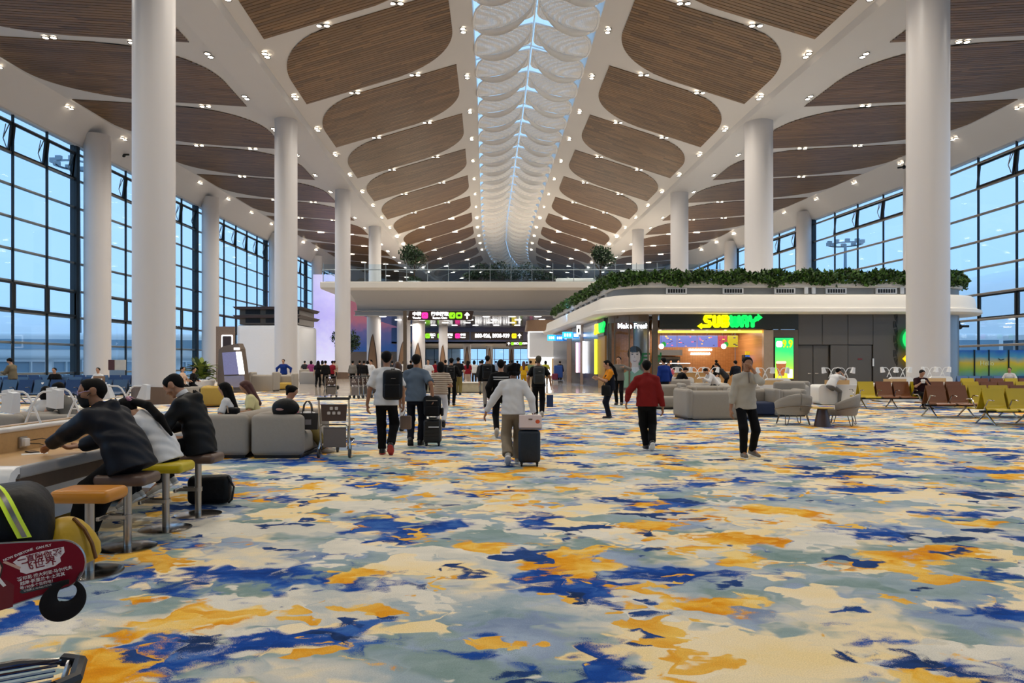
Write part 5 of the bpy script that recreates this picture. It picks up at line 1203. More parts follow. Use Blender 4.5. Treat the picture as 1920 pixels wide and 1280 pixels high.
sofa(-8.65, 12.75, PI, 1.8, 'greige rounded sofa at the left picture edge behind the desk lamps')
sofa(-7.72, 12.75, 0, 1.8, 'greige rounded sofa behind the masked man and the second lamp')
sofa(-10.9, 26.3, 0.3, 1.5, 'mustard yellow curved armchair before the largest left column', M_mustard, 1.0)
sofa(fx(490, 39.5), 40, PI / 2, 1.5, 'greige high settee right of the information totem', h=1.1); sofa(fx(527, 41), 42.0, -PI / 2, 1.2, 'greige settee with mustard seat before the second left column', h=1.0, mseat=M_mustard)
sofa(fx(578, 52), 53.5, 0.9, 2.6, 'greige settee between the second and third left columns', h=1.1)
# right lounge
sofa(5.75, 20.5, PI / 2 + 0.12, 1.9, 'big greige rounded sofa behind the man covering his face', width=1.2, h=0.86)
sofa(7.25, 21.4, -PI / 2 + 0.05, 1.3, 'greige sofa with navy seat behind the wire-legged chair', width=1.0, mseat=M_navyc, h=0.84)
sofa(8.35, 21.6, PI * 0.5, 0.9, 'greige sofa end block right of the navy-seated sofa', width=0.9, h=0.82)
sofa(8.9, 22.6, 2.6, 1.15, 'high-backed greige settee with navy seat beside the yellow chairs', width=0.95, mseat=M_navyc, h=1.02)
sofa(5.2, 24.8, -PI / 2, 1.6, 'greige sofa behind the big sofa, near the shop', width=0.9, h=0.9); sofa(6.9, 25.0, -PI / 2, 1.4, 'low sofa with mustard cushions near the shop', width=0.9, h=0.8, mseat=M_mustard)
sofa(8.0, 25.4, -PI / 2, 1.5, 'low greige sofa behind the navy-seated sofa', width=0.9, h=0.78)
t = thing('pouf', 'mustard box pouf beside the man in the blue uniform', 'pouf', (fx(1263, 27), 27, 0))
b2 = MB(); b2.rbox((0, 0, 0.29), (0.62, 0.62, 0.46), 0.06, 4); b2.build('cushion', M_mustard, t, True); b2 = MB(); b2.box((0, 0, 0.03), (0.5, 0.5, 0.06)); b2.build('plinth', M_black, t)
t = thing('padded_screen', 'greige upholstered panel behind the mustard pouf', 'screen', (fx(1268, 28), 28, 0)); b2 = MB(); b2.rbox((0, 0, 0.5), (1.1, 0.3, 0.9), 0.09, 4); b2.build('back_panel', M_sofa, t, True); b2 = MB(); b2.box((0, 0, 0.03), (0.9, 0.2, 0.06)); b2.build('plinth', M_black, t)
def tub_chair(x, y, rz, label, inner=None):
    """split tub chair on hairpin legs, faces local +y"""
    t = thing('tub_chair', label, 'armchair', (x, y, 0), rz, 'wire-legged tub chairs')
    for s in (-1, 1):
        b2 = MB(); g_o = []; g_i = []
        for i in range(13):
            a = -PI / 2 + s * (0.05 + i / 12 * 1.75); hgt = 0.80 - 0.24 * (i / 12) ** 1.6; r = 0.40
            ro, ri = [], []
            for j in range(7):
                z = 0.27 + (hgt - 0.27) * j / 6; sl = 1 + 0.10 * j / 6 - 0.16 * (1 - j / 6) ** 3
                ro.append((r * sl * 1.08 * math.cos(a), r * sl * math.sin(a), z)); ri.append((r * (sl - 0.17) * 1.08 * math.cos(a), r * (sl - 0.17) * math.sin(a), z + 0.01))
            g_o.append(ro + ri[::-1])
        b2.grid(g_o); b2.grid([g_o[0], [tuple(Vector(p) * 0.5 + Vector(q) * 0.5) for p, q in zip(g_o[0], g_o[0][::-1])]]); b2.grid([g_o[-1], [tuple(Vector(p) * 0.5 + Vector(q) * 0.5) for p, q in zip(g_o[-1], g_o[-1][::-1])]])
        b2.build('shell_half', M_sofa, t, 'all')
    b2 = MB(); b2.lathe([(0.0001, 0.26), (0.36, 0.26), (0.39, 0.32), (0.38, 0.42), (0.30, 0.46), (0.0001, 0.46)], 28, (0, 0.02, 0)); b2.build('seat_cushion', inner or M_sofa, t, True)
    b2 = MB(); b2.tube([(0.47 * math.cos(-PI / 2 + k), 0.45 * math.sin(-PI / 2 + k), 0.50 - 0.10 * abs(k / 1.7) ** 2) for k in [(-1.7 + 3.4 * i / 16) for i in range(17)]], 0.013, 6); b2.build('wire_band', M_bronze, t)
    for a in (0.7, 2.45, 3.85, 5.55):
        c, s_ = math.cos(a), math.sin(a); b2 = MB(); tx, ty = -s_ * 0.06, c * 0.06
        b2.tube([(0.33 * c - tx, 0.33 * s_ - ty, 0.28), (0.41 * c - tx * 0.5, 0.41 * s_ - ty * 0.5, 0.02), (0.42 * c, 0.42 * s_, 0.01), (0.41 * c + tx * 0.5, 0.41 * s_ + ty * 0.5, 0.02), (0.33 * c + tx, 0.33 * s_ + ty, 0.28)], 0.011, 6); b2.build('leg', M_bronze, t)
    return t
tub_chair(fx(1484, 18.6), 18.5, 0.1, 'greige split tub chair on wire legs, its back to us, left of the cone table')
tub_chair(fx(1582, 18.2), 18.3, 1.0, 'greige split tub chair on wire legs, right of the cone table')
tub_chair(fx(1292, 23.5), 23.6, -1.0, 'greige tub chair with mustard inside left of the big sofa', M_mustard)
t = thing('cone_table', 'brown cone-shaped side table between the two tub chairs', 'table', (fx(1542, 17.9), 17.9, 0))
b2 = MB(); b2.lathe([(0.0001, 0), (0.21, 0), (0.20, 0.03), (0.12, 0.44), (0.0001, 0.44)], 32); b2.build('cone_base', mat('brown_lacquer', '#4a3832', 0.35), t, True); b2 = MB(); b2.lathe([(0.0001, 0.44), (0.27, 0.455), (0.27, 0.475), (0.0001, 0.475)], 36); b2.build('table_top', M_mustard, t, True)

# ---- airport bench seating ----
def seat_shell(m, face):
    b2 = MB(); g = []; w = 0.27
    prof = [(-0.50, 0.405), (-0.46, 0.43), (-0.30, 0.425), (-0.14, 0.41), (-0.10, 0.44), (-0.07, 0.52), (0.0, 0.74), (0.06, 0.92), (0.065, 0.94)]
    th = [(y + (0.03 if z > 0.44 else 0.0), z - (0.03 if z < 0.45 else 0.0)) for y, z in prof]
    loop = prof + th[::-1]
    b2.prism([(y * face, z) for y, z in loop], -w, w, 'yz'); return b2.mesh('seat', m, True)
M_ben = {k: mat('bench_' + k, c, 0.35, var=0.04) for k, c in dict(yellow='#bfa40a', brown='#74421c', slate='#3c5878', navy='#1b3560', steel='#5b7398').items()}
SHELL = {}
def bench(x, y, rz, cols, label, group, double=True, hearts=()):
    t = thing('bench_row', label, 'bench', (x, y, 0), rz, group); n = len(cols); P_ = 0.62
    for i, c in enumerate(cols):
        for f in ((1, -1) if double else (1,)):
            if (c, f) not in SHELL: SHELL[(c, f)] = seat_shell(M_ben[c], f)
            o = link('seat', SHELL[(c, f)], t, ((i + 0.5) * P_, -0.08 * f, 0))
            if f == 1 and i in hearts:
                hb_ = MB(); pts = [(0.055 * 16 * math.sin(q) ** 3 / 16, 0.055 * (13 * math.cos(q) - 5 * math.cos(2 * q) - 2 * math.cos(3 * q) - math.cos(4 * q)) / 16) for q in [2 * PI * k / 24 for k in range(24)]]
                hb_.prism(pts, 0, 0.004, 'xz'); h = hb_.build('heart_mark', M_lampw, o, loc=(0.05, 0.004, 0.80)); h.rotation_euler = (-0.32, 0, 0)
    b2 = MB(); b2.rbox((n * P_ / 2, 0, 0.34), (n * P_, 0.09, 0.06), 0.01, 1); b2.build('beam', M_dark, t)
    for i in range(0, n + 1):
        for f in ((1, -1) if double else (1,)):
            b2 = MB(); b2.tube([(0, -0.16 * f, 0.42), (0, -0.30 * f, 0.64), (0, -0.34 * f, 0.655), (0, -0.52 * f, 0.645), (0, -0.53 * f, 0.63)], 0.017, 6); b2.tube([(0, -0.30 * f, 0.63), (0, -0.22 * f, 0.50)], 0.015, 5); b2.build('armrest', M_chrome, t, True, loc=(i * P_, 0, 0))
    for i in sorted(set((0, n) + tuple(range(0, n, 2)))):
        b2 = MB()
        for f in (1, -1): b2.tube([(0, 0, 0.40), (0, -0.06 * f, 0.26), (0, -0.36 * f, 0.03), (0, -0.40 * f, 0.012)], [0.03, 0.028, 0.02, 0.022], 7)
        b2.build('leg', M_chrome, t, True, loc=(min(max(i, 0.25), n - 0.25) * P_, 0, 0))
    return t
Yb, Br = 'yellow', 'brown'
bench(fx(1842, 18.3), 18.4, 0.02, [Yb, Yb, Yb, Br, Yb], 'back-to-back bench of yellow seats, nearest at the right edge', 'right bench rows')
bench(fx(1733, 21.0), 21.0, 0.0, [Br, Br, Yb, Yb, Br, Br, Yb, Br], 'back-to-back bench with two brown seats first, in the middle right', 'right bench rows')
bench(fx(1606, 25.2), 25.2, 0.0, [Yb, Br, Br, Yb, Br, Br, Yb, Br, Br, Yb], 'back-to-back bench starting with a yellow seat beside the lounge sofas', 'right bench rows')
bench(fx(1800, 30.5), 30.5, 0.0, [Yb, Br, Br, Yb, Br, Br], 'farther back-to-back bench of yellow and brown seats at the right', 'right bench rows')
bench(fx(1792, 36), 36, 0.0, ['steel', 'steel', 'slate', 'steel', 'steel', 'navy', 'steel'], 'blue-grey bench row before the mural screen at the right', 'right bench rows')
bench(-21.9, 28.0, 0.0, ['slate', 'navy', 'slate', 'slate', 'navy', 'slate', 'navy', 'navy', 'navy', 'slate', 'slate'], 'nearest row of blue bench seats at the left, one seat marked with a heart', 'left bench rows', hearts=(5, 6, 9))
bench(-25.5, 33, 0.0, ['navy', 'slate', 'navy', 'navy', 'slate', 'navy', 'slate', 'slate', 'slate', 'navy', 'slate', 'navy'], 'second row of blue bench seats at the left', 'left bench rows')
bench(-26.5, 38, 0.0, ['navy', 'navy', 'slate', 'navy', 'slate', 'navy', 'slate', 'slate', 'navy', 'navy', 'slate', 'navy', 'slate', 'slate'], 'farthest row of blue bench seats before the left windows', 'left bench rows')
t = thing('notice_stand', 'brown notice plate standing among the blue bench seats', 'sign', (fx(186, 27.2), 27.2, 0))
b2 = MB(); b2.box((0, 0, fz(713, 27.2)), (0.44, 0.03, 0.34)); b2.build('plate', M_wood, t); b2 = MB(); b2.box((0, 0.01, 0.42), (0.05, 0.03, 0.84)); b2.build('post', M_satin, t)
for r_ in range(2):
    for c_ in range(3): b2 = MB(); b2.box(((c_ - 1) * 0.1 + 0.03 * r_, -0.018, fz(713, 27.2) + 0.05 - 0.1 * r_), (0.06, 0.004, 0.05)); b2.build('pictogram', M_lampw, t)
t = thing('info_board', 'grey information board with maroon strip before the first window column', 'sign', (fx(220, 42), 42, 0))
b2 = MB(); b2.box((0, 0, fz(684, 42)), (0.98, 0.08, 0.6)); b2.build('board', mat('pale_board', '#b9b2a8', 0.5), t); b2 = MB(); b2.box((-0.32, -0.05, fz(684, 42)), (0.36, 0.03, 0.6)); b2.build('maroon_strip', mat('maroon_board', '#4a2420', 0.5), t); b2 = MB(); b2.box((0, 0, 0.6), (0.9, 0.06, 1.2)); b2.build('support', M_satin, t)

# ---- right-hand work desks ----
def work_desk(x, y, rz, label, nl=2, L=1.9):
    t = thing('work_desk', label, 'desk', (x, y, 0), rz, 'white work desks')
    b2 = MB(); b2.prism(rrect(L, 0.74, 0.16, 6, 0, 0.39), -0.45, 0.45, 'xz'); b2.build('shell', M_desk, t, True)
    b2 = MB(); b2.prism(rrect(L * 0.52, 0.46, 0.14, 6, L * 0.1, 0.78), -0.07, 0.07, 'xz'); b2.build('ledge', M_desk, t, True)
    b2 = MB(); b2.box((-L * 0.05, -0.09, 0.85), (L * 0.5, 0.02, 0.17)); b2.build('back_panel', M_oak, t)
    b2 = MB(); b2.box((0, 0, 0.01), (L - 0.3, 0.8, 0.03)); b2.build('plinth', M_skirt, t)
    return t
DK = [(fx(1275, 29), 29.5, 'near the shop opening'), (fx(1330, 29), 29.8, 'before the shop opening centre'), (fx(1452, 27), 27.2, 'behind the man covering his face'), (fx(1572, 27.5), 27.5, 'where a man in white leans'), (fx(1680, 29.5), 29.5, 'behind the first yellow bench'), (fx(1755, 31), 31.0, 'right of the big right column')]
dl = ['left of the neon sign', 'below the neon sign', 'beside the green lightbox', 'beside the man in white', 'left of the big column', 'right of the big column']
for i, (x, y, w) in enumerate(DK):
    work_desk(x, y, 0, 'rounded white work desk ' + w)
    for k, q in enumerate((-0.28, 0.28)): desk_lamp(x + q, y, 1.01, 'white twin desk lamp on the work desk ' + dl[i] + (', left one' if k == 0 else ', right one'), 0, 1.25, 'work desk lamps')

# ---- luggage carts ----
def cart_parts(t, brown=True, baskets=True):
    """pushed towards local +y, handle at y=0"""
    w = 0.25
    for s in (-1, 1):
        b2 = MB(); b2.tube([(s * w, 0.0, 1.0), (s * w, 0.05, 0.62), (s * (w - 0.01), 0.10, 0.30), (s * (w + 0.02), 0.06, 0.12)], 0.016, 7); b2.build('upright', M_chrome, t, True)
    b2 = MB(); b2.tube([(-w - 0.02, -0.02, 1.0), (w + 0.02, -0.02, 1.0)], 0.024, 8); b2.build('handle', M_black, t, True)
    if brown:
        b2 = MB(); b2.prism([(-w + 0.03, 0.90), (w - 0.03, 0.90), (w - 0.05, 0.62), (-w + 0.05, 0.62)], 0.02, 0.04, 'xz'); o = b2.build('notice_panel', mat('brown_notice_panel', '#4d3a30', 0.45, var=0.05), t)
        for r_, n in ((0.835, 2), (0.755, 3)):
            for k in range(n): b2 = MB(); b2.prism(rrect(0.052, 0.05, 0.01, 2), 0.012, 0.018, 'xz'); b2.build('pictogram', mat('pictogram_pale', '#c9bdb2', 0.5), o, loc=((k - (n - 1) / 2) * 0.085, 0, r_))
    b2 = MB(); b2.tube([(-w + 0.03, 0.08, 0.14), (-w + 0.02, 0.05, 0.52), (-w + 0.06, 0.05, 0.56), (w - 0.06, 0.05, 0.56), (w - 0.02, 0.05, 0.52), (w - 0.03, 0.08, 0.14)], 0.013, 7); b2.build('back_loop', M_chrome, t, True)
    b2 = MB(); b2.box((0, 0.085, 0.34), (0.38, 0.015, 0.34)); b2.build('lower_panel', mat('taupe_panel', '#6f655e', 0.5, var=0.06), t)
    b2 = MB(); b2.tube([(-w + 0.02, 0.06, 0.20), (-w + 0.04, 0.70, 0.22), (-0.13, 0.90, 0.22), (0.13, 0.90, 0.22), (w - 0.04, 0.70, 0.22), (w - 0.02, 0.06, 0.20)], 0.016, 7); b2.build('deck_rail', M_chrome, t, True)
    for k in range(5): b2 = MB(); b2.tube([((k - 2) * 0.075, 0.08, 0.215), ((k - 2) * 0.06, 0.86, 0.235)], 0.007, 5); b2.build('deck_wire', M_chrome, t, True)
    b2 = MB(); b2.tube([(-0.16, 0.875, 0.22), (-0.10, 0.945, 0.22), (0.10, 0.945, 0.22), (0.16, 0.875, 0.22)], 0.03, 8); b2.build('bumper', M_black, t, True)
    for (x, y, r) in ((-w - 0.01, 0.04, 0.075), (w + 0.01, 0.04, 0.075), (-0.10, 0.78, 0.06), (0.12, 0.78, 0.06)):
        b2 = MB(); b2.lathe([(0.0001, -0.018), (r * 0.5, -0.02), (r, -0.016), (r, 0.016), (r * 0.5, 0.02), (0.0001, 0.018)], 20, (x, y, r), Matrix.Rotation(PI / 2, 4, 'Y')); wo_ = b2.build('wheel', M_wheel, t, True)
        b2 = MB(); b2.box((x, y, r + 0.03), (0.05, 0.05, 0.07)); b2.build('caster_fork', M_black, wo_)
cart = thing('luggage_cart', 'empty luggage cart with brown panel beside the sofa', 'luggage cart', (fx(627, 12.0), 11.95, 0), 0.03); cart_parts(cart)
copy_tree(cart, None, (fx(620, 32), 32.0, 0), 0.1, 'luggage cart with black bags, parked at the left of the cart row')
for i in range(8):
    copy_tree(cart, None, (fx(662, 31.5) + 0.26 * i * 0.55, 31.6 + 0.24 * i, 0), -0.5, ['frontmost cart of the nested cart row', 'second cart of the nested row', 'third cart of the nested row', 'fourth cart of the nested row', 'fifth cart of the nested row', 'sixth cart of the nested row', 'seventh cart of the nested row', 'rearmost cart of the nested cart row'][i] + ' by the third column', 'nested luggage carts')
# foreground cart with red ad board
H = math.radians(-64)
nc = thing('luggage_cart', 'steel luggage cart with red ad board in the bottom left corner', 'luggage cart', (-2.80, 2.78, 0), H); cart_parts(nc, brown=False)
b2 = MB()
poly = [(0.12, 0.47), (0.60, 0.59)] + [(0.905 + 0.09 * math.cos(q), 0.765 + 0.098 * math.sin(q)) for q in [math.radians(-70 + 10 * k) for k in range(16)]] + [(0.5, 0.885), (0.12, 0.905)]
RED = mat('crimson_ad_print', '#7a0822', 0.4, var=0.08, scale=4, spec=0.2)
b2.prism(poly, 0.248, 0.262, 'yz'); ab = b2.build('ad_board', RED, nc)
b2 = MB(); b2.tube([(0.255, y, z) for y, z in poly], 0.006, 6, closed=True); b2.build('board_rim', M_satin, ab)
WH = mat('white_ad_print', '#e8dcdc', 0.5, var=0.02)
def ad(txt, size, y, z, ang, m=WH, bold=0.0, align='LEFT'):
    o = lettering(txt, size, m, ab, (0.2635, y + 0.045, z), bold=bold, depth=0.0005, align=align); o.rotation_euler = (Matrix.Rotation(PI / 2, 3, 'Z') @ Matrix.Rotation(PI / 2, 3, 'X') @ Matrix.Rotation(ang, 3, 'Z')).to_euler(); return o
b2 = MB(); b2.prism([(0.700, 0.795), (0.725, 0.815), (0.80, 0.828), (0.875, 0.838), (0.878, 0.815), (0.862, 0.795), (0.865, 0.778), (0.845, 0.762), (0.80, 0.752), (0.745, 0.742), (0.725, 0.752), (0.722, 0.772)], 0.262, 0.2628, 'yz'); b2.build('slogan_shape', WH, ab, loc=(0, 0.045, 0))
ad('NOW EVERYONE', 0.0135, 0.668, 0.806, 0.34, bold=0.03); ad('CAN FLY', 0.0135, 0.778, 0.842, 0.16, bold=0.03)
RED2 = mat('crimson_ad_letters', '#7a0822', 0.4, var=0)
ad('一直陪你✈', 0.030, 0.715, 0.797, 0.14, RED2, 0.02); ad('飞世界', 0.040, 0.730, 0.768, 0.14, RED2, 0.02)
ad('✈印尼·澳大利亚·马尔代夫', 0.0165, 0.712, 0.722, 0.14, bold=0.015); ad('越南·斯里兰卡·土耳其', 0.0165, 0.724, 0.704, 0.14, bold=0.015); ad('等150多个目的地！', 0.0145, 0.724, 0.686, 0.14, bold=0.01)
b2 = MB(); b2.prism([(0.722, 0.672), (0.728, 0.679), (0.872, 0.699), (0.882, 0.693), (0.875, 0.684), (0.732, 0.664)], 0.262, 0.2632, 'yz'); b2.build('ribbon', mat('dark_ribbon', '#20323a', 0.4), ab, loc=(0, 0.045, 0))
ad('订机票上 AirAsia MOVE', 0.0095, 0.736, 0.6735, 0.14)
# printed attendant in red
for q, (nm, m, pl_) in enumerate((('printed_jacket', mat('print_red_jacket', '#6d0a1c', 0.5), [(0.55, 0.585), (0.70, 0.615), (0.705, 0.70), (0.68, 0.725), (0.64, 0.735), (0.58, 0.72)]), ('printed_hair', mat('print_dark_hair', '#2a1712', 0.5), [(0.608, 0.72), (0.612, 0.79), (0.632, 0.812), (0.656, 0.808), (0.668, 0.785), (0.66, 0.74), (0.64, 0.72)]),
                   ('printed_face', mat('print_face', '#d2a896', 0.5), [(0.630, 0.755), (0.629, 0.778), (0.640, 0.797), (0.656, 0.797), (0.662, 0.778), (0.657, 0.752), (0.645, 0.742)]), ('printed_arm', mat('print_face'), [(0.666, 0.798), (0.676, 0.803), (0.728, 0.772), (0.722, 0.762)]), ('printed_blouse', M_lampw, [(0.640, 0.742), (0.655, 0.742), (0.678, 0.705), (0.668, 0.70)]))):
    b2 = MB(); b2.prism(pl_, 0.262, 0.2624 + 0.0002 * q, 'yz'); b2.build(nm, m, ab, loc=(0, 0.045, 0))
b2 = MB()
for x in (-0.2, -0.08, 0.04, 0.16): b2.tube([(x, 0.05, 0.60), (x, 0.85, 0.66)], 0.006, 5)
b2.tube([(-0.24, 0.08, 0.605), (0.245, 0.08, 0.605)], 0.008, 5); b2.tube([(-0.24, 0.84, 0.665), (0.245, 0.84, 0.665)], 0.008, 5); b2.build('basket', M_chrome, nc)
Mn = Matrix.Translation((-2.80, 2.78, 0)) @ Matrix.Rotation(H, 4, 'Z')
def on_cart(x, y, z): v = Mn @ Vector((x, y, z)); return (v.x, v.y, v.z)
M_bag = mat('black_nylon', '#060608', 0.55, var=0.3, scale=9, bump=0.6, spec=0.25)
t = thing('duffel_bag', 'black duffel bag with a lime reflective stripe on the foreground cart', 'bag', on_cart(-0.02, 0.545, 0.755), H + 0.15)
b2 = MB(); b2.rbox((0, 0, 0.15), (0.38, 0.60, 0.29), 0.11, 6)
b2.v = [(x + 0.02 * math.sin(9 * y + 5 * z), y + 0.012 * math.sin(13 * z + 4 * x), z + 0.018 * math.sin(8 * x + 11 * y)) for x, y, z in b2.v]; b2.build('body', M_bag, t, True)
b2 = MB(); g = []
for k in range(11):
    a = k / 10; ang_ = -0.2 + a * 2.2; g.append([(0.0 + 0.212 * math.cos(ang_) * (1 + 0.12 * abs(math.sin(2 * ang_))) + 0.004, 0.17 - 0.16 * a + q, 0.15 + 0.168 * math.sin(ang_) * (1 + 0.1 * abs(math.sin(2 * ang_)))) for q in (0.0, 0.05)])
b2.grid(g); b2.build('reflective_stripe', mat('lime_reflective', '#c8e03a', 0.3, emit=0.15), t, 'all')
b2 = MB(); b2.grid([[(p[0][0] * 1.01 + 0.002, p[0][1] + 0.016, p[0][2] + 0.003), (p[0][0] * 1.01 + 0.002, p[0][1] + 0.034, p[0][2] + 0.003)] for p in g]); b2.build('stripe_centre', M_satin, t, 'all')
t = thing('yellow_bag', 'yellow drawstring bag with brown strap beside the black duffel', 'bag', on_cart(-0.02, 0.90, 0.70), H)
b2 = MB(); b2.lathe([(0.0001, 0), (0.08, 0), (0.105, 0.012), (0.118, 0.04), (0.116, 0.08), (0.104, 0.12), (0.085, 0.16), (0.058, 0.19), (0.03, 0.205), (0.0001, 0.21)], 32, M=Matrix.Diagonal((0.9, 1.1, 1, 1))); b2.v = [(x + 0.006 * math.sin(40 * y + 25 * z), y + 0.006 * math.sin(33 * x + 30 * z), z) for x, y, z in b2.v]; b2.build('body', mat('yellow_leather_bag', '#b8920a', 0.45, var=0.12, bump=0.3), t, 'all')
b2 = MB(); b2.tube([(0.03, 0.03, 0.205), (0.07, 0.075, 0.16), (0.088, 0.105, 0.10), (0.085, 0.12, 0.03)], 0.008, 8); b2.build('strap', mat('brown_strap', '#6b430f', 0.5), t)
b2 = MB(); b2.box((*on_cart(-0.02, 0.55, 0.70),), (0.5, 0.62, 0.10), rz=H); b2.build('folder', mat('mauve_case', '#554a63', 0.5), label='flat mauve case under the black duffel', cat='case')
# neck pillow hanging from the board
t = thing('neck_pillow', 'black crescent neck pillow hanging under the red ad board', 'pillow', on_cart(0.30, 0.925, 0.63), H)
t.scale = (0.82, 0.82, 0.82)
b2 = MB(); pts, rs = [], []
for k in range(49):
    a = math.radians(60 - k * 7.0); u = k / 48; w_ = math.sin(PI * u) ** 2; pts.append((0.0, 0.015 + (0.062 + 0.006 * w_) * math.cos(a) - 0.02 * w_, 0.02 + 0.066 * math.sin(a) - 0.012 * w_)); rs.append(0.012 + 0.040 * w_)
b2.tube(pts, rs, 20); b2.v = [(x * 0.5, y, z) for x, y, z in b2.v]; b2.build('body', mat('black_foam', '#121013', 0.75, var=0.08, spec=0.2), t, 'all')
b2 = MB(); b2.tube([(0, 0.05, 0.075), (-0.01, 0.06, 0.10), (-0.05, 0.07, 0.115)], 0.005, 6); b2.build('loop', M_black, t)

# ---- bags on the floor and sofas ----
def suitcase(x, y, rz, w, d, h, m, label, lean=0.0, handle=0.0, ribs=0, name='suitcase'):
    t = thing(name, label, 'suitcase', (x, y, 0), rz)
    b2 = MB(); b2.rbox((0, 0, 0.06 + h / 2), (w, d, h), 0.055, 4); b2.build('shell', m, t, True)
    for k in range(ribs): b2 = MB(); b2.rbox((0, -d / 2 - 0.002, 0.06 + h * (k + 1) / (ribs + 1)), (w * 0.84, 0.012, 0.012), 0.004, 1); b2.build('rib', m, t)
    for sx_ in (-1, 1):
        for sy_ in (-1, 1): b2 = MB(); b2.lathe([(0.0001, -0.014), (0.03, -0.014), (0.03, 0.014), (0.0001, 0.014)], 12, (sx_ * (w / 2 - 0.05), sy_ * (d / 2 - 0.05), 0.03), Matrix.Rotation(PI / 2, 4, 'Y')); b2.box((sx_ * (w / 2 - 0.05), sy_ * (d / 2 - 0.05), 0.06), (0.04, 0.04, 0.04)); b2.build('wheel', M_black, t)
    b2 = MB(); b2.rbox((0, 0, 0.075 + h), (0.16, 0.03, 0.03), 0.01, 2); b2.build('grab_handle', M_black, t)
    if handle:
        b2 = MB(); b2.tube([(-0.08, d * 0.35, 0.05 + h), (-0.08, d * 0.35, 0.05 + h + handle), (0.08, d * 0.35, 0.05 + h + handle), (0.08, d * 0.35, 0.05 + h)], 0.009, 6); b2.build('pull_handle', M_satin, t)
    if lean: t.rotation_euler = (lean, 0, rz)
    return t
M_case_b = mat('black_ribbed_case', '#232220', 0.4, var=0.1); M_case_n = mat('navy_fabric_case', '#16222e', 0.6, var=0.15, scale=10, bump=0.4)
suitcase(fx(813, 13.9), 13.75, 0.0, 0.34, 0.24, 0.46, M_case_b, 'black ribbed suitcase pulled by the man in grey-blue shirt', 0, 0.42, 6)
t = thing('rucksack', 'black rucksack sitting on the ribbed black suitcase', 'bag', (fx(813, 13.9), 13.68, 0.56))
b2 = MB(); b2.rbox((0, 0, 0.21), (0.34, 0.20, 0.40), 0.08, 5); b2.build('body', M_bag, t, True); b2 = MB(); b2.rbox((0, -0.10, 0.12), (0.28, 0.06, 0.20), 0.03, 3); b2.build('pocket', M_bag, t, True); b2 = MB(); b2.box((0, -0.107, 0.32), (0.22, 0.01, 0.02)); b2.build('zip_trim', M_satin, t); b2 = MB(); b2.rbox((0.19, 0, 0.1), (0.05, 0.14, 0.16), 0.02, 3); b2.build('side_pocket', M_bag, t)
b2 = MB(); b2.box((fx(816, 13.9), 13.615, 0.37), (0.20, 0.012, 0.018)); b2.build('name_strip', M_lampw, label='white name strip across the ribbed black suitcase', cat='tag')
suitcase(fx(992, 11.15), 11.05, 0.0, 0.34, 0.26, 0.50, M_case_n, 'navy fabric suitcase pulled by the woman in white', 0, 0.38, 0)
t = thing('gift_box', 'pale printed gift box with handle on the navy suitcase', 'box', (fx(994, 11.1), 10.98, 0.60))
b2 = MB(); b2.rbox((0, 0, 0.10), (0.345, 0.16, 0.19), 0.008, 1); b2.build('carton', mat('pale_pink_carton', '#e3cfcb', 0.5, var=0.03), t); b2 = MB(); b2.rbox((0.0, 0.02, 0.03), (0.36, 0.18, 0.12), 0.04, 3); b2.build('lower_pouch', mat('grey_pouch', '#8e8c9a', 0.6), t, True)
b2 = MB(); b2.tube([(-0.06, 0, 0.19), (-0.04, 0, 0.235), (0.04, 0, 0.235), (0.06, 0, 0.19)], 0.008, 6); b2.build('handle', M_lampw, t)
b2 = MB(); b2.ball((0.11, -0.083, 0.10), (0.035, 0.004, 0.03), 10, 6); b2.build('printed_figure', mat('orange_red_print', '#d0552c', 0.5, var=0.3, scale=30), t); b2 = MB(); b2.box((0.0, -0.083, 0.135), (0.06, 0.003, 0.02)); b2.build('printed_mark', M_skirt, t)
t = thing('tote_bag', 'dark tote bag with two handles standing on the sofa by the cart', 'bag', (fx(577, 12.2), 12.2, 0.46), 0.1)
b2 = MB(); b2.prism([(-0.17, 0), (0.17, 0), (0.19, 0.28), (-0.19, 0.28)], -0.07, 0.07, 'xz'); b2.build('body', mat('charcoal_leather', '#2c2928', 0.5, var=0.08), t)
for q in (-0.05, 0.05): b2 = MB(); b2.tube([(-0.08, q, 0.27), (-0.06, q, 0.42), (-0.02, q, 0.48), (0.02, q, 0.48), (0.06, q, 0.42), (0.08, q, 0.27)], 0.009, 6); b2.build('handle', M_black, t)
b2 = MB(); b2.box((0.02, -0.073, 0.13), (0.1, 0.006, 0.09)); b2.build('patch', mat('grey_patch', '#8a8484', 0.5), t); b2 = MB(); b2.ball((0, 0, 0.28), (0.13, 0.05, 0.03), 12, 6); b2.build('lining', M_lampw, t, True)
t = thing('black_bag', 'slumped black bag on the sofa back beside the woman in pink', 'bag', (fx(532, 12.0), 12.05, 0.70))
b2 = MB(); b2.ball((0, 0, 0.13), (0.23, 0.16, 0.17), 20, 12); b2.v = [(x + 0.02 * math.sin(14 * z), y, max(z, 0.0) + 0.015 * math.sin(11 * x)) for x, y, z in b2.v]; b2.build('body', M_bag, t, True); b2 = MB(); b2.ball((-0.02, -0.13, 0.12), (0.09, 0.035, 0.03), 12, 6); b2.build('folded_cloth', mat('dusty_pink_cloth', '#a5807a', 0.8), t, True)
t = thing('handbag', 'black handbag with beige handles on the sofa top behind the black jacket man', 'bag', (fx(425, 12.2), 12.3, 0.69))
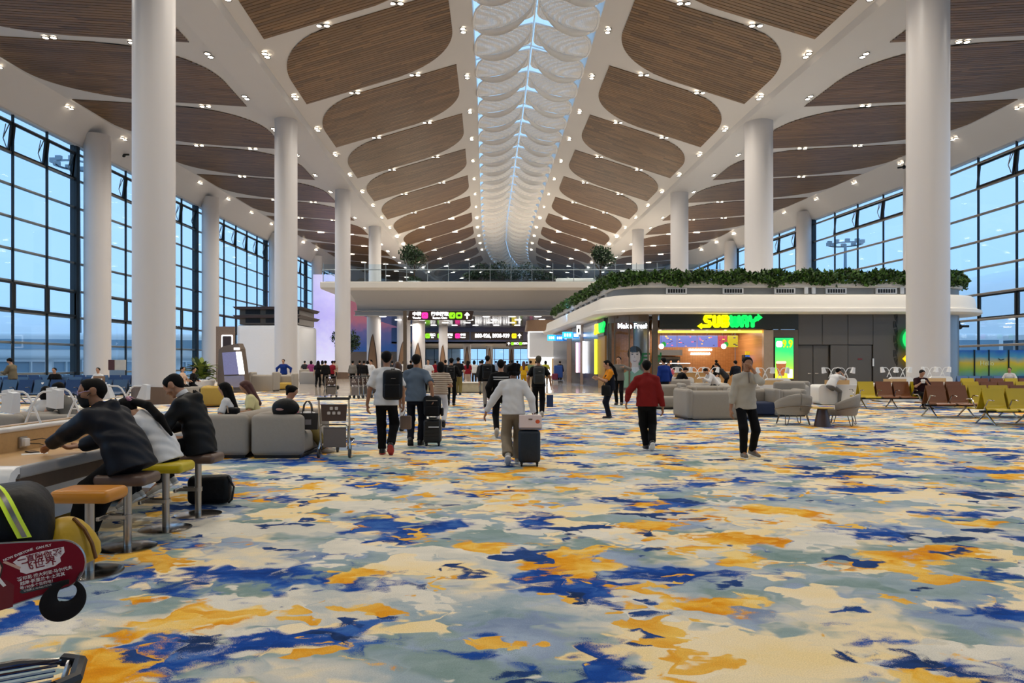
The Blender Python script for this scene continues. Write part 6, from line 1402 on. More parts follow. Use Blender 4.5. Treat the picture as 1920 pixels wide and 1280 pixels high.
b2 = MB(); b2.rbox((0, 0, 0.07), (0.36, 0.14, 0.14), 0.04, 3); b2.build('body', M_bag, t, True); b2 = MB(); b2.tube([(-0.10, -0.08, 0.05), (-0.08, -0.08, 0.16), (0.0, -0.08, 0.17), (0.02, -0.08, 0.05)], 0.012, 6); b2.build('handle', mat('beige_strap', '#b39a80', 0.6), t)
t = thing('floor_bag', 'black shoulder bag on the floor behind the last stool', 'bag', (-3.42, 8.05, 0), 0.2)
b2 = MB(); b2.rbox((0, 0, 0.17), (0.46, 0.2, 0.32), 0.07, 4); b2.build('body', M_bag, t, True); b2 = MB(); b2.tube([(0.20, -0.06, 0.32), (0.27, -0.08, 0.20), (0.25, -0.08, 0.06), (0.21, -0.06, 0.02)], 0.012, 6); b2.build('strap', M_black, t)
for i, (dx, dz) in enumerate(((-0.05, 0), (0.06, 0.14))):
    t = thing('black_bag', ['lower black bag on the parked cart', 'upper black bag on the parked cart'][i], 'bag', (fx(620, 32.3) + dx, 32.5, 0.23 + dz)); b2 = MB(); b2.rbox((0, 0, 0.1), (0.5, 0.4, 0.2), 0.07, 3); b2.build('body', M_bag, t, True); b2 = MB(); b2.box((0.15, -0.2, 0.1), (0.08, 0.02, 0.08)); b2.build('buckle', M_satin, t)
t = thing('low_planter_box', 'long pale stone bench block at the end of the carpet', 'bench', (fx(869, 37), 38.4, 0)); b2 = MB(); b2.rbox((0, 0, 0.28), (4.2, 0.9, 0.5), 0.03, 2); b2.build('block', mat('mottled_stone', '#b0a68a', 0.35, var=0.3, scale=4), t); b2 = MB(); b2.box((0, 0, 0.54), (4.3, 1.0, 0.05)); b2.build('top_slab', M_fascia, t)
t = thing('far_cart', 'blue and red loaded luggage cart beside the shop flank', 'luggage cart', (fx(1046, 56), 57, 0)); b2 = MB(); b2.box((0, 0, 0.2), (1.1, 0.6, 0.05)); b2.build('deck', M_satin, t); b2 = MB(); b2.rbox((0.1, 0, 0.9), (0.7, 0.5, 1.0), 0.08, 3); b2.build('blue_case', mat('blue_case', '#2a4a86', 0.5), t); b2 = MB(); b2.rbox((-0.2, -0.3, 0.5), (0.5, 0.3, 0.5), 0.08, 3); b2.build('red_case', mat('red_case', '#7a1f30', 0.5), t)
for q in (-0.4, 0.4): b2 = MB(); b2.lathe([(0.0001, -0.03), (0.1, -0.03), (0.1, 0.03), (0.0001, 0.03)], 12, (q, -0.25, 0.1), Matrix.Rotation(PI / 2, 4, 'Y')); b2.build('wheel', M_wheel, t)
# =====================================================================
#  PEOPLE: one continuous body surface each, clothes as separate skins
# =====================================================================
V3 = lambda *a: np.array(a, float)
def unit(v): n = np.linalg.norm(v); return v / n if n > 1e-9 else np.array((0, 0, 1.0))
def rotv(v, axis, ang):
    axis = unit(axis); c, s = math.cos(ang), math.sin(ang); return v * c + np.cross(axis, v) * s + axis * np.dot(axis, v) * (1 - c)
def cap(a, b, ra, rb, wide=1.0, side=(1, 0, 0), thin=1.0): return (np.array(a, float), np.array(b, float), ra, rb, wide, thin, np.array(side, float))
def smooth_surface(prims, h, k=0.03, cuts=(), fold=0.0, minus=()):
    lo = np.min([np.minimum(p[0], p[1]) - max(p[2], p[3]) * max(p[4], p[5], 1) for p in prims], 0) - 3 * h - k
    hi = np.max([np.maximum(p[0], p[1]) + max(p[2], p[3]) * max(p[4], p[5], 1) for p in prims], 0) + 3 * h + k
    n = np.ceil((hi - lo) / h).astype(int) + 1
    ax = [lo[i] + h * np.arange(n[i]) for i in range(3)]
    D = np.full(n, 0.5, np.float32)
    def prim_d(p, sl):
        a, b, ra, rb, wd, th, sd = p
        X = ax[0][sl[0]][:, None, None]; Y = ax[1][sl[1]][None, :, None]; Z = ax[2][sl[2]][None, None, :]
        ab = b - a; L = np.linalg.norm(ab); d = ab / L if L > 1e-6 else np.array((0, 0, 1.0))
        u = sd - d * np.dot(sd, d); u = unit(u) if np.linalg.norm(u) > 1e-4 else unit(np.cross(d, (0.3, 0.9, 0.2))); v = np.cross(d, u)
        px, py, pz = X - a[0], Y - a[1], Z - a[2]
        t = px * d[0] + py * d[1] + pz * d[2]; tc = np.clip(t, 0, L); e = t - tc
        pu = (px * u[0] + py * u[1] + pz * u[2]) / wd; pv = (px * v[0] + py * v[1] + pz * v[2]) / th
        r = ra + (rb - ra) * (tc / L if L > 1e-6 else 0)
        return ((np.sqrt(pu * pu + pv * pv + e * e) - r) * min(wd, th, 1.0)).astype(np.float32)
    def slices(p, pad):
        R = max(p[2], p[3]) * max(p[4], p[5], 1) + pad
        l2 = np.floor((np.minimum(p[0], p[1]) - R - lo) / h).astype(int); h2 = np.ceil((np.maximum(p[0], p[1]) + R - lo) / h).astype(int) + 1
        return tuple(slice(max(0, l2[i]), min(n[i], h2[i])) for i in range(3))
    for p in prims:
        sl = slices(p, k + 2.5 * h); d = prim_d(p, sl); q = D[sl]
        hh = np.clip(0.5 + 0.5 * (q - d) / k, 0, 1); D[sl] = q * (1 - hh) + d * hh - k * hh * (1 - hh)
    if fold:
        X = ax[0][:, None, None]; Y = ax[1][None, :, None]; Z = ax[2][None, None, :]
        D += (fold * (np.sin(31 * X + 9 * Z + 4 * np.sin(7 * Z)) * np.sin(23 * Z + 11 * Y + 3 * np.sin(9 * X)) + 0.6 * np.sin(47 * Z + 17 * X + 13 * Y))).astype(np.float32)
    for m in minus:
        sl = slices(m, 0.02 + 2 * h); D[sl] = np.maximum(D[sl], -prim_d(m, sl))
    for (pt, nr, R) in cuts:
        X = ax[0][:, None, None]; Y = ax[1][None, :, None]; Z = ax[2][None, None, :]
        pl = ((X - pt[0]) * nr[0] + (Y - pt[1]) * nr[1] + (Z - pt[2]) * nr[2]).astype(np.float32)
        if R is None: D = np.maximum(D, pl)
        else:
            near = ((X - pt[0]) ** 2 + (Y - pt[1]) ** 2 + (Z - pt[2]) ** 2) < R * R; D = np.where(near, np.maximum(D, pl), D)
    s = D < 0
    c = np.zeros(tuple(n - 1), np.int8)
    for i in (0, 1):
        for j in (0, 1):
            for q in (0, 1): c += s[i:n[0] - 1 + i, j:n[1] - 1 + j, q:n[2] - 1 + q]
    act = (c > 0) & (c < 8); I, J, K = np.nonzero(act); m = len(I)
    idx = np.full(tuple(n - 1), -1, np.int32); idx[I, J, K] = np.arange(m)
    acc = np.zeros((m, 3)); cnt = np.zeros(m)
    cor = [(i, j, q) for i in (0, 1) for j in (0, 1) for q in (0, 1)]
    for a in cor:
        for d in range(3):
            if a[d]: continue
            b = list(a); b[d] = 1
            da = D[I + a[0], J + a[1], K + a[2]]; db = D[I + b[0], J + b[1], K + b[2]]; x = (da < 0) != (db < 0)
            t = np.where(x, da / np.where(x, da - db, 1), 0)
            for e in range(3): acc[:, e] += np.where(x, a[e] + (t if e == d else 0), 0)
            cnt += x
    vs = lo + h * (np.stack([I, J, K], 1) + acc / cnt[:, None])
    fs = []
    for d in range(3):
        A = [slice(None)] * 3; B = [slice(None)] * 3; A[d] = slice(0, -1); B[d] = slice(1, None)
        x = s[tuple(A)] != s[tuple(B)]; o1, o2 = [e for e in range(3) if e != d]
        P_ = np.stack(np.nonzero(x), 1)
        ok = (P_[:, o1] > 0) & (P_[:, o2] > 0) & (P_[:, o1] < n[o1] - 1) & (P_[:, o2] < n[o2] - 1); P_ = P_[ok]
        def cell(q1, q2):
            q = P_.copy(); q[:, o1] -= q1; q[:, o2] -= q2; return idx[q[:, 0], q[:, 1], q[:, 2]]
        Q = np.stack([cell(1, 1), cell(0, 1), cell(0, 0), cell(1, 0)], 1)
        ins = s[P_[:, 0], P_[:, 1], P_[:, 2]]; flip = ins if d != 1 else ~ins
        Q = np.where(flip[:, None], Q, Q[:, ::-1]); fs.append(Q)
    F_ = np.concatenate(fs); F_ = F_[(F_ >= 0).all(1)]
    # one relaxing pass
    nb = np.zeros_like(vs); nc = np.zeros(m)
    for a, b in ((0, 1), (1, 2), (2, 3), (3, 0)):
        np.add.at(nb, F_[:, a], vs[F_[:, b]]); np.add.at(nb, F_[:, b], vs[F_[:, a]]); np.add.at(nc, F_[:, a], 1); np.add.at(nc, F_[:, b], 1)
    g = nc > 0; vs[g] = 0.5 * vs[g] + 0.5 * nb[g] / nc[g][:, None]
    return vs, F_
def np_mesh(name, vs, fs, m):
    me = bpy.data.meshes.new(name); me.vertices.add(len(vs)); me.vertices.foreach_set('co', vs.astype(np.float32).ravel())
    me.loops.add(len(fs) * 4); me.loops.foreach_set('vertex_index', fs.astype(np.int32).ravel())
    me.polygons.add(len(fs)); me.polygons.foreach_set('loop_start', np.arange(0, len(fs) * 4, 4, dtype=np.int32))
    me.polygons.foreach_set('use_smooth', np.ones(len(fs), bool)); me.update(calc_edges=True); me.materials.append(m); return me
def two_bone(a, tgt, l1, l2, hint):
    d = tgt - a; L = np.linalg.norm(d); L2 = min(L, (l1 + l2) * 0.999); d = unit(d); end = a + d * L2
    x = (l1 * l1 - l2 * l2 + L2 * L2) / (2 * L2); y = math.sqrt(max(0, l1 * l1 - x * x))
    hp = hint - d * np.dot(hint, d); return a + d * x + unit(hp) * y, end

def skeleton(pose):
    """joints of a 1.72 m figure facing +y"""
    J = {}; g = pose.get
    P_ = V3(*g('pelvis', (0, 0, 0.93))); lean = g('lean', 0.04); twist = g('twist', 0.0); sl = g('side', 0.0)
    u = unit(V3(math.sin(sl), math.sin(lean), math.cos(lean))); r = unit(V3(math.cos(twist), math.sin(twist), -math.sin(sl)))
    u2 = unit(V3(math.sin(sl), math.sin(lean + g('curl', 0.08)), math.cos(lean + g('curl', 0.08))))
    J['P'] = P_; J['u'] = u; J['r'] = r; J['u2'] = u2
    J['waist'] = P_ + u * 0.14; J['chest'] = J['waist'] + u2 * 0.20; J['nb'] = J['chest'] + u2 * 0.16
    sw = g('sw', 0.168)
    J['Ls'] = J['nb'] - u2 * 0.075 - r * sw; J['Rs'] = J['nb'] - u2 * 0.075 + r * sw
    hp, hy = g('head', (0.0, 0.0)); la = lean + g('curl', 0.08) + hp * 0.5
    nd = unit(V3(math.sin(sl), math.sin(la), math.cos(la))); J['hb'] = J['nb'] + nd * 0.075
    hu = unit(V3(math.sin(sl), math.sin(lean * 0.3 + hp), math.cos(lean * 0.3 + hp))); hr = unit(V3(math.cos(hy + twist), math.sin(hy + twist), 0)); hr = unit(hr - hu * np.dot(hr, hu)); hf = np.cross(hu, hr)
    J['hu'], J['hr'], J['hf'] = hu, hr, hf; J['hc'] = J['hb'] + hu * 0.095 + hf * 0.012
    hw = 0.088
    for s, k in ((-1, 'L'), (1, 'R')):
        hip = P_ - u * 0.03 + r * s * hw; J[k + 'hip'] = hip
        ank = V3(*g(k + 'f', (s * 0.09, 0, 0.085))); kn, ank = two_bone(hip, ank, 0.425, 0.415, V3(*g(k + 'kh', (s * 0.12, 1, 0.1)))); J[k + 'kn'], J[k + 'an'] = kn, ank
        fy, fp = g(k + 'fr', (s * -0.12, 0.0)); J[k + 'fd'] = unit(V3(-math.sin(fy) * math.cos(fp), math.cos(fy) * math.cos(fp), math.sin(fp)))
        w = V3(*g(k + 'h', (s * 0.24, 0.04, 0.82))); el, wr = two_bone(J[k + 's'], w, 0.285, 0.25, V3(*g(k + 'eh', (s * 0.6, -1, -0.2)))); J[k + 'el'], J[k + 'wr'] = el, wr
        hd = g(k + 'hd'); J[k + 'hd'] = unit(V3(*hd)) if hd else unit(unit(wr - el) + V3(0, 0, -0.35)); J[k + 'th'] = V3(*g(k + 'th', (0, 1, 0.0)))
    return J
def hand_prims(J, k, curl=0.5):
    w, d = J[k + 'wr'], J[k + 'hd']; th = J[k + 'th']; th = unit(th - d * np.dot(th, d)); n = np.cross(d, th) * (1 if k == 'L' else -1)   # n points out of the palm's back-to-palm
    out = [cap(w, w + d * 0.075, 0.026, 0.030, 1.3, th, 0.55)]
    for i in range(4):
        b = w + d * 0.078 + th * (0.030 - 0.020 * i); ln = (0.040, 0.044, 0.041, 0.032)[i]; dd = d; p = b
        for j, (f, a) in enumerate(((1.0, 0.35), (0.68, 0.75), (0.55, 0.6))):
            dd = rotv(dd, np.cross(d, n), curl * a * (1 + 0.1 * i)); q = p + dd * ln * f; out.append(cap(p, q, 0.0098 - 0.0008 * j, 0.0092 - 0.0008 * j)); p = q
    t0 = w + d * 0.022 + th * 0.024; t1 = t0 + unit(d * 0.7 + th * 0.75 + n * 0.25) * 0.042; t2 = t1 + unit(d * 0.95 + th * 0.35 + n * 0.3) * 0.032
    return out + [cap(t0, t1, 0.013, 0.011), cap(t1, t2, 0.011, 0.009)]
def body_prims(J, hi, fem):
    P_, u, u2, r = J['P'], J['u'], J['u2'], J['r']; B = []
    B += [cap(P_ - u * 0.04, P_ + u * 0.06, 0.100, 0.095, 1.45, r), cap(P_ + u * 0.06, J['waist'], 0.092, 0.085, 1.38, r), cap(J['waist'], J['chest'], 0.088, 0.102, 1.42, r), cap(J['chest'], J['nb'] - u2 * 0.06, 0.102, 0.085, 1.5, r), cap(J['Ls'], J['nb'] - u2 * 0.02, 0.046, 0.045), cap(J['Rs'], J['nb'] - u2 * 0.02, 0.046, 0.045), cap(J['nb'] - u2 * 0.05, J['hb'] + J['hu'] * 0.03, 0.056, 0.050)]
    hc, hu, hr, hf = J['hc'], J['hu'], J['hr'], J['hf']
    H_ = [cap(hc - hf * 0.022 + hu * 0.028, hc + hf * 0.022 + hu * 0.030, 0.080, 0.078, 0.95, hr), cap(hc + hf * 0.034 + hu * 0.01, hc + hf * 0.046 - hu * 0.078, 0.062, 0.036, 1.0, hr), cap(hc - hf * 0.02 - hu * 0.02, hc + hf * 0.0 - hu * 0.06, 0.06, 0.048, 1.0, hr)]
    if hi:
        H_ += [cap(hc + hf * 0.088 + hu * 0.012, hc + hf * 0.110 - hu * 0.020, 0.008, 0.013), cap(hc + hf * 0.098 - hu * 0.024 - hr * 0.012, hc + hf * 0.098 - hu * 0.024 + hr * 0.012, 0.008, 0.008), cap(hc + hf * 0.080 + hu * 0.030 - hr * 0.035, hc + hf * 0.080 + hu * 0.030 + hr * 0.035, 0.014, 0.014), cap(hc + hf * 0.086 - hu * 0.052 - hr * 0.018, hc + hf * 0.086 - hu * 0.052 + hr * 0.018, 0.009, 0.009), cap(hc + hf * 0.074 - hu * 0.088, hc + hf * 0.076 - hu * 0.084, 0.018, 0.016)]
        for s in (-1, 1): H_ += [cap(hc + hr * s * 0.083 - hf * 0.010 + hu * 0.016, hc + hr * s * 0.078 - hf * 0.004 - hu * 0.022, 0.024, 0.015, 1.0, hf, 0.45), cap(hc + hr * s * 0.04 + hf * 0.066 - hu * 0.022, hc + hr * s * 0.044 + hf * 0.05 - hu * 0.03, 0.026, 0.022)]
    B += H_
    for s, k in ((-1, 'L'), (1, 'R')):
        B += [cap(J[k + 's'], J[k + 'el'], 0.048, 0.038), cap(J[k + 'el'], J[k + 'wr'], 0.038, 0.025)]
        B += hand_prims(J, k) if hi else [cap(J[k + 'wr'], J[k + 'wr'] + J[k + 'hd'] * 0.13, 0.030, 0.024, 1.0, J[k + 'th'], 0.6)]
        B += [cap(J[k + 'hip'], J[k + 'kn'], 0.070, 0.050), cap(J[k + 'kn'], J[k + 'an'], 0.048, 0.034), cap(J[k + 'an'], J[k + 'an'] + J[k + 'fd'] * 0.12 - V3(0, 0, 0.03), 0.036, 0.028)]
    return B
def shirt_prims(J, st):
    P_, u, u2, r = J['P'], J['u'], J['u2'], J['r']; e = st.get('puff', 0.018); long = st.get('sleeve', 'short') == 'long'
    hem = st.get('hem', 0.06); S = [cap(P_ - u * hem, P_ + u * 0.06, 0.120 + e * 0.8, 0.110 + e * 0.8, 1.38, r), cap(P_ + u * 0.06, J['waist'], 0.103 + e * 0.8, 0.099 + e * 0.8, 1.32, r), cap(J['waist'], J['chest'], 0.098 + e * 0.8, 0.108 + e * 0.7, 1.34, r), cap(J['chest'], J['nb'] - u2 * 0.085, 0.108 + e * 0.7, 0.080 + e * 0.6, 1.38, r), cap(J['Ls'] + u2 * 0.004, J['nb'] - u2 * 0.012, 0.050 + e * 0.5, 0.056), cap(J['Rs'] + u2 * 0.004, J['nb'] - u2 * 0.012, 0.050 + e * 0.5, 0.056), cap(J['nb'] - u2 * 0.06, J['nb'] + u2 * st.get('collar', 0.012), 0.072, 0.064)]
    cuts = [(P_ - u * hem, -u, 0.5), (J['nb'] + unit(J['hb'] - J['nb']) * (0.022 + st.get('collar', 0.0)), unit(J['hb'] - J['nb']), 0.12)]
    for k in 'LR':
        a, b, w = J[k + 's'], J[k + 'el'], J[k + 'wr']
        if long:
            up = st.get('push', 0.0); S += [cap(a, b, 0.052 + e * 0.6, 0.045 + e * 0.6), cap(b, w - unit(w - b) * up, 0.044 + e * 0.6, 0.034 + e * 0.4)]; cuts.append((w - unit(w - b) * (0.005 + up), unit(w - b), 0.066))
        else:
            q = a + (b - a) * st.get('slen', 0.78); S += [cap(a, q, 0.052 + e * 0.6, 0.054 + e * 0.7)]; cuts.append((q, unit(b - a), 0.11))
    if st.get('hood'):
        h0 = J['nb'] - J['hf'] * 0.0; S += [cap(J['nb'] - u2 * 0.03 - r * 0.09, J['nb'] - u2 * 0.06 - np.cross(u2, r) * 0.115, 0.042, 0.05), cap(J['nb'] - u2 * 0.03 + r * 0.09, J['nb'] - u2 * 0.06 - np.cross(u2, r) * 0.115, 0.042, 0.05)]
    return S, cuts
def pants_prims(J, st):
    P_, u, r = J['P'], J['u'], J['r']; e = st.get('leg', 0.014); T = [cap(P_ - u * 0.05, P_ + u * 0.045, 0.104, 0.098, 1.36, r)]; cuts = [(P_ + u * 0.06, u, 0.4)]
    for s, k in ((-1, 'L'), (1, 'R')):
        hip, kn, an = J[k + 'hip'], J[k + 'kn'], J[k + 'an']
        T += [cap(hip, kn, 0.074 + e * 0.7, 0.060 + e), cap(kn, an, 0.058 + e, 0.046 + e * st.get('flare', 1.0))]
        q = kn + (an - kn) * st.get('plen', 1.0); cuts.append((q, unit(an - kn), 0.13))
    return T, cuts
def hair_prims(J, style):
    hc, hu, hr, hf = J['hc'], J['hu'], J['hr'], J['hf']
    H_ = [cap(hc - hf * 0.026 + hu * 0.034, hc + hf * 0.020 + hu * 0.040, 0.089, 0.084, 0.96, hr), cap(hc - hf * 0.045 + hu * 0.0, hc - hf * 0.042 - hu * (0.03 if style in ('short', 'thin') else 0.05), 0.064, 0.050, 1.03, hr)]
    minus = [cap(hc + hf * 0.100 + hu * 0.016, hc + hf * 0.112 - hu * 0.10, 0.078, 0.078)]
    if style in ('short', 'thin'): minus += [cap(hc + hr * s * 0.092 - hu * 0.035 + hf * 0.02, hc + hr * s * 0.085 - hu * 0.10 + hf * 0.0, 0.055, 0.06) for s in (-1, 1)]
    if style == 'long':
        H_ += [cap(hc - hf * 0.06 + hu * 0.0, J['nb'] - J['u2'] * 0.20 - np.cross(J['u2'], J['r']) * 0.115, 0.070, 0.055, 1.35, hr)] + [cap(hc + hr * s * 0.07, J['nb'] + hr * s * 0.09 - J['u2'] * 0.05 - hf * 0.02, 0.035, 0.035) for s in (-1, 1)]
    if style == 'bob': H_ += [cap(hc - hf * 0.035 - hu * 0.02, hc - hf * 0.035 - hu * 0.12, 0.085, 0.072, 1.1, hr)] + [cap(hc + hr * s * 0.078 - hu * 0.0, hc + hr * s * 0.078 - hu * 0.10, 0.03, 0.026) for s in (-1, 1)]
    if style == 'curly':
        rr = random.Random(5)
        for i in range(16):
            a = rr.uniform(0, 6.28); z = rr.uniform(-0.09, 0.09); q = hc - hf * 0.02 + hr * 0.085 * math.cos(a) + hf * 0.05 * math.sin(a) - hf * 0.03 + hu * z; H_.append(cap(q, q + hu * 0.01, 0.032, 0.032))
    if style == 'pony':
        p0 = hc - hf * 0.095 + hu * 0.02; F2 = np.cross(J['u2'], J['r']); p1 = J['nb'] - F2 * 0.145 + J['u2'] * 0.02 - J['r'] * 0.03; p2 = J['chest'] - F2 * 0.175 - J['r'] * 0.055; p3 = J['waist'] - F2 * 0.175 - J['r'] * 0.07 - J['u'] * 0.03; H_ += [cap(p0, p1, 0.034, 0.042), cap(p1, p2, 0.042, 0.044), cap(p2, p3, 0.044, 0.018)]
    if style == 'bun': q = hc - hf * 0.10 + hu * 0.05; H_.append(cap(q, q + hu * 0.01, 0.045, 0.04))
    return H_, minus
PM = {}
def cloth(c, rough=0.85): 
    k = 'cloth_' + c.strip('#')
    return mat(k, c, rough, var=0.10, scale=7, bump=0.15, spec=0.2)
SKIN = mat('skin', '#b98a6c', 0.55, var=0.06, scale=9); SKIN2 = mat('skin_tan', '#9c6e50', 0.55, var=0.06, scale=9); HAIR = mat('black_hair', '#090706', 0.7, spec=0.15, var=0.3, scale=30, stretch=(8, 8, 0.6)); HAIRB = mat('auburn_hair', '#4a1f14', 0.6, var=0.3, scale=30, stretch=(8, 8, 0.6)); HAIRG = mat('brown_hair', '#4b2f1c', 0.45, var=0.3, scale=30)
def figure(key, pose, st, h=0.02, hi=False):
    """meshes of a posed, clothed figure (in 1.72 m units)"""
    if key in PM: return PM[key]
    J = skeleton(pose); out = {'J': J}
    out['body'] = np_mesh('body', *smooth_surface(body_prims(J, hi, False), h * (0.62 if hi else 1.0), 0.018 if hi else 0.03), SKIN)
    S, c = shirt_prims(J, st); out['shirt'] = np_mesh(st.get('top', 'shirt'), *smooth_surface(S, h, 0.035, c, st.get('fold', 0.0)), SKIN)
    T, c = pants_prims(J, st); out['trousers'] = np_mesh('trousers', *smooth_surface(T, h, 0.03, c, st.get('fold', 0.0) * 0.8), SKIN)
    for k in 'LR':
        an, fd = J[k + 'an'], J[k + 'fd']; up = unit(V3(0, 0, 1) - fd * fd[2]); sd = np.cross(fd, up)
        heel = an - fd * 0.035 - up * 0.042; toe = heel + fd * 0.20 - up * 0.004
        out['shoe' + k] = np_mesh('shoe', *smooth_surface([cap(heel, heel + fd * 0.11, 0.042, 0.046, 1.0, sd), cap(heel + fd * 0.10, toe, 0.044, 0.036, 1.12, sd, 0.85), cap(an - fd * 0.01, heel + fd * 0.04, 0.046, 0.046)], max(0.009, h * 0.7), 0.03, [(heel - up * 0.040, -up, None), (an + up * 0.04, up, None)]), SKIN)
        if hi: out['sole' + k] = np_mesh('sole', *smooth_surface([cap(heel - up * 0.02, heel + fd * 0.11 - up * 0.02, 0.046, 0.050, 1.0, sd), cap(heel + fd * 0.10 - up * 0.02, toe - up * 0.012, 0.048, 0.040, 1.12, sd, 0.85)], 0.010, 0.03, [(heel - up * 0.044, -up, None), (heel - up * 0.018, up, None)]), SKIN)
    if st.get('hair', 'short') != 'none':
        H_, mn = hair_prims(J, st.get('hair', 'short')); out['hair'] = np_mesh('hair', *smooth_surface(H_, max(0.008, h * 0.7), 0.02, (), 0.0015 if hi else 0, mn), HAIR)
    PM[key] = out; return out
def person(key, label, x, y, rz, H, pose, st, col, h=0.02, hi=False, z=0.0, group=None):
    f = figure(key, pose, st, h, hi); t = thing('person', label, 'person', (x, y, z), rz, group); s = H / 1.72; t.scale = (s, s, s)
    def put(k, m, nm):
        if k not in f: return None
        o = link(nm, f[k], t); o.material_slots[0].link = 'OBJECT'; o.material_slots[0].material = m; return o
    put('body', col.get('skin', SKIN), 'body'); put('shirt', col['top'], st.get('top', 'shirt')); put('trousers', col['legs'], 'trousers')
    for k in 'LR':
        so = put('shoe' + k, col.get('shoe', M_black), 'shoe')
        if 'sole' + k in f:
            o = put('sole' + k, col.get('sole', M_lampw), 'sole'); o.parent = so
    put('hair', col.get('hair', HAIR), 'hair')
    if hi:
        J = f['J']; hc, hu, hr, hf = J['hc'], J['hu'], J['hr'], J['hf']
        for q in (-1, 1):
            b = MB(); c = hc + hr * q * 0.031 + hf * 0.082 + hu * 0.006; b.ball(tuple(c), (0.012, 0.010, 0.006), 8, 6); b.build('eye', M_black, t, 'all', recalc=False)
            b = MB(); c0 = hc + hr * q * 0.015 + hf * 0.097 + hu * 0.028; c1 = hc + hr * q * 0.048 + hf * 0.084 + hu * 0.030; b.tube([tuple(c0), tuple((c0 + c1) / 2 + hu * 0.004), tuple(c1)], 0.0045, 5); b.build('eyebrow', HAIR, t)
        b = MB(); c0 = hc - hr * 0.02 + hf * 0.093 - hu * 0.052; c1 = hc + hr * 0.02 + hf * 0.093 - hu * 0.052; b.tube([tuple(c0), tuple((c0 + c1) / 2 + hf * 0.003), tuple(c1)], 0.004, 5); b.build('lips', mat('lip', '#8a4a40', 0.5), t)
    return t, f['J']
def local(t, p):   # person-local point -> world
    M = Matrix.Translation(t.location) @ Matrix.Rotation(t.rotation_euler.z, 4, 'Z') @ Matrix.Scale(t.scale[0], 4); v = M @ Vector(tuple(p)); return (v.x, v.y, v.z)
def attach(mbs, t):     # accessories modelled in the wearer's local frame, given as a thing of its own
    return Matrix.Translation(t.location) @ Matrix.Rotation(t.rotation_euler.z, 4, 'Z') @ Matrix.Scale(t.scale[0], 4)
def backpack(t, J, label, dx=0.0, s=1.0, m=None, straps=True, dz=0.0):
    m = m or M_bag; k = thing('backpack', label, 'backpack', t.location, t.rotation_euler.z); k.scale = t.scale
    c = (J['chest'] + J['waist']) * 0.5 - np.cross(J['u2'], J['r']) * (-0.0) + V3(dx, -0.22, 0.02 + dz)
    b = MB(); b.rbox(tuple(c), (0.30 * s, 0.16 * s, 0.46 * s), 0.07 * s, 5, rx=-0.05); b.v = [(x * 1, y - 0.02 * math.cos(6 * (z - c[2])), z) for x, y, z in b.v]; b.build('body', m, k, True)
    b = MB(); b.rbox((c[0], c[1] - 0.085 * s, c[2] - 0.09 * s), (0.24 * s, 0.06 * s, 0.22 * s), 0.03, 4); b.build('pocket', m, k, True)
    b = MB(); b.box((c[0] + 0.02, c[1] - 0.1 * s, c[2] + 0.10 * s), (0.07, 0.012, 0.012)); b.build('logo_tag', M_satin, k)
    for q in ((-1, 1) if straps is True else (straps,)):
        b = MB(); sx_ = q * 0.115; top = (J['Ls'] + J['Rs']) / 2; g = []
        for (yy, zz) in ((c[1] + 0.06, c[2] + 0.20 * s), (top[1] - 0.06, top[2] + 0.066), (top[1] + 0.02, top[2] + 0.078), (top[1] + 0.09, top[2] + 0.035), (top[1] + 0.125, top[2] - 0.12), (top[1] + 0.10, top[2] - 0.25)): g.append([(sx_ - 0.028, yy, zz), (sx_ + 0.028, yy, zz)])
        g2 = [[(x, y - 0.0, z + 0.012) for x, y, z in row] for row in g]; b.grid(g); b.grid(g2); b.grid([[r_[0] for r_ in g], [r_[0] for r_ in g2]]); b.grid([[r_[1] for r_ in g], [r_[1] for r_ in g2]]); b.build('strap', m, k, 'all')
    return k
# ---------------------------------------------------------------------
#  the cast
# ---------------------------------------------------------------------
BLK = cloth('#070709'); NAVY = cloth('#10141f'); NAVYJ = mat('navy_shell_jacket', '#070c18', 0.55, var=0.15, scale=6, bump=0.35, spec=0.25); WHT = cloth('#d6d4d2'); GRB = cloth('#5d6a78'); KHAKI = cloth('#8a7d6a'); REDM = cloth('#7c1c1a'); OATM = cloth('#b3aa9b'); OLIVE = cloth('#7a6a3a'); YELT = cloth('#d8cf98'); PINKT = cloth('#d0667a'); DKG = cloth('#2a2a2c'); BLUEU = cloth('#16327a'); ORG = cloth('#d8861a'); BEIGE = cloth('#a89a88'); MAROON = cloth('#2a1016'); GREYT = cloth('#6e6a64')
SHO_W = mat('pale_trainer', '#b9b2a6', 0.6, var=0.15); SHO_B = mat('black_shoe', '#111114', 0.5, var=0.1)
def walk(front='L', stride=0.22, rear_lift=0.16, **kw):
    o = 'R' if front == 'L' else 'L'; sx = -1 if front == 'L' else 1
    p = dict(pelvis=(0, 0, 0.905), lean=0.06); p[front + 'f'] = (sx * 0.075, stride, 0.085); p[o + 'f'] = (-sx * 0.085, -stride * 1.05, 0.085 + rear_lift); p[o + 'fr'] = (0.05, -0.75); p.update(kw); return p
SIT = dict(sw=0.175)
def sit(seat=0.45, reach=0.42, spread=0.1, lean=0.1, foot=0.085, **kw):
    p = dict(pelvis=(0, 0, seat + 0.12), lean=lean, Lf=(-spread, reach, foot), Rf=(spread, reach + 0.03, foot), Lkh=(-0.1, 0.6, 1), Rkh=(0.1, 0.6, 1), Lh=(-0.16, 0.30, seat + 0.26), Rh=(0.16, 0.30, seat + 0.26), Leh=(-0.8, -0.6, -0.6), Reh=(0.8, -0.6, -0.6)); p.update(kw); return p

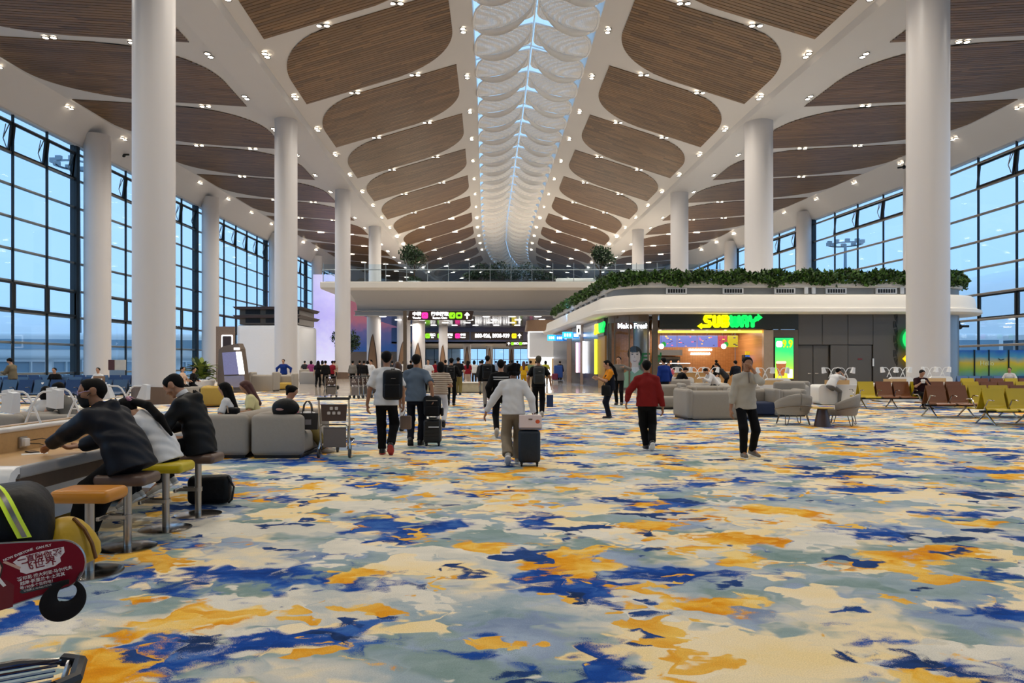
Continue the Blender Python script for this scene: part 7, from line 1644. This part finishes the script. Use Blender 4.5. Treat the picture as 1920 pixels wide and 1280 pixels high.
# --- three at the counter (facing the counter, -x) ---
t1, J1 = person('navy', 'man in navy jacket, glasses and black mask sitting at the counter', -3.33, 6.18, PI / 2 - 0.22, 1.74,
    sit(0.655, 0.46, 0.10, lean=0.40, curl=0.32, foot=0.10, head=(0.02, 0.75), Lh=(-0.08, 0.74, 0.86), Lhd=(0.35, 1.0, -0.30), Lth=(1, -0.2, 0.2), Rh=(0.18, 0.66, 0.83), Leh=(-0.9, -0.3, -0.6), Rhd=(-0.6, 0.8, -0.1)),
    dict(top='jacket', sleeve='long', puff=0.058, hem=0.12, hood=True, collar=0.03, fold=0.006, leg=0.02, hair='short'), dict(top=NAVYJ, legs=BLK, skin=SKIN2, shoe=SHO_B, sole=M_wheel), 0.0125, True)
hc, hu, hr, hf = J1['hc'], J1['hu'], J1['hr'], J1['hf']
V_, F_ = smooth_surface([cap(hc + hf * 0.055 - hu * 0.012, hc + hf * 0.060 - hu * 0.085, 0.058, 0.044, 1.08, hr), cap(hc + hf * 0.10 - hu * 0.02, hc + hf * 0.095 - hu * 0.06, 0.020, 0.018)], 0.007, 0.02, [(hc - hu * 0.006 + hf * 0.09, unit(hu * 1 - hf * 0.15), None), (hc + hf * 0.028, -hf, None)])
mk = thing('face_mask', 'black face mask worn by the man in the navy jacket', 'face mask', t1.location, t1.rotation_euler.z); mk.scale = t1.scale; link('cover', np_mesh('cover', V_, F_, mat('black_mask_cloth', '#0b0b0d', 0.8, var=0.1)), mk)
for q in (-1, 1): b2 = MB(); b2.tube([tuple(hc + hf * 0.045 - hu * 0.03 + hr * q * 0.062), tuple(hc + hf * 0.01 - hu * 0.005 + hr * q * 0.080), tuple(hc - hf * 0.012 + hu * 0.015 + hr * q * 0.082)], 0.003, 5); b2.build('ear_loop', M_black, mk)
gl = thing('glasses', 'clear lilac-framed glasses on the masked man', 'glasses', t1.location, t1.rotation_euler.z); gl.scale = t1.scale; M_gl = mat('lilac_frame', '#a58fb8', 0.3)
for q in (-1, 1):
    c = hc + hr * q * 0.034 + hf * 0.108 + hu * 0.004; b2 = MB(); b2.tube([tuple(c + hr * 0.026 * math.cos(a) + hu * 0.021 * math.sin(a)) for a in [2 * PI * i / 16 for i in range(16)]], 0.0028, 5, closed=True); b2.build('rim', M_gl, gl)
    b2 = MB(); b2.tube([tuple(c + hr * q * 0.026), tuple(hc + hr * q * 0.078 + hf * 0.05 + hu * 0.012), tuple(hc + hr * q * 0.079 - hf * 0.01 + hu * 0.012)], 0.0028, 5); b2.build('temple', M_gl, gl)
b2 = MB(); b2.tube([tuple(hc + hr * q * 0.009 + hf * 0.112 + hu * 0.006) for q in (-1, 1)], 0.0028, 5); b2.build('bridge', M_gl, gl)

t2, J2 = person('girl', 'woman in white tee with a long ponytail bent over the counter', -3.36, 6.90, PI / 2 - 0.05, 1.56,
    sit(0.67, 0.34, 0.07, lean=0.34, curl=0.35, foot=0.36, head=(0.95, 0.05), Lh=(-0.10, 0.52, 0.86), Rh=(0.14, 0.55, 0.88), Leh=(-0.9, -0.2, -0.8), Lfr=(0.1, -0.5), Rfr=(0.1, -0.5)),
    dict(top='tee', sleeve='short', puff=0.03, hem=0.08, fold=0.005, slen=0.9, hair='pony', leg=0.014), dict(top=WHT, legs=BLK, shoe=SHO_W), 0.0115, True)
b2 = MB(); q = J2['hc'] - J2['hf'] * 0.115 + J2['hu'] * 0.012
b2.tube([tuple(q + J2['hr'] * 0.036 * math.cos(a) + J2['hu'] * 0.036 * math.sin(a)) for a in [2 * PI * i / 14 for i in range(14)]], [0.016 + 0.005 * (i % 2) for i in range(14)], 7, closed=True)
sk = thing('scrunchie', 'pink scrunchie holding the long ponytail', 'hair tie', t2.location, t2.rotation_euler.z); sk.scale = t2.scale; b2.build('band', mat('pink_satin', '#a86f80', 0.45, var=0.3, scale=40), sk, True)

t3, J3 = person('blackj', 'man in black jacket with white collar reading at the counter', -3.30, 7.52, PI / 2 - 0.02, 1.70,
    sit(0.66, 0.36, 0.10, lean=0.14, curl=0.26, foot=0.36, head=(0.62, 0.05), Lh=(-0.12, 0.46, 0.88), Rh=(0.14, 0.48, 0.88), Leh=(-0.9, -0.3, -0.7), Lfr=(0.1, -0.5), Rfr=(0.1, -0.5)),
    dict(top='jacket', sleeve='long', puff=0.042, hem=0.13, hood=True, fold=0.005, hair='short'), dict(top=mat('black_shell_jacket', '#040507', 0.6, var=0.15, bump=0.3, spec=0.25), legs=BLK, skin=SKIN, shoe=SHO_W), 0.0125, True)
b2 = MB(); nd = unit(J3['hb'] - J3['nb']); q = J3['nb'] + nd * 0.045; e1 = J3['r']; e2 = np.cross(nd, e1)
b2.grid([[tuple(q + e1 * (0.062 + z * 0.1) * math.cos(a) + e2 * (0.064 + z * 0.1) * math.sin(a) + nd * z) for a in [2 * PI * i / 20 for i in range(21)]] for z in (-0.03, 0.0, 0.022)])
b2.build('collar', WHT, t3, 'all', recalc=False)

# --- walking away ---
t4, J4 = person('whitet', 'man in white tee with one-strap black backpack walking away', fx(724, 12.35), 12.35, 0.05, 1.84,
    walk('L', 0.10, 0.10, Lh=(-0.31, 0.03, 0.82), Rh=(0.27, 0.10, 0.84), Lhd=(0.05, 0.15, -1), Rhd=(0, 0.2, -1)), dict(top='tee', sleeve='short', puff=0.032, hem=0.10, fold=0.0045, slen=0.85, leg=0.02, hair='short'),
    dict(top=WHT, legs=BLK, skin=SKIN2, shoe=SHO_B, sole=mat('red_sole', '#a02a2a', 0.6)), 0.0125, True)
backpack(t4, J4, 'black backpack slung on one shoulder of the man in white tee', dx=0.13, s=1.05, straps=1, dz=-0.02)
t5, J5 = person('greyb', 'man in grey-blue tee pulling a stacked suitcase', fx(779, 13.75), 13.78, -0.03, 1.80,
    walk('R', 0.06, 0.04, Lh=(-0.30, 0.05, 0.83), Rh=(0.34, -0.12, 0.90), Rhd=(0.15, -0.2, -1)), dict(top='tee', sleeve='short', puff=0.030, hem=0.09, fold=0.0045, slen=0.88, leg=0.016, hair='short', collar=0.014),
    dict(top=GRB, legs=NAVY, skin=SKIN2, shoe=SHO_B, sole=M_black), 0.0125, True)
t8, J8 = person('whitew', 'woman in white sweatshirt and khaki trousers pulling a navy suitcase', fx(962, 11.15), 11.18, 0.0, 1.625,
    walk('R', 0.16, 0.10, Lh=(-0.46, 0.10, 0.86), Rh=(0.34, -0.06, 0.86), Leh=(-0.5, -0.9, 0.2), Reh=(0.6, -0.9, 0.0), Lhd=(-0.35, 0.15, -1), Rhd=(0.05, -0.1, -1), head=(0.05, 0.15)), dict(top='sweatshirt', sleeve='long', puff=0.034, hem=0.07, fold=0.0045, leg=0.030, flare=1.6, hair='curly'),
    dict(top=WHT, legs=KHAKI, skin=SKIN2, shoe=SHO_W, hair=HAIR), 0.0125, True)
t14, J14 = person('redm', 'man in dark red sweater and black trousers walking away', fx(1213, 12.95), 12.95, -0.10, 1.68,
    walk('L', 0.10, 0.09, Lf=(0.0, 0.13, 0.085), Lh=(-0.36, 0.16, 0.92), Rh=(0.30, -0.02, 0.78), Lhd=(-0.2, 0.2, -0.9), Rhd=(0, 0.1, -1)), dict(top='sweater', sleeve='long', puff=0.034, hem=0.08, fold=0.004, leg=0.02, hair='thin', collar=0.028),
    dict(top=REDM, legs=BLK, skin=SKIN2, shoe=SHO_B, sole=M_lampw), 0.0125, True)
# --- towards us, hand at his face ---
t15, J15 = person('oatm', 'man in oatmeal quarter-zip covering his face with one hand', fx(1399, 12.05), 12.1, PI + 0.05, 1.735,
    walk('R', 0.12, 0.03, Lf=(-0.16, -0.10, 0.10), Lfr=(0.35, -0.2), Lh=(-0.06, 0.19, 1.47), Leh=(-0.8, 0.2, -1.6), Lhd=(0.55, -0.12, 0.75), Lth=(0.2, -1, 0.3), Rh=(0.27, 0.05, 0.80), Rhd=(-0.05, 0.1, -1), head=(0.12, -0.1)), dict(top='pullover', sleeve='long', push=0.09, puff=0.024, hem=0.09, fold=0.003, leg=0.014, hair='short', collar=0.02),
    dict(top=OATM, legs=BLK, skin=SKIN2, shoe=mat('grey_trainer', '#6a645c', 0.6, var=0.2), sole=M_lampw), 0.0125, True)
b2 = MB(); F15 = np.cross(J15['u2'], J15['r']); b2.tube([tuple(J15['nb'] + F15 * 0.075 + J15['u2'] * 0.02), tuple(J15['nb'] + F15 * 0.118 - J15['u2'] * 0.07), tuple(J15['nb'] + F15 * 0.135 - J15['u2'] * 0.13)], 0.006, 6); b2.build('zip', M_skirt, t15)
# --- uniformed woman by the shop, side on ---
t12, J12 = person('staffw', 'woman in orange and navy uniform looking at her phone', fx(1144, 20.3), 20.3, PI / 2 + 0.1, 1.70,
    dict(pelvis=(0, 0, 0.92), lean=0.0, Lf=(-0.08, 0.06, 0.085), Rf=(0.08, 0.0, 0.085), Lh=(-0.08, 0.36, 1.18), Rh=(0.08, 0.34, 1.16), Lhd=(0, 1, 0.3), Rhd=(0, 1, 0.3), head=(0.35, 0.0)), dict(top='polo_shirt', sleeve='short', puff=0.028, hem=0.06, slen=0.85, fold=0.003, leg=0.022, hair='pony'),
    dict(top=ORG, legs=NAVY, skin=SKIN), 0.016, True)
for zz in (0.24, 0.29):
    b2 = MB()
    for k in 'LR':
        an, kn = J12[k + 'an'], J12[k + 'kn']; u_ = (zz - an[2]) / (kn[2] - an[2]); q = an + (kn - an) * u_; b2.lathe([(0.068, -0.012), (0.070, 0.0), (0.068, 0.012)], 18, tuple(q))
    b2.build('reflective_band', mat('silver_band', '#d8d6cf', 0.3, emit=0.15), t12)
J_ = J12; b2 = MB(); S_, c_ = shirt_prims(J_, dict(puff=0.036, hem=0.07, slen=0.5)); cu = [(J_['P'] - J_['u'] * 0.07, -J_['u'], 0.5), (J_['chest'] + J_['u2'] * 0.02, J_['u2'], None)]
o = link('vest', np_mesh('vest', *smooth_surface([s_ for s_ in S_[:4]], 0.018, 0.03, cu)  , NAVY), t12)
k = thing('shoulder_bag', 'small black bag at the uniformed woman\'s hip', 'bag', (fx(1136, 20.1), 20.08, 0.82)); b2 = MB(); b2.rbox((0, 0, 0), (0.26, 0.12, 0.30), 0.05, 3); b2.build('body', M_bag, k, True); b2 = MB(); b2.tube([(-0.08, 0, 0.14), (0.02, 0.05, 0.36), (0.08, 0.1, 0.55)], 0.01, 5); b2.build('strap', M_black, k)
k = thing('phone', 'phone held up by the uniformed woman', 'phone', local(t12, (J12['Lwr'] + J12['Rwr']) / 2 + V3(0, 0.10, 0.05)), PI / 2); b2 = MB(); b2.rbox((0, 0, 0), (0.075, 0.01, 0.15), 0.004, 1, rx=-0.6); b2.build('body', M_black, k)

# --- middle-distance walkers ---
away = dict(Lh=(-0.27, 0.05, 0.80), Rh=(0.27, 0.02, 0.80))
MID = [
 ('womA', 'woman with brown bob in beige top half hidden behind the white tee man', 745, 16.5, 0.0, 1.66, walk('R', 0.12, 0.08, **away), dict(hair='bob', top='top'), dict(top=BEIGE, legs=WHT, hair=HAIRG), 0.02),
 ('womB', 'woman in striped top and white shorts walking away', 826, 17.6, 0.0, 1.66, walk('L', 0.1, 0.08, Lh=(-0.24, 0.05, 0.82), Rh=(0.16, 0.25, 1.05)), dict(hair='bob', top='striped_top', puff=0.035), dict(top='stripe', legs=WHT), 0.018),
 ('manC', 'man in black clothes walking away left of the stone block', 846, 26.5, 0.0, 1.82, walk('R', 0.14, 0.10, Lh=(-0.24, 0.08, 0.84), Rh=(0.2, 0.25, 1.05)), dict(sleeve='long', top='jacket', puff=0.035), dict(top=BLK, legs=BLK), 0.022),
 ('womD', 'person in black tee and olive trousers standing before the stone block', 859, 35.5, 0.0, 1.88, dict(Lh=(-0.27, 0.05, 0.85), Rh=(0.27, 0.05, 0.85)), dict(hair='short', leg=0.03, top='tee', puff=0.035), dict(top=BLK, legs=OLIVE), 0.026),
 ('manE', 'tall man in dark jacket with black backpack walking away', 914, 25.5, 0.0, 1.90, walk('L', 0.1, 0.05, **away), dict(sleeve='long', top='jacket', puff=0.03), dict(top=BLK, legs=cloth('#8d867c'), shoe=SHO_B), 0.02),
 ('manF', 'person in black track top with white stripes beside the woman in white', 939, 15.2, 0.0, 1.70, walk('R', 0.14, 0.1, Lh=(-0.25, 0.02, 0.85), Rh=(0.25, 0.1, 0.85)), dict(sleeve='long', top='track_top', puff=0.034), dict(top=BLK, legs=BLK, shoe=SHO_W), 0.018),
 ('manG', 'man in cap, black tee and backpack walking away', 1010, 21.0, 0.0, 1.83, walk('L', 0.08, 0.05, Lh=(-0.30, 0.1, 0.88), Rh=(0.34, 0.04, 0.88)), dict(top='tee', puff=0.03, leg=0.022), dict(top=BLK, legs=BLK, skin=SKIN2, shoe=SHO_W, hair=cloth('#4c4638')), 0.018),
 ('manH', 'bearded man in grey sweater leaning at the glass corner', 1161, 27.0, PI - 0.4, 1.84, dict(Lh=(-0.22, 0.25, 1.35), Rh=(0.26, 0.02, 0.82), Leh=(-1, 0, -0.4)), dict(sleeve='long', top='sweater', puff=0.03), dict(top=GREYT, legs=BLK), 0.02),
 ('manI', 'staff man in royal blue jacket beside the mustard pouf', 1246, 26.0, 0.35, 1.80, dict(Lh=(-0.24, 0.05, 0.84), Rh=(0.25, 0.06, 0.84)), dict(sleeve='long', top='jacket', puff=0.03), dict(top=BLUEU, legs=NAVY), 0.02),
 ('manJ', 'staff person in royal blue jacket walking before the second left column', 532, 43.0, PI, 1.86, walk('L', 0.1, 0.06, Lh=(-0.38, 0.02, 0.92), Rh=(0.38, 0.02, 0.92), Leh=(-1, -0.5, 0), Reh=(1, -0.5, 0)), dict(sleeve='long', top='jacket', puff=0.04), dict(top=BLUEU, legs=NAVY), 0.026),
 ('manK', 'man in olive sweater reading his phone by the left windows', 24, 29.5, PI / 2, 1.82, dict(Lh=(-0.1, 0.38, 1.15), Rh=(0.1, 0.36, 1.13), head=(0.4, 0)), dict(sleeve='long', top='sweater', puff=0.035), dict(top=cloth('#6e6450'), legs=BLK), 0.022),
]
def stripes():
    m = bpy.data.materials.new('tan_striped_cotton'); m.use_nodes = True; n = m.node_tree.nodes; l = m.node_tree.links; tc = n.new('ShaderNodeTexCoord'); w = n.new('ShaderNodeTexWave'); w.bands_direction = 'Z'; w.inputs['Scale'].default_value = 6.5; w.inputs['Distortion'].default_value = 0.6; r = n.new('ShaderNodeValToRGB')
    r.color_ramp.elements[0].position = 0.35; r.color_ramp.elements[0].color = (*hexc('#6e5440'), 1); r.color_ramp.elements[1].position = 0.5; r.color_ramp.elements[1].color = (*hexc('#c9b9a4'), 1)
    l.new(tc.outputs['Object'], w.inputs['Vector']); l.new(w.outputs['Fac'], r.inputs['Fac']); l.new(r.outputs['Color'], n['Principled BSDF'].inputs['Base Color']); n['Principled BSDF'].inputs['Roughness'].default_value = 0.85; return m
STRIPE = stripes(); who = {}
for key, lb, px, Y, rz, H, pose, st, col, h in MID:
    if col['top'] == 'stripe': col['top'] = STRIPE
    who[key] = person(key, lb, fx(px, Y), Y, rz, H, pose, st, col, h)
backpack(*who['manE'], 'black backpack on the tall man in dark jacket', s=1.05); backpack(*who['manG'], 'dark hiking backpack on the man in the cap', s=1.05, m=mat('dark_green_pack', '#1c1f1c', 0.6, var=0.2)); backpack(*who['manC'], 'black backpack on the man in black clothes', s=0.95)
tF, JF = who['manF']
for i, dz in enumerate((0.02, -0.03)):
    b2 = MB(); q = JF['chest'] + JF['u2'] * (0.05 + dz); b2.lathe([(0.150, -0.008), (0.151, 0), (0.150, 0.008)], 24, (0, 0, 0), Matrix.Diagonal((1.36, 1.0, 1, 1))); b2.v = [(x + q[0], y * 0.98 + q[1], z + q[2]) for x, y, z in b2.v]; b2.build('white_stripe', WHT, tF)
tG, JG = who['manG']; hc, hu, hr, hf = JG['hc'], JG['hu'], JG['hr'], JG['hf']
k = thing('cap', 'khaki cap on the man with the hiking backpack', 'cap', tG.location, tG.rotation_euler.z); k.scale = tG.scale; V_, F_ = smooth_surface([cap(hc - hf * 0.02 + hu * 0.045, hc + hf * 0.02 + hu * 0.05, 0.092, 0.088, 0.98, hr), cap(hc + hf * 0.08 + hu * 0.03, hc + hf * 0.14 + hu * 0.02, 0.05, 0.05, 1.2, hr, 0.2)], 0.012, 0.02, [(hc + hu * 0.012, -hu, None)]); link('crown', np_mesh('crown', V_, F_, cloth('#4c4638')), k)
k = thing('shopping_bag', 'navy blue paper bag carried by the man in the cap', 'bag', (fx(1031, 20.9), 20.9, 0.28)); b2 = MB(); b2.box((0, 0, 0.20), (0.19, 0.10, 0.36)); b2.build('body', mat('navy_paper', '#14335f', 0.5, var=0.04), k); b2 = MB(); b2.tube([(-0.05, 0, 0.38), (-0.03, 0, 0.52), (0.03, 0, 0.52), (0.05, 0, 0.38)], 0.005, 5); b2.build('handle', M_lampw, k)
k = thing('handbag', 'brown bag between the white tee man and the grey-blue tee man', 'bag', (fx(759, 12.3), 12.42, 0.42)); b2 = MB(); b2.rbox((0, 0, 0.14), (0.20, 0.08, 0.24), 0.03, 2); b2.build('body', M_skirt, k, True); b2 = MB(); b2.tube([(-0.05, 0, 0.24), (0, 0, 0.36), (0.05, 0, 0.24)], 0.008, 5); b2.build('handle', M_black, k)

# --- seated people ---
def seated(key, label, x, y, rz, seat, st, col, H=1.68, h=0.02, **kw):
    return person(key, label, x, y, rz, H, sit(seat, **kw), st, col, h)
seated('s1', 'woman with long black hair in white sleeping on the sofa', -4.95, 12.45, PI / 2 + 0.1, 0.42, dict(hair='long'), dict(top=WHT, legs=BLK), 1.64, 0.016, lean=0.0, head=(0.3, 0))
seated('s2', 'woman with auburn hair in pale yellow top on the sofa', -4.75, 13.15, PI / 2 + 0.3, 0.44, dict(hair='long', top='blouse', puff=0.03), dict(top=YELT, legs=BLK, hair=HAIRB), 1.66, 0.016, lean=0.12, head=(0.45, 0.1))
seated('s3', 'woman in pink top and olive trousers slouched on the sofa by the cart', -3.95, 12.65, -PI / 2 + 0.1, 0.36, dict(hair='bun', top='tee', leg=0.03), dict(top=PINKT, legs=OLIVE, skin=SKIN, shoe=SHO_W), 1.64, 0.016, lean=-0.12, reach=0.62, head=(0.45, 0.0))
seated('s4', 'dark haired person in beige on the sofa behind the first lamp', -8.30, 12.6, 0.3, 0.38, dict(hair='bob', top='top'), dict(top=WHT, legs=BLK), 1.6, 0.018, head=(0.3, 0))
seated('s5', 'man in dark tee resting his chin on his hand behind the desk lamps', -7.75, 12.5, PI / 2, 0.42, dict(top='tee', hair='short'), dict(top=GREYT, legs=BLK), 1.68, 0.018, lean=0.25, head=(0.3, 0), Lh=(-0.02, 0.32, 0.98))
seated('s6', 'man in white shirt seated on the blue benches at the left', fx(163, 32), 32.9, PI, 0.45, dict(top='shirt'), dict(top=WHT, legs=BLK), 1.75, 0.024, lean=0.0)
seated('s7', 'person in black with a hat slumped on the blue benches', fx(86, 32.2), 32.9, PI, 0.45, dict(top='jacket', sleeve='long', puff=0.05), dict(top=BLK, legs=BLK), 1.75, 0.024)
seated('s8', 'man in pale tee with legs crossed by the planter', fx(343, 33.5), 33.5, -PI / 2, 0.48, dict(top='tee'), dict(top=cloth('#c9a890'), legs=BLK), 1.75, 0.024, lean=-0.1, reach=0.75)
seated('s9', 'person in black seated beside the planter', fx(356, 34.0), 34.2, -PI / 2, 0.48, dict(top='jacket', sleeve='long'), dict(top=BLK, legs=BLK), 1.72, 0.024, reach=0.7)
t = thing('lounge_bench', 'dark bench under the two people beside the planter', 'bench', (fx(350, 33.8), 33.9, 0)); b2 = MB(); b2.rbox((0, 0, 0.24), (1.0, 1.6, 0.46), 0.05, 2); b2.build('seat_block', M_sofa, t, True); b2 = MB(); b2.box((0, 0, 0.02), (0.9, 1.4, 0.04)); b2.build('plinth', M_black, t)
seated('s10', 'man in maroon tee holding a white cup on the brown bench', fx(1735, 24.6), 24.95, PI, 0.44, dict(top='tee', puff=0.035), dict(top=MAROON, legs=BLK), 1.76, 0.02, lean=0.1, head=(0.35, 0), Lh=(-0.06, 0.30, 0.92), Rh=(0.08, 0.30, 0.92))
k = thing('paper_cup', 'white crumpled cup held by the man in maroon', 'cup', (fx(1741, 24.2), 24.52, 0.90)); b2 = MB(); b2.lathe([(0.0001, 0), (0.05, 0), (0.075, 0.10), (0.05, 0.13), (0.0001, 0.13)], 14); b2.build('cup_body', M_lampw, k, True)
seated('s11', 'man in white shirt seen from behind before the mural', fx(1904, 35), 35.4, PI - 0.7, 0.45, dict(top='shirt'), dict(top=WHT, legs=BLK), 1.75, 0.024)
person('s12', 'man in white tee leaning on his elbows at the white work desk', fx(1556, 27), 26.9, -PI / 2 + 0.5, 1.74, sit(0.62, 0.3, 0.1, lean=0.55, curl=0.2, head=(0.1, 0), Lh=(-0.08, 0.52, 1.18), Rh=(0.1, 0.5, 1.18), Leh=(-0.6, 0.2, -1), Reh=(0.6, 0.2, -1)), dict(top='tee', puff=0.03), dict(top=WHT, legs=GREYT), 0.02)
person('s13', 'man in black tee bent over a desk at the shop front', fx(1268, 29), 28.9, -PI / 2 + 0.3, 1.74, sit(0.62, 0.3, 0.1, lean=0.5, head=(0.5, 0), Lh=(-0.08, 0.5, 0.95), Rh=(0.1, 0.5, 0.95)), dict(top='tee', puff=0.03), dict(top=BLK, legs=BLK), 0.022)
person('s14', 'man in white shirt hunched over a desk below the neon sign', fx(1338, 29.3), 29.0, PI / 2 + 0.2, 1.74, sit(0.62, 0.3, 0.1, lean=0.6, head=(0.5, 0), Lh=(-0.08, 0.55, 0.95), Rh=(0.1, 0.5, 0.95)), dict(top='shirt', sleeve='long', puff=0.035), dict(top=WHT, legs=BLK), 0.022)
person('s15', 'man in dark tee leaning over a counter left of the drinks fridge', fx(1362, 33), 33, PI / 2 - 0.3, 1.76, dict(lean=0.7, Lh=(-0.1, 0.6, 0.9), Rh=(0.12, 0.6, 0.9)), dict(top='tee', puff=0.03), dict(top=DKG, legs=BLK), 0.024)
person('s16', 'person in navy standing at the shop counter before the fridge', fx(1382, 34), 34, 0.2, 1.74, dict(lean=0.2, Lh=(-0.12, 0.4, 1.0), Rh=(0.14, 0.4, 1.0)), dict(top='jacket', sleeve='long', puff=0.04), dict(top=NAVY, legs=BLK), 0.024)
person('s17', 'woman with dark hair behind the man in black at the shop front', fx(1253, 33), 33, PI, 1.62, dict(Lh=(-0.2, 0.2, 1.0), Rh=(0.2, 0.2, 1.0)), dict(hair='bob', top='top'), dict(top=PINKT, legs=BLK), 0.026)
for i, (px, lb) in enumerate(((1257, 'shop worker in dark cap and tan face shield, left one'), (1271, 'shop worker in dark cap behind the counter, right one'), (1323, 'customer with dark hair at the serving counter'))):
    person('sw%d' % (i % 2), lb, fx(px, 45), 45.0 if i < 2 else 42.6, PI if i < 2 else 0, 1.78, dict(Lh=(-0.2, 0.25, 1.0), Rh=(0.2, 0.25, 1.0)), dict(top='tee', puff=0.03), dict(top=(BLK, DKG, BLK)[i], legs=BLK), 0.032)

# --- the crowd beyond the carpet: shared figures, own clothes ---
CR = {'cm1': (walk('L', 0.16, 0.1, **away), dict(top='tee', puff=0.03)), 'cm2': (walk('R', 0.10, 0.05, **away), dict(top='jacket', sleeve='long', puff=0.035)), 'cw1': (walk('R', 0.14, 0.08, **away), dict(top='top', hair='long', puff=0.028, leg=0.022)), 'cw2': (dict(Lh=(-0.2, 0.25, 1.05), Rh=(0.2, 0.22, 1.0)), dict(top='top', hair='bob', puff=0.03)), 'cm3': (dict(Lh=(-0.22, 0.1, 0.9), Rh=(0.24, 0.0, 0.85)), dict(top='tee', hair='short', puff=0.032))}
def crowd(px, Y, key, top, legs, what, rz=0.0, H=1.78, hair=None):
    p, s = CR[key]; col = dict(top=top, legs=legs)
    if hair: col['hair'] = hair
    person(key, what, fx(px, Y), Y, rz, H, p, s, col, 0.03)
RDT = cloth('#7d1320'); YLT = cloth('#c79a1e'); GRN = cloth('#6a7a58'); LIME = cloth('#b8b23e'); PURP = cloth('#8a3a6a'); SKYT = cloth('#7d8fa6')
for a in [(877, 46, 'cw1', RDT, cloth('#b9a596'), 'woman in red top and pale trousers beyond the stone block'), (889, 48, 'cw2', WHT, DKG, 'person in white top right of the woman in red'), (900, 50, 'cm1', SKYT, DKG, 'person in pale blue tee farther off behind the tall man'),
          (904, 36, 'cm2', DKG, GREYT, 'person in grey coat left of the tall man'), (982, 42, 'cw1', YLT, YLT, 'woman in a yellow dress with auburn hair', 0.0, 1.74, HAIRB), (995, 46, 'cm1', GRN, KHAKI, 'person in sage tee right of the yellow dress'), (960, 44, 'cm3', BLK, BLK, 'man in black left of the yellow dress'),
          (947, 52, 'cm2', DKG, BLK, 'person in dark coat beyond the track top'), (970, 56, 'cm3', NAVY, BLK, 'far man in navy behind the yellow dress'), (1005, 58, 'cm1', BEIGE, BLK, 'far person in beige left of the cap'), (1023, 50, 'cw2', LIME, KHAKI, 'person in yellow-green top right of the cap'),
          (1050, 58, 'cm2', NAVY, BLK, 'person in navy behind the blue cart at the shop flank'), (835, 40, 'cm3', BLK, BLK, 'man in black beyond the striped woman'), (803, 38, 'cm3', WHT, BLK, 'person in white tee facing us beyond the grey-blue man', PI), (816, 50, 'cm2', RDT, BLK, 'far person in dark red beyond the striped woman'),
          (845, 54, 'cw2', GREYT, BLK, 'far person in grey beside the pointed column'), (868, 60, 'cm1', WHT, DKG, 'far person in white near the fourth passage column'), (912, 62, 'cw1', DKG, BLK, 'far woman with long dark hair past the tall man'), (930, 60, 'cm3', SKYT, BLK, 'far man in pale blue past the tall man'),
          (1012, 70, 'cm3', WHT, BLK, 'far man in white near the lit kiosk'), (988, 70, 'cm2', BLK, BLK, 'far man in black under the exit sign'), (940, 74, 'cm1', RDT, DKG, 'far person in red under the gate sign'), (955, 76, 'cm3', DKG, BLK, 'far person in charcoal under the gate sign'), (880, 74, 'cw2', BEIGE, BLK, 'far person in beige under the gate sign'),
          (596, 46, 'cw1', BLK, BLK, 'woman in black left of the third column'), (611, 45, 'cm2', BLK, BLK, 'man in black coat left of the third column', 0.6), (622, 46, 'cm1', RDT, BLK, 'person in dark red beside the third column', -0.5), (604, 50, 'cw2', cloth('#b9a080'), BEIGE, 'woman in a tan dress between two people in black'), (583, 56, 'cw2', PURP, BLK, 'person in purple behind the settee'), (571, 58, 'cm3', DKG, BLK, 'person in dark tee behind the settee'), (627, 54, 'cm3', BEIGE, BLK, 'person in beige at the third column edge'),
          (661, 48, 'cm2', GREYT, BLK, 'person in grey coat right of the third column'), (674, 50, 'cm3', BLK, BLK, 'man in black right of the third column'), (682, 47, 'cm2', BLK, GREYT, 'person in black jacket before the first passage column'), (689, 55, 'cw2', WHT, BLK, 'person in white beside the first passage column'), (697, 40, 'cm3', WHT, KHAKI, 'person in white shirt left of the white tee man', 2.4), (735, 52, 'cm1', DKG, BLK, 'person in charcoal behind the brown-haired woman'), (770, 50, 'cm3', BLK, BLK, 'person in black past the grey-blue man'), (757, 56, 'cw2', WHT, BLK, 'person in white beside the sign post')]:
    crowd(*a)
